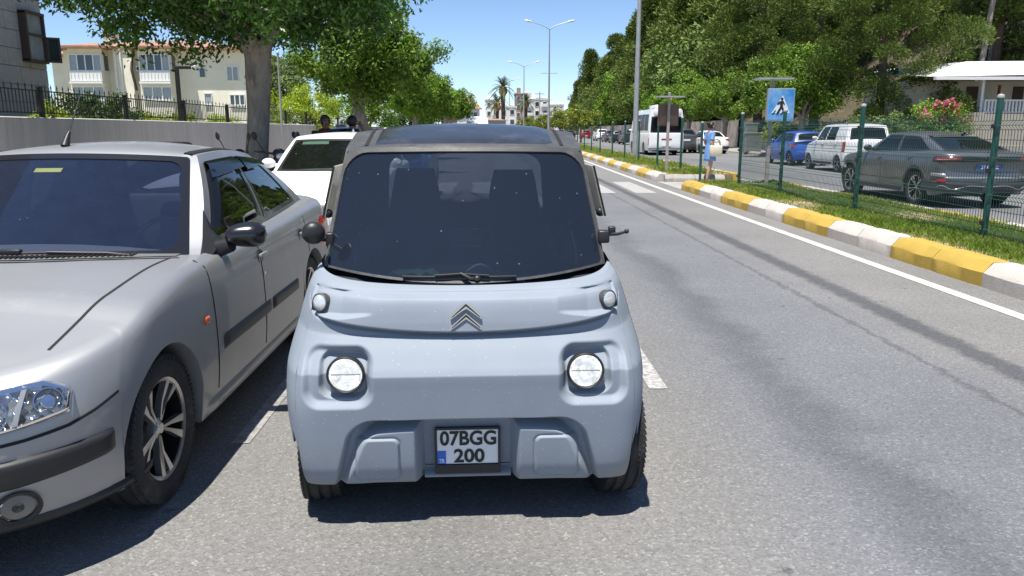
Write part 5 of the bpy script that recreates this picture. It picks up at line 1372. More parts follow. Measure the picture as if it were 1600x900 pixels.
# --- row of cars further down the far kerb (copies in other colours)
def recolour(root, old, new):
    for c in kids(root):
        if c.type == 'MESH' and any(mm == old for mm in c.data.materials):
            c.data = c.data.copy()
            for i, mm in enumerate(c.data.materials):
                if mm == old: c.data.materials[i] = new
far = [(gsuv, m_pgrey2, m_pdark, 13.1, 82, 'black off-roader just left of the minibus in the far row'), (bluecar, m_pblue, m_pdark, 13.0, 91, 'small black hatchback in the far row, second beyond the minibus'), (wsed, m_pw, m_pgrey2, 13.0, 98, 'dark grey saloon in the far row beyond two black cars'),
       (gsuv, m_pgrey2, m_pw, 12.8, 108, 'white off-roader in the far row next to the red car'), (bluecar, m_pblue, m_pred, 12.5, 135, 'dark red hatchback in the far row under the small orange trees'), (wsed, m_pw, m_pdark, 10.8, 148, 'black saloon in the far row left of the red hatchback'), (gsuv, m_pgrey2, m_psil, 9.8, 160, 'pale silver off-roader at the far end of the row'),
       (wsed, m_pw, m_pgrey, 13.0, 66, 'graphite saloon in the far row hidden mostly by the minibus')]
for src, old, new, x, y, lab in far:
    o = dup(src, (x + cx(y), y, 0), PI, lab, 'cars parked along the far kerb')
    if old != new: recolour(o, old, new)
# --- white delivery van ahead on our side, nose to the camera
Sd = Shape(L=5.6, W=2.02, n=2.8, nr=5, cf=.6, cr=.2, a1=1.0, a2=4.6, Ra=.40, rw=.34, zs=.28, zsh=[(0, .95), (.9, 1.22), (1.4, 1.28), (5.6, 1.3)], yF=[(.2, .05), (.5, 0), (.9, .12), (1.1, .3)], ywb=.95, dwb=.25, ywh=1.65, dwh=.1, yrh=5.5, drh=.02, yrb=5.56, drb=.03, xb=.93, xt=.76, zroof=[(1.6, 2.10), (2.2, 2.42), (3, 2.52), (5.5, 2.52)], rcrown=.12)
car('delivery_van', 'tall white delivery van coming along the road, its top showing over the microcar roof', 'van', Sd, m_pw, (-1.05, 60), 0, windows=[('windshield', 0, .9, .05, .78), ('side_window', 1.05, 1.2, .05, .7)], plates=False)

# --- motor scooters standing between the saloon and the first tree
m_scoot = M('scooter_black', (.015, .015, .017), .3, coat=.4); m_scred = M('scooter_red', (.45, .02, .02), .3, coat=.4)
def scooter(label, loc, rot, m1, box):
    root = thing('motor_scooter', label, 'scooter', loc, rot)
    for y in (-.62, .62):
        e = part_empty('wheel', root, (0, y, .25), (0, PI / 2, 0)); b = MB(); b.lathe([(.14, -.05), (.20, -.06), (.25, 0), (.20, .06), (.14, .05)], 24); b.build('tyre', m_rubber, e, smooth=40)
        b = MB(); b.lathe([(.0, .03), (.04, .03), (.14, .02), (.145, -.02), (.04, -.03), (0, -.03)], 20); b.build('rim', m_alloy, e, smooth=40)
    b = MB(); b.tube([(0, .75, .48), (0, .35, .55), (0, .0, .38), (0, -.25, .36), (0, -.38, .70), (0, -.36, .95)], [.11, .16, .14, .13, .14, .07], 12); b.tube([(0, -.60, .42), (0, -.70, .50), (0, -.45, .62)], [.05, .08, .06], 10); b.build('body', m1, root, smooth=60)
    b = MB(); b.tube([(0, .62, .70), (0, .35, .74), (0, .05, .72)], [.10, .14, .08], 12); b.build('seat', m_black, root, smooth=60)
    b = MB(); b.tube([(-.34, -.28, 1.04), (-.2, -.36, 1.02), (0, -.38, .98), (.2, -.36, 1.02), (.34, -.28, 1.04)], .017, 8); b.ball((0, -.42, 1.0), (.11, .08, .08)); b.build('handlebar', m_black, root, smooth=60)
    for s_ in (-1, 1):
        b = MB(); b.tube([(s_ * .22, -.36, 1.03), (s_ * .30, -.34, 1.18), (s_ * .33, -.33, 1.22)], .008, 6); m4 = Matrix.Translation((s_ * .34, -.32, 1.27)) @ Matrix.Rotation(s_ * .2, 4, 'Y'); b.ball((0, 0, 0), (.045, .016, .065), 12, 8, m4); b.build('rear_view_mirror', m_black, root, smooth=60)
    b = MB(); b.ball((0, -.48, .96), (.075, .03, .055)); b.build('headlight', m_clear_lens, root, smooth=180)
    if box:
        b = MB(); b.box((0, .72, 1.06), (.40, .38, .28), bev=.06); b.build('top_box', box, root, smooth=40)
    return root
sc1 = scooter('black scooter with top box standing behind the saloon roof, left of the first tree trunk', (-4.05, 11.6, .14), 2.6, m_scoot, m_black)
scooter('red and black scooter barely showing over the middle of the saloon roof', (-4.9, 9.9, -.06), 1.2, m_scred, None)
scooter('black scooter right of the first tree trunk with two tall mirrors', (-3.55, 12.6, .14), .6, m_scoot, None)
scooter('dark scooter furthest right, its mirror against the pale wall', (-3.60, 15.4, .14), .5, m_scoot, None)
# ------------------------------------------------------------------ trees and other plants
def leaf_np(centers, radii, per, size, squash=.8, up=.45, aspect=.42, seed=0, shell=.45, radial=.8):
    r = np.random.default_rng(seed); C_ = np.repeat(np.asarray(centers, float), per, 0); Rr = np.repeat(np.asarray(radii, float), per)
    n = len(C_); d = r.normal(size=(n, 3)); d /= np.linalg.norm(d, axis=1)[:, None]
    pos = C_ + d * (Rr * r.random(n) ** shell)[:, None] * np.array([1, 1, squash])
    nr = d * radial + r.normal(size=(n, 3)) * .55 + np.array([0, 0, up]); nr /= np.linalg.norm(nr, axis=1)[:, None]
    t = np.cross(nr, r.normal(size=(n, 3))); t /= np.linalg.norm(t, axis=1)[:, None] + 1e-9; b = np.cross(nr, t)
    s = (size * (.6 + .8 * r.random(n)))[:, None] * .5
    V = np.stack([pos - t * s, pos + b * s * aspect - t * s * .15, pos + t * s, pos - b * s * aspect - t * s * .15], 1)
    return V.reshape(-1, 3)
def needles_np(centers, radii, per, length, width, squash=.8, seed=0):
    r = np.random.default_rng(seed); C_ = np.repeat(np.asarray(centers, float), per, 0); Rr = np.repeat(np.asarray(radii, float), per)
    n = len(C_); d = r.normal(size=(n, 3)); d[:, 2] = np.abs(d[:, 2]) * 1.2 - .45; d /= np.linalg.norm(d, axis=1)[:, None]
    pos = C_ + d * (Rr * r.random(n) ** .22)[:, None] * np.array([1, 1, squash])
    t = d + r.normal(size=(n, 3)) * .55 + np.array([0, 0, .25]); t /= np.linalg.norm(t, axis=1)[:, None]; b = np.cross(t, r.normal(size=(n, 3))); b /= np.linalg.norm(b, axis=1)[:, None] + 1e-9
    l = (length * (.6 + .8 * r.random(n)))[:, None]; w_ = width * (.7 + .6 * r.random(n))[:, None]
    V = np.stack([pos - b * w_ * .4, pos + t * l * .55 - b * w_ * .5, pos + t * l, pos + t * l * .5 + b * w_ * .5], 1)
    return V.reshape(-1, 3)
def foliage(name, V, m, parent=None):
    f = np.arange(len(V)).reshape(-1, 4); return link(name, np_mesh(name, V, f), m, parent)
m_bark = M('bark_grey', (.30, .265, .225), .95, var=(9, .35), bump=(30, .8), dirt=((.10, .085, .07), 4, .5, .75), stretch=(1, 1, .35))
m_barkd = M('bark_brown', (.12, .085, .06), .95, var=(9, .35), bump=(24, .8), stretch=(1, 1, .3))
m_ficus = leaf_mat('ficus_leaves', [(.018, .046, .011), (.034, .085, .016), (.065, .145, .022), (.16, .26, .035)], .33, .2)
m_ficus2 = leaf_mat('bright_leaves', [(.045, .095, .014), (.10, .185, .022), (.175, .285, .032), (.27, .38, .055)], .5, .22, .25)
m_pine = leaf_mat('pine_needles', [(.024, .046, .011), (.050, .082, .017), (.098, .135, .028), (.165, .20, .05)], .7, .1, .15)
m_pine2 = leaf_mat('hill_needles', [(.038, .068, .018), (.080, .120, .030), (.140, .185, .044), (.22, .26, .075)], .7, .12, .15)
m_olive = leaf_mat('olive_leaves', [(.055, .10, .03), (.11, .17, .05), (.185, .25, .08), (.27, .32, .13)], .65, .2, .15)
m_citrus = leaf_mat('citrus_leaves', [(.06, .09, .015), (.12, .16, .022), (.22, .25, .035), (.32, .30, .05)], .4, .3)
m_yel = leaf_mat('yellow_green_leaves', [(.09, .14, .015), (.18, .25, .02), (.30, .36, .03), (.38, .42, .05)], .45, .35)
m_bush = leaf_mat('bush_leaves', [(.018, .05, .014), (.035, .085, .02), (.07, .14, .03), (.14, .22, .06)], .4, .28)
m_flower = leaf_mat('pink_bracts', [(.42, .03, .20), (.55, .06, .28), (.62, .13, .36)], .6, .4)

def limbs(b, fork, targets, r0, n=7, seed=0, sag=.1):
    rr = random.Random(seed)
    for tgt in targets:
        tgt = Vector(tgt); d = tgt - fork; mid = fork + d * .45 + Vector((rr.uniform(-.1, .1) * d.length, rr.uniform(-.1, .1) * d.length, rr.uniform(-.06, .10) * d.length))
        q = fork + d * .2 + Vector((rr.uniform(-.04, .04), rr.uniform(-.04, .04), .06 * d.length))
        b.tube([fork - Vector((0, 0, .45)), fork + (q - fork) * .3, q, mid, fork + d * .85], [r0 * 1.1, r0 * .95, r0 * .72, r0 * .48, r0 * .2], n, True)
def broad_tree(name, label, loc, trunk_h, r_base, crown_c, crown_r, nclump, clump_r, per, leaf, mat_, seed, lean=(0, 0), group=None, cat='tree', bark=None, flat_bottom=.35, nl=7, aspect=.42, stray=0, trunk_n=12):
    rr = random.Random(seed); root = thing(name, label, cat, loc, 0, group); b = MB()
    fork = Vector((lean[0], lean[1], trunk_h)); P, Q = [], []
    for i in range(9):
        f = i / 8; P.append(Vector((lean[0] * f ** 1.3 + .03 * math.sin(f * 5 + seed), lean[1] * f ** 1.3 + .03 * math.cos(f * 4 + seed), -.05 + (trunk_h + .05) * f)))
        Q.append(r_base * (1.28 - .55 * min(1, f * 3) if f < .33 else .73 + .04 * math.sin(f * 9) + (.05 * (f - .8) * 5 if f > .8 else 0)))
    b.tube(P, Q, trunk_n)
    cc = Vector(crown_c); cr = Vector(crown_r); cs, rs = [], []
    tries = 0
    while len(cs) < nclump and tries < nclump * 30:
        tries += 1
        d = Vector((rr.gauss(0, 1), rr.gauss(0, 1), rr.gauss(0, 1))).normalized(); k = rr.random() ** .38
        if d.z < 0: d.z *= flat_bottom
        wob = 1 + .16 * math.sin(3 * math.atan2(d.y, d.x) + seed) + .10 * math.sin(5 * d.z + 2 * math.atan2(d.y, d.x))
        p = cc + Vector((d.x * cr.x, d.y * cr.y, d.z * cr.z)) * k * wob
        if any((p - q).length < clump_r * .55 for q in cs): continue
        cs.append(p); rs.append(clump_r * rr.uniform(.65, 1.25))
    tg = sorted(cs, key=lambda p: rr.random())[:nl * 2]
    main = [cc + Vector((math.cos(a) * cr.x * .6, math.sin(a) * cr.y * .6, rr.uniform(-.25, .35) * cr.z)) for a in [2 * PI * i / nl + rr.uniform(-.3, .3) for i in range(nl)]] + [cc + Vector((0, 0, cr.z * .5))]
    limbs(b, fork, main, r_base * .55, 8, seed); 
    for p in tg:
        st = min(main, key=lambda q: (q - p).length); st = fork + (st - fork) * .7; b.tube([st, (st + p) / 2 + Vector((0, 0, .05)), p], [r_base * .16, r_base * .11, r_base * .05], 5)
    b.build('trunk', bark or m_bark, root, smooth=70)
    V = leaf_np([tuple(p) for p in cs], rs, per, leaf, .85, .45, aspect, seed)
    if stray: V = np.concatenate([V, leaf_np([tuple(cc + (Vector(p) - cc) * 1.12) for p in cs], [q * .9 for q in rs], stray, leaf, .9, .3, aspect, seed + 1, .8)])
    foliage('crown', V, mat_, root)
    return root
# street trees on the left pavement
broad_tree('ficus_tree', 'large dark ficus nearest on the left, crown cut off by the top of the picture', (-4.55, 15.0, .12), 2.75, .295, (.10, -.3, 4.25), (3.5, 3.2, 1.75), 210, .60, 360, .115, m_ficus, 11, (.22, .0), nl=8, stray=20, trunk_n=18, flat_bottom=.72)
broad_tree('ficus_tree', 'second ficus along the left pavement, whole round crown against the sky', (-4.0, 26.0, .12), 2.1, .24, (.05, 0, 3.5), (2.05, 2.1, 1.8), 120, .52, 300, .14, m_ficus2, 12, (-.35, 0), nl=7, stray=20, flat_bottom=.55)
broad_tree('ficus_tree', 'third ficus along the left pavement, lower and brighter, right of the second', (-3.75, 41.0, .12), 1.9, .22, (.1, 0, 2.95), (1.7, 2.3, 1.55), 90, .5, 230, .17, m_ficus2, 13, (-.2, 0), flat_bottom=.6)
broad_tree('ficus_tree', 'fourth ficus, furthest of the left row, at the edge of the open sky', (-3.3, 58.0, .12), 1.9, .22, (.0, 0, 2.8), (1.7, 2.3, 1.6), 80, .5, 170, .2, m_ficus2, 14, (-.1, 0))
broad_tree('round_tree', 'dull green rounded treetop showing behind the second and third ficus', (-6.6, 72, 0), 4.0, .25, (0, 0, 6.3), (1.9, 1.9, 3.0), 70, .6, 120, .22, m_pine2, 15, flat_bottom=1)
broad_tree('olive_tree', 'grey-green olive tree behind the railings between first and second ficus', (-10.4, 40, .3), 2.0, .16, (0, 0, 3.5), (1.5, 1.5, 1.3), 60, .5, 130, .16, m_olive, 16, flat_bottom=.9)
broad_tree('garden_tree', 'yellow-green garden tree behind the railings, left of the second ficus trunk', (-8.9, 38, .3), 1.2, .12, (0, 0, 2.1), (1.8, 1.5, 1.15), 60, .42, 150, .13, m_yel, 17, flat_bottom=1)
broad_tree('garden_tree', 'bright green garden tree beyond the railings, behind the second ficus trunk', (-7.4, 47, .3), 1.2, .12, (0, 0, 2.4), (2.3, 1.5, 1.6), 70, .45, 150, .15, m_ficus2, 18, flat_bottom=1)
broad_tree('garden_tree', 'dark green tree low behind the third ficus', (-6.2, 60, .3), 1.2, .14, (0, 0, 2.1), (2.6, 1.5, 1.8), 70, .5, 130, .18, m_bush, 19, flat_bottom=1)
# right side street trees
for i, (x, y, tc, cr, lab) in enumerate(((16.9, 43.5, 3.55, (2.75, 2.6, 2.35), 'broad bright green tree behind the crossing sign on the far pavement'), (17.2, 60, 3.6, (3.0, 2.8, 2.2), 'bright green tree behind the woman, above the white saloon'), (17.1, 72, 3.7, (3.0, 2.8, 2.3), 'bright green tree rising behind the minibus'), (17.4, 86, 3.9, (2.8, 2.8, 2.5), 'green tree left of the minibus, furthest of the pavement trees'))):
    broad_tree('street_tree', lab, (x + cx(y), y, .12), 1.9, .24, (0, 0, tc), cr, 95, .62, 210 if i < 2 else 150, .17 if i < 2 else .21, m_ficus2, 30 + i, (.1, 0), bark=m_bark, flat_bottom=.55)

def pine(name, label, loc, h, r, ncl, cl, per, ln, wd, mat_, seed, base=.25, group=None, top=.35, parent=None):
    rr = random.Random(seed); root = thing(name, label, 'tree', loc, 0, group); b = MB()
    b.tube([(0, 0, -.3), (.05, 0, h * .3), (-.05, .05, h * .65), (0, 0, h * .93)], [.02 * h + .06, .017 * h + .04, .011 * h + .02, .02], 8)
    cs, rs = [], []
    while len(cs) < ncl:
        f = rr.random() ** .8; z = h * (base + (1 - base) * f); prof = (math.sin(PI * min(1, (f * .82 + .18))) ** .6) * (1 - (1 - top) * f ** 1.6)
        a = rr.uniform(0, 2 * PI); k = rr.random() ** .4; q = r * prof * k * (1 + .18 * math.sin(3 * a + seed))
        cs.append((math.cos(a) * q, math.sin(a) * q, z)); rs.append(cl * rr.uniform(.6, 1.25))
        if len(cs) % 4 == 0: b.tube([(0, 0, z * .9 - .1), (math.cos(a) * q * .6, math.sin(a) * q * .6, z - .15), (math.cos(a) * q, math.sin(a) * q, z)], [.05, .035, .015], 5)
    b.build('trunk', m_barkd, root, smooth=70)
    foliage('crown', needles_np(cs, rs, per, ln, wd, .75, seed), mat_, root); return root
pine('pine_tree', 'big dark pine with billowing crown hanging over the parked cars on the right', (20.4, 41, 0), 11.5, 4.3, 85, .95, 1050, .17, .042, m_pine, 41, base=.13, top=.5)
pine('pine_tree', 'tall dark pine behind the bright street tree, right of the pole', (21.5, 52, .5), 15, 4.6, 85, 1.1, 800, .21, .055, m_pine, 42, base=.15, top=.45)
pine('pine_tree', 'dark pine towering in the middle of the wooded slope behind the minibus', (22.5, 66, 2), 17, 4.8, 85, 1.2, 620, .25, .07, m_pine, 43, base=.15, top=.4)
# wood on the hillside: five kinds of tree, copied
protos = [pine('hillside_pine', 'dense pine on the wooded hillside', (0, -200, -60), 11, 2.9, 40, 1.15, 330, .34, .10, m_pine2, 50, .1, 'pines on the hillside', .3),
          pine('hillside_pine', 'dense pine on the wooded hillside', (0, -200, -60), 9, 3.1, 40, 1.15, 330, .34, .10, m_pine2, 51, .08, 'pines on the hillside', .45),
          pine('hillside_pine', 'dense pine on the wooded hillside', (0, -200, -60), 13, 3.0, 42, 1.15, 330, .34, .10, m_pine, 52, .14, 'pines on the hillside', .25),
          broad_tree('hillside_tree', 'leafy olive-green tree on the wooded hillside', (0, -200, -60), 2, .16, (0, 0, 4.6), (2.9, 2.9, 3.0), 60, .9, 100, .34, m_olive, 53, group='leafy trees on the hillside', bark=m_barkd, flat_bottom=1),
          broad_tree('hillside_tree', 'leafy olive-green tree on the wooded hillside', (0, -200, -60), 2, .16, (0, 0, 4.2), (2.7, 2.7, 2.8), 60, .85, 100, .34, m_ficus2, 54, group='leafy trees on the hillside', bark=m_barkd, flat_bottom=1)]
idx = {}
for c in bpy.data.objects:
    if c.parent: idx.setdefault(c.parent.name, []).append(c)
def name_hill_tree(o, q, k, x, y):
    p = Vector((x, y, hill_z(x, y) + 4)) - cam.location; p.rotate(cam.rotation_euler.to_matrix().inverted()); px = 800 - 1200 * p.x / p.z
    where = 'at the far end of the slope' if px < 925 else 'left of the tall lamp pole' if px < 990 else 'above the minibus' if px < 1065 else 'behind the woman in blue' if px < 1150 else 'left of the crossing sign' if px < 1210 else 'right of the crossing sign' if px < 1290 else 'above the white van' if px < 1390 else 'above the grey crossover' if px < 1480 else 'above the terrace roof'
    row = ('in the front row', 'just behind the front row', 'part-way up the hill', 'half-way up the hill', 'well up the hill', 'high up the hill', 'highest up the hill')[k]
    kind = ('slim green pine', 'broad green pine', 'tall dark pine', 'olive-green leafy tree', 'bright leafy tree')[q]
    o['label'] = '%s %s, %s' % (kind, row, where)
rr = random.Random(99); used = [False] * 5; nh = 0
for y in np.arange(42, 285, 6.0):
    for k in range(7):
        d = .3 + k * 4.6 + rr.uniform(-1.6, 1.6); yy = y + rr.uniform(-2.6, 2.6); x = 20.5 + cx(yy) + d
        if yy < 62 and d < 12: continue
        if yy < 50 and d < 22: continue
        if k > 4 and rr.random() < .35: continue
        if k == 0 and rr.random() < (.3 if yy < 80 else .05): continue
        if yy > 100 and k > 4: continue
        q = rr.choices(range(5), [3, 3, 2, 2 if k < 4 else 1, 1.2 if k < 3 else .3])[0]; s = rr.uniform(.95, 1.35) if yy < 80 else rr.uniform(1.35, 1.85)
        if yy > 170: s *= max(.45, 1 - (yy - 170) / 220)
        if used[q]: o = copy_tree(protos[q], None, idx)
        else: o = protos[q]; used[q] = True
        o.location = (x, yy, hill_z(x, yy) - .1); o.rotation_euler = (0, 0, rr.uniform(0, 6.28)); o.scale = (s, s, s * rr.uniform(.9, 1.1)); nh += 1; name_hill_tree(o, q, k, x, yy)
for i in range(5):
    if not used[i]: copy = protos[i]; copy.location = (40, 120, hill_z(40, 120))
# tall bare-trunked pines at the right edge, above the terrace building
for i, (x, y, lab) in enumerate(((31.0, 50, 'bare pine trunk at top right, left of a pair above the white roof'), (33.6, 53, 'bare pine trunk at the right edge above the white roof'), (36.5, 55, 'leaning bare pine trunk furthest right above the white roof'))):
    root = thing('pine_tree', lab, 'tree', (x, y, hill_z(x, y) - .2)); b = MB(); b.tube([(0, 0, 0), (.15, 0, 4), (.5, 0, 9), (.4, 0, 15)], [.22, .19, .16, .08], 8); b.build('trunk', m_bark, root, smooth=70)
    r2 = random.Random(i); cs = [(r2.uniform(-2.4, 2.4), r2.uniform(-2.4, 2.4), r2.uniform(11, 16)) for _ in range(34)]; foliage('crown', needles_np(cs, [1.0] * 34, 120, .5, .12, .7, 60 + i), m_pine, root)
# citrus trees on the far median
for i, (x, y) in enumerate(((905, 88), (873, 100), (852, 120), (838, 134), (822, 150))):
    X = (x - 768) / 1200 * y; broad_tree('orange_tree', ('nearest small orange tree on the median, beyond the last fence posts', 'second small orange tree on the median', 'third small orange tree on the median, under the tall lamp', 'fourth small orange tree on the median', 'furthest small orange tree on the median, by the second lamp')[i], (X, y, .15), 1.4, .10, (0, 0, 2.5), (1.9, 1.7, 1.35), 42, .5, 110, .22, m_citrus, 70 + i, flat_bottom=.7, group='orange trees on the median')
# bushes
def bush(label, loc, size, mat_, n, cl, per, leaf, seed, flowers=None, name='bush', group=None):
    r2 = random.Random(seed); root = thing(name, label, 'bush', loc, 0, group); cs = []
    while len(cs) < n:
        d = Vector((r2.gauss(0, 1), r2.gauss(0, 1), r2.gauss(0, 1))).normalized() * r2.random() ** .4; cs.append((d.x * size[0], d.y * size[1], size[2] * (.55 + .5 * d.z)))
    b = MB()
    for i in range(6): b.tube([(0, 0, -.1), (cs[i][0] * .5, cs[i][1] * .5, cs[i][2] * .5), cs[i]], [.05, .03, .012], 5)
    b.build('stem', m_barkd, root); foliage('foliage', leaf_np(cs, [cl * r2.uniform(.7, 1.2) for _ in cs], per, leaf, .9, .4, .45, seed), mat_, root)
    if flowers:
        fs = [c for c in cs if c[2] > size[2] * .45][:flowers]; foliage('flowers', leaf_np([(c[0] * 1.06, c[1] * 1.06 - .12, c[2] * 1.03) for c in fs], [cl * .75] * len(fs), 60, leaf * .9, .8, .4, .8, seed + 5), m_flower, root)
    return root
bush('big dark green bush behind the railings beside the stone building', (unproj(140, 160, 19.6)[0], 19.6, .95), (1.15, 1.0, 1.35), m_bush, 70, .30, 170, .09, 81)
for i, px in enumerate((204, 80, 243, 288, 345, 440)):
    y = min((abs(unproj(px, 185, q)[0] + 9.75), q) for q in np.arange(12, 36, .1))[1]; x = -9.75 + cx(y) * .6
    bush(('low yellow-green shrub at the railings just right of the dark bush', 'small yellow-green shrub at the foot of the stone building', 'low yellow-green shrub under the first bay window', 'low yellow-green shrub under the second bay window', 'low yellow-green shrub left of the first tree trunk', 'low yellow-green shrub right of the first tree trunk')[i], (x, y, 1.35), (.75 if i != 1 else .45, .5, .62), m_yel, 24, .22, 130, .07, 90 + i, group='shrubs along the railings')
bush('bougainvillea with pink flowers beside the white-roofed terrace building', (unproj(1468, 180, 36.2)[0], 36.2, .6), (1.35, .9, 2.15), m_ficus2, 60, .45, 130, .13, 101, 11, 'bougainvillea')
bush('silvery shrub behind the white van, under the big pine', (16.9, 37, .2), (1.5, 1.0, 1.7), m_olive, 40, .4, 120, .13, 102)
bush('grey-green shrub left of the bougainvillea', (unproj(1390, 180, 36.5)[0], 36.5, .2), (1.1, .9, 2.0), m_olive, 40, .42, 120, .14, 103)
bush('yellow-green shrub behind the grey cabinets on the far pavement', (17.6, 47, .2), (1.3, 1.0, 1.7), m_yel, 36, .42, 110, .14, 104)
bush('dark shrubbery behind the far mesh railing, left of the van', (18.8, 44, .2), (2.6, 1.0, 1.7), m_bush, 50, .5, 110, .16, 105)
# date palms far down the road
m_palm = leaf_mat('palm_fronds', [(.03, .055, .02), (.06, .09, .03), (.10, .13, .05)], .5, .2); m_pdry = M('dry_fronds', (.30, .19, .08), .9, var=(4, .3))
def palm(label, loc, h, seed, s=1.0):
    r2 = random.Random(seed); root = thing('palm_tree', label, 'palm tree', loc, 0, 'palms at the end of the road'); b = MB()
    b.tube([(0, 0, 0), (.05, 0, h * .3), (0, 0, h * .7), (0, 0, h)], [.42 * s, .34 * s, .36 * s, .46 * s], 10); b.build('trunk', m_barkd, root, smooth=60)
    b = MB(); b.lathe([(.3 * s, -1.6 * s), (.75 * s, -.9 * s), (.62 * s, 0), (.2 * s, .2 * s)], 12, Matrix.Translation((0, 0, h))); b.build('dead_fronds', m_pdry, root, smooth=30)
    for k in range(34):
        a = r2.uniform(0, 2 * PI); el = r2.uniform(-.35, 1.35); L_ = r2.uniform(2.6, 3.4) * s; f = MB(); pts = []
        for i in range(8):
            q = i / 7; rr_ = L_ * q * math.cos(el) * (1 - .1 * q) ; z = L_ * q * math.sin(el) - 1.15 * s * q * q * (1 + .3 * math.cos(el)); pts.append(Vector((math.cos(a) * rr_, math.sin(a) * rr_, h + z)))
        for i in range(7):
            d = (pts[i + 1] - pts[i]); sd_ = Vector((-math.sin(a), math.cos(a), 0))
            for j in range(2):
                p = pts[i] + d * (j / 2); ll = .42 * s * math.sin(PI * min(.97, (i + j / 2 + .9) / 8))
                for sg in (-1, 1):
                    tip = p + sd_ * sg * ll + d * .7 + Vector((0, 0, -.16 * ll)); f.add([p, p + d * .42, tip], [(0, 1, 2)])
        f.tube(pts, [.03 * s] * 8, 4, False)
        f.build('frond', m_palm, root, fixn=False)
    return root
palm('tallest date palm at the end of the road, left of the lamps', (2.3, 155, -1.5), 11.2, 1, 1.15); palm('lower date palm leaning over the tallest one from behind', (1.2, 165, -1.5), 8.5, 2, 1.1); palm('date palm right of the tallest, in front of the pale flats', (6.9, 158, -1.5), 8.6, 3, .95)
# ------------------------------------------------------------------ walls, railings, buildings
m_wall = M('wall_render', (.50, .485, .475), .9, var=(2.5, .14), bump=(20, .25), dirt=((.31, .285, .255), 5, .50, .78), stretch=(1.6, 1.6, .16))
m_iron = M('black_iron', (.018, .018, .02), .5, var=(6, .3))
m_stone = M('grey_stone', (.42, .395, .385), .85, var=(9, .14), bump=(50, .35)); m_mortar = M('stone_joint', (.24, .225, .215), .95)
m_cream = M('cream_render', (.84, .79, .67), .9, var=(1.2, .07), bump=(20, .1), dirt=((.72, .67, .55), .8, .55, .8)); m_pvc = M('white_window_frame', (.80, .80, .80), .4, var=(4, .04))
m_pane = M('window_pane', (.03, .04, .055), .05, spec=.7, coat=.4); m_pane2 = M('curtained_pane', (.30, .33, .36), .12, var=(5, .2), coat=.3)
m_tile = M('roof_tile', (.34, .19, .135), .85, var=(3, .25), dirt=((.30, .16, .11), 4, .45, .75)); m_white = M('white_render', (.74, .73, .70), .85, var=(1.5, .06), dirt=((.58, .56, .52), 1.0, .55, .8))
m_brownw = M('brown_window_frame', (.07, .045, .035), .5); m_brown = M('brown_render', (.32, .24, .20), .9, var=(1, .1)); m_garden = M('garden_ground', (.20, .19, .10), .95, var=(.8, .4))
m_conc = M('terrace_concrete', (.44, .40, .34), .9, var=(2, .15), dirt=((.28, .25, .2), 2, .5, .8), bump=(20, .2))

b = MB(); P = []
for i in range(36):
    y = 2 + i * 2.0; o = cx(y) * .6; P.append([(-8.75 + o, y, 0), (-8.75 + o, y, 1.72), (-8.73 + o, y, 1.735), (-8.52 + o, y, 1.735), (-8.50 + o, y, 1.72), (-8.50 + o, y, .10)])
b.grid(P); wl = b.build('garden_wall', m_wall, fixn=False); tag(wl, 'long grey rendered wall along the left pavement carrying black railings', 'wall')
b = MB(); b.grid([[(-8.74, 2, 1.36), (-8.2, 74, 1.36)], [(-120, 2, 1.36), (-120, 74, 1.36)]]); b.grid([[(-8.2, 74, 1.36), (-8.2, 74, -.1)], [(-120, 74, 1.36), (-120, 74, -.1)]]); b.build('garden', m_garden, fixn=False)['kind'] = 'structure'
rl = thing('railing', 'black iron railing with spear-topped bars on the grey wall', 'railing', (-8.62, 0, 1.735))
def picket_mesh(h, tip):
    b = MB(); b.box((0, 0, h / 2), (.014, .014, h))
    if tip: b.add([(-.016, 0, h), (0, .016, h), (.016, 0, h), (0, -.016, h), (0, 0, h + .075), (0, 0, h - .03)], [(0, 1, 4), (1, 2, 4), (2, 3, 4), (3, 0, 4), (1, 0, 5), (2, 1, 5), (3, 2, 5), (0, 3, 5)])
    me = b.mesh('picket'); me.materials.append(m_iron); return me
pk, pk2 = picket_mesh(.50, True), picket_mesh(.44, False)
y = 9.6; i = 0
while y < 46 and i < 288:
    o = link('picket', pk if i % 2 == 0 else pk2, None, rl); o.location = (cx(y) * .6, y, .06); i += 1; y += .105 if y < 24 else .16
for z in (.08, .49):
    b = MB(); b.grid([[(cx(y) * .6 + dx, y, z + dz) for dx, dz in ((-.018, -.01), (.018, -.01), (.018, .012), (-.018, .012), (-.018, -.01))] for y in np.arange(9, 47, 2.0)]); b.build('rail', m_iron, rl)
for y in (11.9, 15.3, 18.75, 22.2, 25.7, 29.2, 32.7, 36.2, 39.7, 43.2, 46.5):
    b = MB(); b.box((cx(y) * .6, y, .26), (.085, .085, .56), bev=.008); b.box((cx(y) * .6, y, .555), (.10, .10, .03), bev=.006); b.build('post', m_iron, rl)

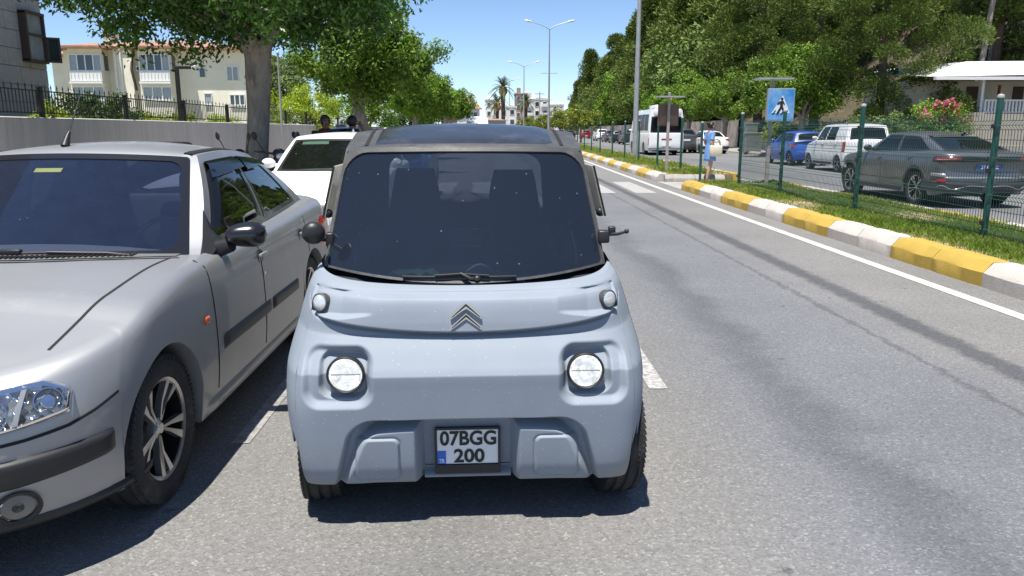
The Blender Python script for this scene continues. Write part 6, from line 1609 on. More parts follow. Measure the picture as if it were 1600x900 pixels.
# stone-clad building at the left edge
bl = thing('stone_building', 'tall grey stone-clad building at the left edge with one brown window', 'building', (-12.0, 13.35, 1.3))
b = MB(); b.box((-4.03, -1.0, 5.5), (8, 18.9, 11)); b.box((-.05, 8.43, 5.5), (.08, .07, 11)); b.build('wall', m_mortar, bl)
rnd = random.Random(3); vm = {}
for r_ in range(24):
    z = .02 + r_ * .44; y = -1.3 - (.45 if r_ % 2 else 0)
    while y < 8.38:
        l = min(.90, 8.46 - y)
        if l < .1: break
        hit = False
        if not hit:
            key = round(l, 2)
            if key not in vm:
                q = MB(); q.box((0, 0, 0), (.05, key - .012, .428), bev=.006); me = q.mesh('cladding_stone'); me.materials.append(m_stone); vm[key] = me
            o = link('cladding_stone', vm[key], None, bl); o.location = (.0 + rnd.uniform(-.003, .003), y + l / 2, z + .22)
        y += l
wf = MB(); yb, z0, z1 = 8.0, 2.0, 3.12
wz0, wz1 = 1.95, 3.15
q = MB()
for a, c_ in (((.10, 7.42, (wz0 + wz1) / 2), (.24, .07, wz1 - wz0)), ((.10, 8.20, (wz0 + wz1) / 2), (.24, .07, wz1 - wz0)), ((.10, 7.81, wz0), (.26, .85, .07)), ((.10, 7.81, wz1), (.26, .85, .07)), ((.12, 7.81, wz0 + .66), (.20, .74, .05))): q.box(a, c_)
win = q.build('window', m_brownw, bl)
q = MB(); q.box((.14, 7.81, (wz0 + wz1) / 2), (.02, .72, wz1 - wz0 - .06)); q.build('pane', m_pane2, win)
q = MB(); sy, sz = 8.44, wz0 + .33
m4 = Matrix.Translation((.22, 8.22, wz0 + .33)) @ Matrix.Rotation(.55, 4, 'Z')
for a, c_ in (((.15, 0, .30), (.30, .04, .05)), ((.15, 0, -.30), (.30, .04, .05)), ((.02, 0, 0), (.05, .04, .6)), ((.29, 0, 0), (.05, .04, .65))): q.box(a, c_, mtx=m4)
sa_ = q.build('open_sash', m_brownw, bl); q = MB(); q.box((.15, 0, 0), (.24, .01, .56), mtx=m4); q.build('sash_pane', m_pane, sa_)

# cream house behind the railings
HY = 62.0
hx_ = lambda px: unproj(px, 130, HY)[0]
hz_ = lambda py: unproj(235, py, HY)[1]
ho = thing('cream_house', 'cream two-storey house with red tiled roof and white glazed bays behind the railings', 'house', (hx_(235), HY, 1.36))
O = Vector((hx_(235), HY, 1.36))
def hb(bm, px0, px1, py0, py1, y0, y1): 
    x0, x1, z0, z1 = hx_(px0), hx_(px1), hz_(py1), hz_(py0); bm.box(Vector(((x0 + x1) / 2, HY + (y0 + y1) / 2, (z0 + z1) / 2)) - O, (x1 - x0, y1 - y0, z1 - z0))
b = MB(); hb(b, 104, 385, 76, 206, 0, 9); hb(b, 60, 104, 82, 206, 2.2, 9); hb(b, 186, 214, 76.5, 206, -.55, .2); b.build('wall', m_cream, ho)
def hip(bm, px0, px1, py, y0, y1, rise, ov=.7):
    x0, x1, z = hx_(px0) - ov, hx_(px1) + ov, hz_(py); Y0, Y1 = HY + y0 - ov, HY + y1 + ov; m = (Y1 - Y0) / 2
    v = [Vector(p) - O for p in ((x0, Y0, z), (x1, Y0, z), (x1, Y1, z), (x0, Y1, z), (x0 + m, Y0 + m, z + rise), (x1 - m, Y0 + m, z + rise), (x0, Y0, z - .16), (x1, Y0, z - .16), (x1, Y1, z - .16), (x0, Y1, z - .16))]
    bm.add(v, [(0, 1, 5, 4), (1, 2, 5), (2, 3, 4, 5), (3, 0, 4), (0, 6, 7, 1), (1, 7, 8, 2), (3, 9, 6, 0), (6, 9, 8, 7)])
b = MB(); hip(b, 104, 385, 75, 0, 9, 1.0); hip(b, 60, 112, 81, 2.2, 9, .6); hip(b, 118, 184, 74.6, -1.1, 2, .4, .5); hip(b, 222, 290, 74.6, -1.1, 2, .4, .5); rf = b.build('roof', m_tile, ho)
for k in range(46):          # rows of tiles standing proud on the front slopes
    pass
b = MB(); hb(b, 147, 160, 46, 76, 2.2, 3.4); hb(b, 146, 161, 45, 48, 2.1, 3.5); b.build('chimney', m_cream, rf); b = MB(); hb(b, 138, 146, 59, 70, 3, 4); b.build('chimney', m_tile, rf)
def window(px0, px1, py0, py1, y, nx, parent=ho, mp=m_pane, fr=.09, ny=1, alt=None):
    q = MB(); hb(q, px0, px1, py0, py0 + 1.6, y - .10, y + .02); hb(q, px0, px1, py1 - 1.6, py1, y - .12, y + .02)
    for i in range(nx + 1):
        p = px0 + (px1 - px0) * i / nx; hb(q, max(px0, p - .9), min(px1, p + .9), py0 + 1.6, py1 - 1.6, y - .09, y + .02)
    wn = q.build('window', m_pvc, parent)
    for i in range(nx):
        a = px0 + (px1 - px0) * i / nx; c_ = px0 + (px1 - px0) * (i + 1) / nx; q = MB(); hb(q, a + .6, c_ - .6, py0 + 1, py1 - 1, y - .04, y - .03); q.build('pane', (alt if alt and i in (0, nx - 1) else mp), wn)
    return wn
for a, c_ in ((121, 173), (228, 277)):
    b = MB(); hb(b, a, c_, 77, 206, -1.0, .05); b.build('bay', m_cream, ho)
    window(a + 2, c_ - 1, 86.5, 113, -1.0, 4, alt=m_pane2)
    b = MB(); hb(b, a + 2, c_ - 1, 113.2, 128, -1.18, -1.0); bp_ = b.build('parapet', m_pvc, ho)
    for k in range(9):
        b = MB(); p = a + 4 + (c_ - a - 7) * k / 8; hb(b, p - .35, p + .35, 115, 127, -1.22, -1.17); b.build('parapet_rib', m_white, bp_)
    b = MB(); hb(b, a + 1, c_, 129, 132, -1.3, -.95); b.build('ledge', m_pvc, ho)
    b = MB(); x = hx_(c_); 
    b.box(Vector((x + .015, HY - .5, hz_(100))) - O, (.05, .80, 1.25)); sw = b.build('side_window', m_pvc, ho); b = MB(); b.box(Vector((x + .045, HY - .5, hz_(100))) - O, (.02, .62, 1.1)); b.build('pane', m_pane, sw)
    window(a + 4, c_ - 1, 136, 158, -1.0, 3, mp=m_pane2); 
window(94, 103.5, 96, 115, 2.2, 1, mp=m_pane2); window(313, 323, 105, 122, 0, 1); window(356, 374, 103, 127, 0, 2, alt=m_pane2); window(358, 381, 147, 165, 0, 3); window(318, 330, 145, 164, 0, 1, mp=m_pane2)
for p, mm in ((190, m_pvc), (198, m_pvc)):
    b = MB(); b.tube([Vector((hx_(p), HY - .66, hz_(78))) - O, Vector((hx_(p), HY - .66, hz_(200))) - O], .06, 6); b.build('drainpipe', mm, ho)
b = MB(); b.tube([Vector((hx_(213), HY - .15, hz_(78))) - O, Vector((hx_(214), HY - .7, hz_(110))) - O, Vector((hx_(219), HY - .7, hz_(142))) - O], .10, 6); b.build('stove_pipe', m_brownw, ho)
b = MB(); hb(b, 219, 228, 104, 112, -.5, -.1); ac = b.build('air_conditioner', m_pvc, ho); b = MB(); c_ = Vector((hx_(223), HY - .505, hz_(108))) - O; b.lathe([(0, .0), (.13, .0), (.15, .012)], 18, Matrix.Translation(c_) @ Matrix.Rotation(PI / 2, 4, 'X')); b.build('fan_grille', m_black, ac)

def block(name, label, cat, X, Y, W, D, H, floors, cols, wall, roofm=None, balc=False, hipr=0, z0=0, wm=None, group=None):
    root = thing(name, label, cat, (X, Y, z0), 0, group); b = MB(); b.box((0, D / 2, H / 2), (W, D, H)); b.build('wall', wall, root)
    fh = H / floors
    for f in range(floors):
        for c in range(cols):
            x = -W / 2 + W * (c + .5) / cols; z = fh * (f + .52); q = MB(); q.box((x, -.03, z), (W / cols * .56, .10, fh * .56)); wn = q.build('window', m_pvc, root); q = MB(); q.box((x, -.07, z), (W / cols * .46, .06, fh * .46)); q.build('pane', wm or m_pane, wn)
            if balc and c % 2 == 0: q = MB(); q.box((x, -.6, fh * f + .5), (W / cols * .95, 1.2, .12)); q.box((x, -1.17, fh * f + .9), (W / cols * .95, .06, .75)); q.build('balcony', m_pvc, root)
    for sx in (-1, 1):
        for f in range(floors):
            q = MB(); q.box((sx * W / 2, D * .4, fh * (f + .52)), (.08, D * .2, fh * .5)); q.build('window', m_pane, root)
    b = MB()
    if hipr:
        o = .5; m = min(W, D) / 2 + o - .4; v = [(-W / 2 - o, -o, H), (W / 2 + o, -o, H), (W / 2 + o, D + o, H), (-W / 2 - o, D + o, H), (-W / 2 - o + m, D / 2, H + hipr), (W / 2 + o - m, D / 2, H + hipr)]
        b.add(v, [(0, 1, 5, 4), (1, 2, 5), (2, 3, 4, 5), (3, 0, 4), (3, 2, 1, 0)]); b.build('roof', roofm or m_tile, root); q = MB(); q.box((W * .2, D * .3, H + hipr * .8), (.6, .6, 1.1)); q.build('chimney', wall, root)
    else:
        b.box((0, D / 2, H + .15), (W + .3, D + .3, .3)); b.build('roof', roofm or wall, root); q = MB(); q.box((-W * .2, D * .4, H + 1.0), (W * .3, D * .3, 1.5)); q.build('roof_hut', wall, root); q = MB(); q.cyl((W * .25, D * .3, H + .5), (W * .25 + .9, D * .3, H + .5), .35, n=10); q.build('water_tank', m_galv, root)
    return root
block('distant_house', 'distant house with orange tiled roof at the end of the left tree row', 'house', -3.9, 132, 3.7, 5, 5.0, 2, 3, m_white, hipr=2.0)
block('distant_house', 'small distant building behind the white delivery van, right of the orange-roofed house', 'house', -6.0, 150, 7, 5, 3.6, 1, 4, m_brown, hipr=.8)
block('apartment_block', 'white distant apartment block with balconies right of the second lamp', 'building', 11.9, 205, 6.0, 8, 9.2, 4, 3, m_white, balc=True)
block('apartment_block', 'brown distant apartment block between the palms and the white flats', 'building', 8.2, 214, 3.4, 8, 11.0, 5, 2, m_brown)
block('apartment_block', 'low white distant block behind the palm trunks', 'building', 3.0, 190, 6.0, 8, 6.8, 3, 3, m_white)
block('apartment_block', 'pale distant block left of the palms, partly hidden', 'building', .2, 205, 3.4, 8, 9.0, 4, 2, m_white)
block('apartment_block', 'white distant flats stepping up behind the orange trees, below the wooded slope', 'building', 18.2, 225, 5.0, 8, 8.4, 4, 3, m_white, balc=True)
block('distant_house', 'grey low building under the palms at the end of the road', 'house', -.8, 140, 6.5, 5, 3.2, 1, 4, m_galv, hipr=.4)

# white-roofed terrace building on the right
TY = 38.0; tx = lambda px: unproj(px, 150, TY)[0]; tz = lambda py: unproj(1530, py, TY)[1]
tb = thing('terrace_building', 'low cream building with thick white roof edge and raised porch on the right', 'building', (tx(1600), TY, 0)); O2 = Vector((tx(1600), TY, 0))
def tb_box(bm, px0, px1, py0, py1, y0, y1): hb2 = (tx(px0), tx(px1), tz(py1), tz(py0)); bm.box(Vector(((hb2[0] + hb2[1]) / 2, TY + (y0 + y1) / 2, (hb2[2] + hb2[3]) / 2)) - O2, (hb2[1] - hb2[0], y1 - y0, hb2[3] - hb2[2]))
b = MB(); tb_box(b, 1455, 1860, 122, 250, 2.4, 7); b.build('wall', m_cream, tb)
b = MB(); v = [Vector(p) - O2 for p in ((tx(1442), TY - .7, tz(121)), (tx(1880), TY - .7, tz(113)), (tx(1880), TY + 7, tz(101)), (tx(1442), TY + 7, tz(101)), (tx(1500), TY - .35, tz(97)), (tx(1880), TY - .35, tz(93)), (tx(1880), TY + 7, tz(90)), (tx(1500), TY + 7, tz(90)))]
b.add(v, [(0, 1, 5, 4), (0, 4, 7, 3), (4, 5, 6, 7), (1, 2, 6, 5), (3, 2, 1, 0), (2, 3, 7, 6)]); b.build('roof', m_white, tb)
b = MB(); tb_box(b, 1444, 1880, 121.5, 126.5, -.9, -.65); b.build('gutter', m_pvc, tb)
b = MB(); tb_box(b, 1528, 1860, 178, 250, -.6, 2.5); b.build('terrace_wall', m_conc, tb)
b = MB(); v = [Vector(p) - O2 for p in ((tx(1470), TY - .58, 0), (tx(1530), TY - .58, 0), (tx(1530), TY - .58, tz(176)), (tx(1506), TY - .58, tz(176)), (tx(1470), TY + .6, 0), (tx(1530), TY + .6, 0), (tx(1530), TY + .6, tz(176)), (tx(1506), TY + .6, tz(176)))]
b.add(v, [(0, 1, 2, 3), (4, 7, 6, 5), (0, 3, 7, 4), (3, 2, 6, 7)]); b.build('stair_wall', m_conc, tb)
for p in (1529, 1600, 1660): b = MB(); tb_box(b, p - 2, p + 2, 126, 178, -.3, -.1); b.build('porch_post', m_pvc, tb)
for p, w_ in ((1521, 9), (1564, 18), (1640, 16)):
    b = MB(); tb_box(b, p - w_ / 2, p + w_ / 2, 131, 177.5, 2.30, 2.46); d_ = b.build('door', m_brownw, tb); b = MB(); b.ball(Vector((tx(p + w_ / 2 - 1.5), TY + 2.27, tz(155))) - O2, .04); b.build('handle', m_chrome, d_)
b = MB(); tb_box(b, 1578, 1581, 131, 178, .9, 1.0); b.build('door_curtain', m_pred, tb)
bal = MB(); tb_box(bal, 1531, 1860, 156, 158.5, -.45, -.3); tb_box(bal, 1531, 1860, 174.5, 176.5, -.45, -.3); ba = bal.build('balustrade', m_pvc, tb)
q = MB(); tb_box(q, 1000, 1002.6, 158, 175, -.43, -.33); bm_me = None
q = MB(); q.box((0, 0, 0), (.085, .08, .54)); me = q.mesh('baluster'); me.materials.append(m_pvc)
for k in range(58):
    o = link('baluster', me, None, ba); o.location = Vector((tx(1533 + k * 5.4), TY - .375, tz(166.5))) - O2
o = MB(); o.box((0, 0, .45), (.55, .5, .9), bev=.05); tag(o.build('armchair', m_brown, loc=(tx(1511), TY + 1.2, tz(178))), 'brown armchair standing on the porch left of the dark door', 'armchair')
b = MB(); b.grid([[(18.9 + cx(y), y, -.1), (18.9 + cx(y), y, 2.3), (19.2 + cx(y), y, 2.3), (19.2 + cx(y), y, -.1)] for y in np.arange(62, 240, 6.0)]); tag(b.build('retaining_wall', M('blotchy_render', (.50, .42, .34), .9, var=(.8, .2), dirt=((.30, .22, .22), .9, .48, .6)), fixn=False), 'blotchy long retaining wall under the wooded slope behind the far parked cars', 'wall')
b = MB(); b.grid([[(18.5 + cx(y), y, -.1), (18.5 + cx(y), y, .95), (18.7 + cx(y), y, .95), (18.7 + cx(y), y, -.1)] for y in np.arange(20, 62, 3.0)]); tag(b.build('low_wall', m_conc, fixn=False), 'low pale concrete wall at the back of the far pavement', 'wall')
# ------------------------------------------------------------------ street furniture and people
m_green = M('green_powder_coat', (.012, .075, .060), .4, var=(5, .25), dirt=((.06, .09, .075), 7, .6, .8)); m_wire = M('green_wire', (.03, .075, .06), .45)
m_cap = M('post_cap', (.30, .31, .30), .6)
fen = thing('mesh_fence', 'dark green steel mesh fence with round-capped posts along the grassy median', 'fence', (5.75, 0, .19))
FD = [5.5, 8.8, 12.1, 15.4, 18.07, 21.6, 24.0, 27.6, 31.4, 35, 39, 44, 48.5, 53, 58.5, 64]
q = MB(); q.lathe([(0, -.1), (.036, -.1), (.036, 1.68), (0, 1.68)], 14); pm = q.mesh('post', 40); pm.materials.append(m_green)
q = MB(); q.lathe([(.038, 1.665), (.039, 1.69), (.028, 1.705), (0, 1.712)], 14); cm = q.mesh('cap', 50); cm.materials.append(m_cap)
q = MB(); q.box((-.045, 0, 0), (.03, .06, .05), bev=.006); clm = q.mesh('clamp'); clm.materials.append(m_black)
for y in FD:
    o = link('post', pm, None, fen); o.location = (cx(y), y, 0 if not 19.5 < y < 22.6 else -.17); c = link('cap', cm, None, o)
    if y < 21:
        for z in (.25, .85, 1.35): k = link('clamp', clm, None, o); k.location = (0, 0, z)
def wire_prof():
    pts = [(0, .05)]
    for z in (.18, .58, 1.0, 1.36): pts += [(0, z - .05), (-.045, z), (0, z + .05)]
    pts += [(0, 1.52)]; return pts
WPF = wire_prof()
def panel(y0, y1):
    b = MB(); n = int((y1 - y0 - .1) / .052); r = .0031
    for i in range(n + 1):
        y = y0 + .05 + (y1 - y0 - .1) * i / n; x0 = cx(y); base = len(b.v)
        for x, z in WPF: b.v += [(x0 + x - r, y - r, z), (x0 + x + r, y - r, z), (x0 + x, y + r * 1.4, z)]
        for k in range(len(WPF) - 1):
            for j in range(3): a = base + k * 3 + j; c = base + k * 3 + (j + 1) % 3; b.f.append((a, c, c + 3, a + 3))
    for z in (.06, .13, .18, .23, .40, .53, .58, .63, .80, .95, 1.0, 1.05, 1.2, 1.31, 1.36, 1.41):
        xo = -.045 if z in (.18, .58, 1.0, 1.36) else 0; base = len(b.v)
        for y in (y0 + .04, (y0 + y1) / 2, y1 - .04): b.v += [(cx(y) + xo - r, y, z - r), (cx(y) + xo + r, y, z - r), (cx(y) + xo, y, z + r * 1.4)]
        for k in range(2):
            for j in range(3): a = base + k * 3 + j; c = base + k * 3 + (j + 1) % 3; b.f.append((a, c, c + 3, a + 3))
    o = b.build('mesh_panel', m_wire, fen, fixn=False); o['kind'] = 'stuff'
for a, c in ((2.2, 5.5), (5.5, 8.8), (8.8, 12.1), (12.1, 15.4), (15.4, 18.07)): panel(a, c)

# pedestrian-crossing sign with solar panel
m_post = M('weathered_post', (.36, .33, .29), .8, var=(6, .25)); m_solar = M('solar_cells', (.02, .025, .05), .15, coat=.5); m_signb = M('sign_brown_back', (.16, .10, .07), .7, var=(4, .25))
m_signblue = M('sign_blue', (.03, .24, .62), .35, var=(2, .15), dirt=((.35, .55, .72), 1.6, .45, .75), coat=.2); m_signwhite = M('sign_white', (.70, .76, .80), .4)
def solar_sign(label, X, Y, px_c, zc, w_, h_, rot, front):
    root = thing('crossing_sign', label, 'sign', (X, Y, .19), rot); b = MB(); b.box((0, 0, 1.2), (.08, .08, 2.5), bev=.01); b.build('post', m_post, root)
    b = MB(); b.box((.02, 0, zc + h_ / 2 + .22), (.82, .42, .035), bev=.006, mtx=Matrix.Translation((0, 0, 0)) @ Matrix.Rotation(.0, 4, 'X')); sp = b.build('solar_panel', m_galv, root); b = MB(); b.box((.02, 0, zc + h_ / 2 + .242), (.76, .36, .008)); b.build('solar_cells', m_solar, sp)
    s_ = -1 if front else 1
    b = MB(); b.box((px_c, s_ * .11, zc), (w_, .12, h_), bev=.01); bd = b.build('sign_box', m_signb if not front else m_galv, root)
    F = -1 if front else 1
    yf = s_ * .11 + (-.061 if front else .061)
    b = MB(); b.box((px_c, yf + F * .003, zc), (w_ * .95, .004, h_ * .95)); b.build('sign_face', m_signblue, bd)
    if front:
        sc_ = h_ / .84
        T3 = lambda u, v: (px_c + u * sc_, yf - .009, zc + v * sc_)
        def poly(name, pts, m, d=0.0):
            b = MB(); b.add([(px_c + u * sc_, yf - .007 - d, zc + v * sc_) for u, v in pts], [tuple(range(len(pts)))]); b.build(name, m, bd, fixn=False)
        poly('triangle', [(-.24, -.20), (.24, -.20), (.03, .25)], m_signwhite)
        for u in (-.17, -.06, .05, .15): poly('stripe', [(u - .06, -.24), (u - .015, -.24), (u + .05, -.13), (u + .02, -.13)], m_ink, .002)
        poly('walking_figure', [(-.02, .10), (.05, .11), (.10, .02), (.09, -.0), (.045, .04), (.05, -.04), (.13, -.21), (.08, -.22), (.015, -.09), (-.06, -.22), (-.11, -.20), (-.03, -.05), (-.03, .04), (-.09, .0), (-.11, .03), (-.06, .09)], m_ink, .004)
        poly('figure_head', [(.015 + .035 * math.cos(a), .155 + .04 * math.sin(a)) for a in np.linspace(0, 2 * PI, 13)[:-1]], m_ink, .004)
    else:
        b = MB(); b.box((px_c, s_ * .11 - .063, zc - h_ * .22), (w_ * .9, .006, h_ * .42)); b.build('back_plate', M('sign_back_panel', (.24, .16, .11), .7, var=(5, .2)), bd)
    return root
solar_sign('solar-powered blue pedestrian crossing sign on a post in the median grass', 6.62, 18.5, .17, 1.88, .64, .76, 0, True)
solar_sign('solar-powered crossing sign seen from its brown back, left of the woman', 5.50, 24.3, .02, 1.76, .64, .66, .06, False)

# double-armed street lamps on the median
def street_lamp(label, X, Y, h=12.6):
    root = thing('street_lamp', label, 'street lamp', (X, Y, 0), 0, 'double street lamps along the median'); b = MB(); b.tube([(0, 0, 0), (0, 0, .5), (0, 0, 4), (0, 0, h)], [.14, .13, .115, .06], 12); b.build('pole', m_galv, root, smooth=60)
    b = MB(); b.box((0, 0, .24), (.38, .38, .04)); b.build('base_plate', m_galv, root)
    b = MB(); b.tube([(-.9, 0, 7.45), (.9, 0, 7.45)], .035, 6); b.build('cross_bar', m_galv, root)
    for s_ in (-1, 1):
        b = MB(); b.tube([(0, 0, h - .1), (s_ * .3, 0, h + .12), (s_ * 1.0, 0, h + .42), (s_ * 1.9, 0, h + .68)], [.06, .05, .045, .04], 8); ar = b.build('arm', m_galv, root, smooth=60)
        m4 = Matrix.Translation((s_ * 2.25, 0, h + .76)) @ Matrix.Rotation(-s_ * .22, 4, 'Y'); b = MB(); b.ball((0, 0, 0), (.46, .17, .10), 14, 8, m4); b.build('lamp_head', m_white_plate, ar, smooth=180); b = MB(); b.ball((0, 0, -.05), (.36, .13, .07), 12, 6, m4); b.build('lamp_glass', m_clear_lens, ar, smooth=180)
street_lamp('nearest street lamp pole, rising out of the picture beside the minibus', 6.75, 36.6); street_lamp('second street lamp with both arms against the sky', 6.2, 85, 12.0); street_lamp('third street lamp, smaller, above the palms', 5.45, 132, 11.8); street_lamp('furthest street lamp, its arm level with the palm crown', 4.4, 192, 13.0)
b = MB(); b.cyl((0, 0, 0), (0, 0, 8.6), .14, .09, 8); b.box((0, 0, 8.2), (1.8, .12, .12)); b.box((0, 0, 7.4), (1.4, .1, .1)); tag(b.build('utility_pole', m_post, loc=(9.2, 150, 0)), 'wooden utility pole with two cross-arms before the white flats', 'utility pole')
b = MB(); b.cyl((0, 0, 0), (0, 0, 2.9), .045, .035, 8); b.ball((0, 0, 2.95), .06); tag(b.build('light_pole', m_galv, loc=(-7.95, 30, 1.36)), 'thin pale pole behind the railings right of the first tree trunk', 'pole')
b = MB(); b.cyl((0, 0, 0), (0, 0, 2.4), .07, .06, 8); b.box((0, 0, 2.2), (.2, .2, .25)); tag(b.build('light_pole', m_galv, loc=(-8.9, 31.5, 1.36)), 'thicker grey pole just right of the first tree trunk behind the railings', 'pole')
cp = thing('camera_post', 'dark angled post with white security camera on the railing', 'security camera', (-8.75, 22.4, 1.5)); b = MB(); b.box((0, 0, .85), (.10, .10, 1.75), bev=.01); b.box((.24, 0, 1.70), (.50, .09, .08), bev=.01); b.build('post', m_iron, cp); b = MB(); b.box((.52, -.05, 1.70), (.12, .22, .10), bev=.02); b.box((.52, -.16, 1.70), (.10, .02, .08)); b.build('camera_housing', m_white_plate, cp)
for i, (x, y, h, lab) in enumerate(((16.5, 49.5, 1.75, 'taller grey roadside cabinet on the far pavement beside the white saloon'), (16.3, 48.5, 1.15, 'lower grey roadside cabinet in front of the taller one'))):
    c = thing('utility_cabinet', lab, 'cabinet', (x, y, .14)); b = MB(); b.box((0, 0, h / 2), (.75 + .3 * i, .5, h), bev=.02); b.build('housing', m_galv, c); b = MB(); b.box((0, -.26, h / 2), (.6 + .3 * i, .02, h * .8), bev=.004); dd = b.build('door', m_psil, c); b = MB(); b.box((.22, -.28, h * .5), (.03, .03, .12)); b.build('handle', m_black, dd); b = MB(); b.box((0, 0, h + .02), (.85 + .3 * i, .6, .05), bev=.01); b.build('lid', m_galv, c)

# ---- people
m_skin = M('skin', (.46, .27, .19), .55, var=(20, .06)); m_skin2 = M('skin_darker', (.22, .12, .08), .55, var=(20, .06)); m_hair = M('dark_hair', (.018, .013, .010), .5, var=(40, .4)); m_dress = M('blue_cotton', (.15, .31, .60), .85, var=(7, .12), bump=(40, .3)); m_tshirt = M('maroon_shirt', (.09, .02, .018), .85, var=(8, .15)); m_bshirt = M('black_shirt', (.012, .013, .018), .85, var=(8, .2)); m_trs = M('dark_trousers', (.03, .032, .04), .85, var=(10, .2)); m_bag = M('cream_bag', (.66, .60, .46), .8, var=(10, .08)); m_eye = M('eye_dark', (.02, .015, .012), .2); m_shoe = M('sandal', (.25, .16, .10), .7)
def person(label, loc, rot, J, skin_m, h=1.0):
    """J: joint positions; one continuous skin-modifier body, clothes and hair as parts"""
    root = thing('person', label, 'person', loc, rot); V, E, RD = [], [], []
    def add(p, r, par=None):
        V.append(Vector(p)); RD.append(r); i = len(V) - 1
        if par is not None: E.append((par, i))
        return i
    pel = add(J['pelvis'], (.135, .105)); sp = add(J['spine'], (.115, .09), pel); ch = add(J['chest'], (.145, .10), sp); nk0 = add(J['neck'], (.058, .055), ch); nk = add(J['neck2'], (.052, .052), nk0); hd = add(J['head'], (.078, .092), nk); tp = add(J['top'], (.066, .075), hd)
    ns = add(Vector(J['head']) + J['face'] * .105 + Vector((0, 0, .005)), (.014, .016), hd)
    for s in ('L', 'R'):
        sh_ = add(J['sh' + s], (.058, .055), ch); el = add(J['el' + s], (.040, .040), sh_); wr = add(J['wr' + s], (.027, .026), el); pa = add(J['pa' + s], (.040, .020), wr)
        d = (Vector(J['pa' + s]) - Vector(J['wr' + s])).normalized(); sd_ = d.cross(J['face']).normalized() if d.cross(J['face']).length > .1 else Vector((1, 0, 0)); 
        for k, (o_, l) in enumerate(((-.030, .058), (-.010, .068), (.010, .064), (.028, .050))):
            f0 = add(Vector(J['pa' + s]) + sd_ * o_ + d * .035, (.0095, .0095), pa); f1 = add(Vector(J['pa' + s]) + sd_ * o_ + d * (.035 + l * .6) + J['face'] * .008, (.0085, .0085), f0); add(Vector(J['pa' + s]) + sd_ * o_ + d * (.035 + l) + J['face'] * .024, (.007, .007), f1)
        t0 = add(Vector(J['pa' + s]) + sd_ * -.035 - d * .01, (.011, .011), pa); add(Vector(J['pa' + s]) + sd_ * -.055 + d * .03 + J['face'] * .02, (.009, .009), t0)
        hp = add(J['hip' + s], (.085, .085), pel); kn = add(J['kn' + s], (.055, .055), hp); cf = add((Vector(J['kn' + s]) * .62 + Vector(J['an' + s]) * .38) - J['face'] * .018, (.052, .054), kn); an = add(J['an' + s], (.033, .036), cf); add(Vector(J['an' + s]) + J['face'] * .13 - Vector((0, 0, .045)), (.035, .022), an)
    me = bpy.data.meshes.new('body'); me.from_pydata(V, E, []); o = link('body', me, skin_m, root); mod = o.modifiers.new('skin', 'SKIN'); mod.use_smooth_shade = True
    for i, sv in enumerate(me.skin_vertices[0].data): sv.radius = RD[i]; sv.use_root = (i == 0)
    o.modifiers.new('sub', 'SUBSURF').levels = 1; o.modifiers['sub'].render_levels = 2
    for s_ in (-1, 1):
        side_ = J['face'].cross(Vector((0, 0, 1))).normalized(); b = MB(); b.ball(Vector(J['head']) + J['face'] * .082 + side_ * s_ * .032 + Vector((0, 0, .022)), .011); b.build('eye', m_eye, root, smooth=180)
        b = MB(); b.ball(Vector(J['head']) + side_ * s_ * .082 - J['face'] * .01, (.014, .02, .03)); b.build('ear', skin_m, root, smooth=180)
    b = MB(); b.ball(Vector(J['head']) + J['face'] * .088 + Vector((0, 0, -.042)), (.022, .022, .007)); b.build('mouth', M('lips', (.30, .10, .09), .5), root, smooth=180)
    return root
def rings(name, m, parent, rs, n=20):
    """clothing: stacked ellipses (centre, rx, ry)"""
    b = MB(); P = []
    for c, rx, ry in rs: P.append([(c[0] + rx * math.cos(2 * PI * k / n) * (1 + .03 * math.sin(k * 2.7)), c[1] + ry * math.sin(2 * PI * k / n) * (1 + .03 * math.cos(k * 1.9)), c[2]) for k in range(n + 1)])
    b.grid(P); o = b.build(name, m, parent, smooth=180, fixn=False); return o
def hair(parent, head, face, bun=False, sx=1.0):
    b = MB(); c = Vector(head) - face * .016 + Vector((0, 0, .022)); b.ball(c, (.094 * sx, .104, .105), 16, 10)
    b.v = [tuple(Vector(p) - face * .05 * max(0, (Vector(p) - c).dot(face) / .1) if Vector(p).z < c.z + .045 else Vector(p)) for p in b.v]
    if bun: b.ball(c - face * .10 + Vector((0, 0, .055)), .05)
    return b.build('hair', m_hair, parent, smooth=180)
F = Vector((0, -1, 0))
def base_pose(f=F, stride=0.0):
    return dict(face=f, pelvis=(0, 0, .93), spine=(0, 0, 1.10), chest=(0, 0, 1.30), neck=(0, .01, 1.43), neck2=(0, -.005, 1.47), head=(0, -.025, 1.565), top=(0, -.01, 1.635),
        shL=(.165, .01, 1.37), elL=(.21, .05, 1.10), wrL=(.22, -.03, .88), paL=(.22, -.05, .80), shR=(-.165, .01, 1.37), elR=(-.21, .05, 1.10), wrR=(-.22, -.03, .88), paR=(-.22, -.05, .80),
        hipL=(.09, 0, .88), knL=(.10, -.02 - stride, .49), anL=(.10, .03 - stride * .9, .075), hipR=(-.09, 0, .88), knR=(-.10, -.02 + stride * .4, .49), anR=(-.10, .03 + stride, .075))
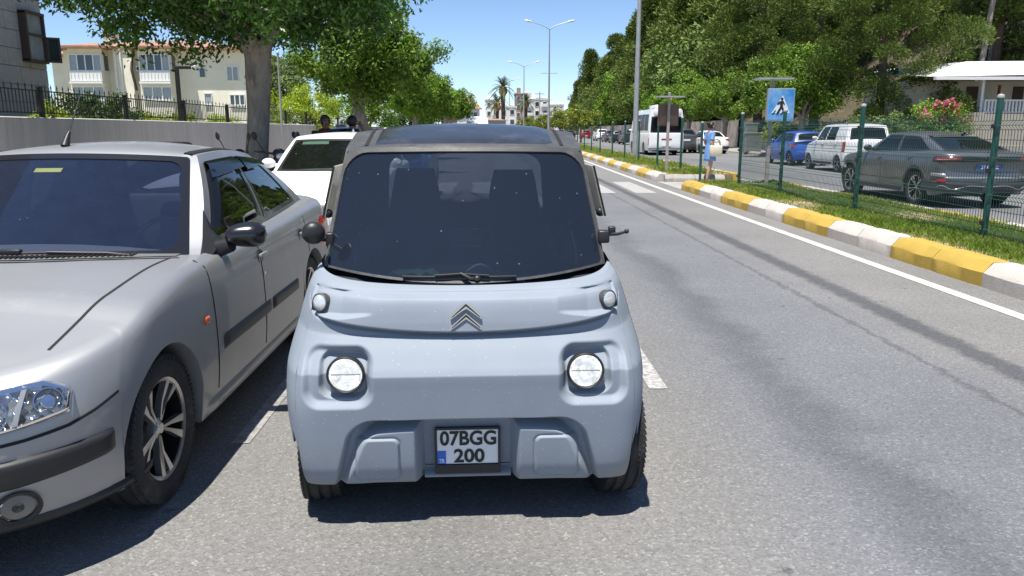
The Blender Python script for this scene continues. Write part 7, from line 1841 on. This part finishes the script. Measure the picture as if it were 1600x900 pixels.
# the woman stepping through the fence gap, turned to the right
J = base_pose(F, .09); J.update(elL=(.20, .06, 1.10), wrL=(.19, -.10, .95), paL=(.18, -.17, .92), elR=(-.20, .08, 1.10), wrR=(-.20, .02, .90), paR=(-.20, 0, .82))
wm = person('woman in blue dress carrying a cream bag, standing in the fence gap by the crossing', (6.30, 22.35, .02), PI / 2 + .25, J, m_skin)
wm.scale = (1.03, 1.03, 1.01)
rings('dress', m_dress, wm, [((0, .0, 1.435), .085, .075), ((0, 0, 1.40), .14, .085), ((0, 0, 1.30), .162, .108), ((0, 0, 1.12), .132, .092), ((0, 0, 1.05), .135, .098), ((0, 0, .95), .158, .122), ((0, 0, .80), .178, .14), ((0, -.01, .66), .19, .155), ((0, -.01, .60), .195, .16), ((0, -.01, .605), .17, .14)])
for s_ in ('L', 'R'):
    b = MB(); a, c = Vector(J['sh' + s_]), Vector(J['el' + s_]); b.tube([a + Vector((0, 0, .02)), a * .7 + c * .3, a * .35 + c * .65], [.062, .060, .064], 12, False); b.build('sleeve', m_dress, wm, smooth=180)
hair(wm, J['head'], F, True)
for s_ in ('L', 'R'): b = MB(); b.box(Vector(J['an' + s_]) + F * .07 + Vector((0, 0, -.065)), (.085, .24, .022), bev=.008); b.build('sandal', m_shoe, wm)
bg_ = thing('shoulder_bag', 'cream fabric bag hanging from the arm of the woman in blue', 'bag', (6.30 + .10, 22.35 - .26, .78)); b = MB(); b.box((0, 0, .14), (.36, .13, .32), bev=.05); b.build('bag_body', m_bag, bg_, smooth=60)
for s_ in (-1, 1): b = MB(); b.tube([(-.12, s_ * .05, .28), (-.08, s_ * .04, .42), (0, s_ * .03, .47), (.08, s_ * .04, .42), (.12, s_ * .05, .28)], .010, 6); b.build('strap', m_shoe, bg_, smooth=60)
# two men standing behind the white hatchback
for lab, loc, rot, shirt, arm in (('man in dark maroon shirt standing behind the white hatchback, nearer the wall', (-3.02, 14.35, .03), .5, m_tshirt, True), ('man in black shirt standing right of the maroon-shirted man behind the white hatchback', (-2.56, 14.5, .02), 2.6, m_bshirt, False)):
    J = base_pose()
    if arm: J.update(elR=(-.24, -.08, 1.14), wrR=(-.08, -.22, 1.22), paR=(-.01, -.24, 1.24))
    else: J.update(elR=(-.26, -.06, 1.16), wrR=(-.14, -.14, 1.42), paR=(-.11, -.12, 1.50))
    p = person(lab, loc, rot, J, m_skin2); p.scale = (1.04, 1.04, 1.03)
    rings('shirt', shirt, p, [((0, .0, 1.455), .075, .072), ((0, 0, 1.42), .13, .095), ((0, 0, 1.36), .205, .12), ((0, 0, 1.25), .20, .135), ((0, 0, 1.08), .175, .13), ((0, 0, .88), .18, .145), ((0, 0, .87), .15, .12)])
    for s_ in ('L', 'R'):
        b = MB(); a, c = Vector(J['sh' + s_]), Vector(J['el' + s_]); b.tube([a + Vector((0, 0, .02)), a * .6 + c * .4, a * .2 + c * .8], [.078, .068, .066], 12, False); b.build('sleeve', shirt, p, smooth=180)
        b = MB(); b.tube([J['hip' + s_], J['kn' + s_], Vector(J['an' + s_]) + Vector((0, 0, .02))], [.115, .080, .070], 12, False); b.build('trouser_leg', m_trs, p, smooth=180)
        b = MB(); b.box(Vector(J['an' + s_]) + F * .06 + Vector((0, 0, -.04)), (.10, .28, .075), bev=.03); b.build('shoe', m_bshirt, p, smooth=60)
    hair(p, J['head'], F)
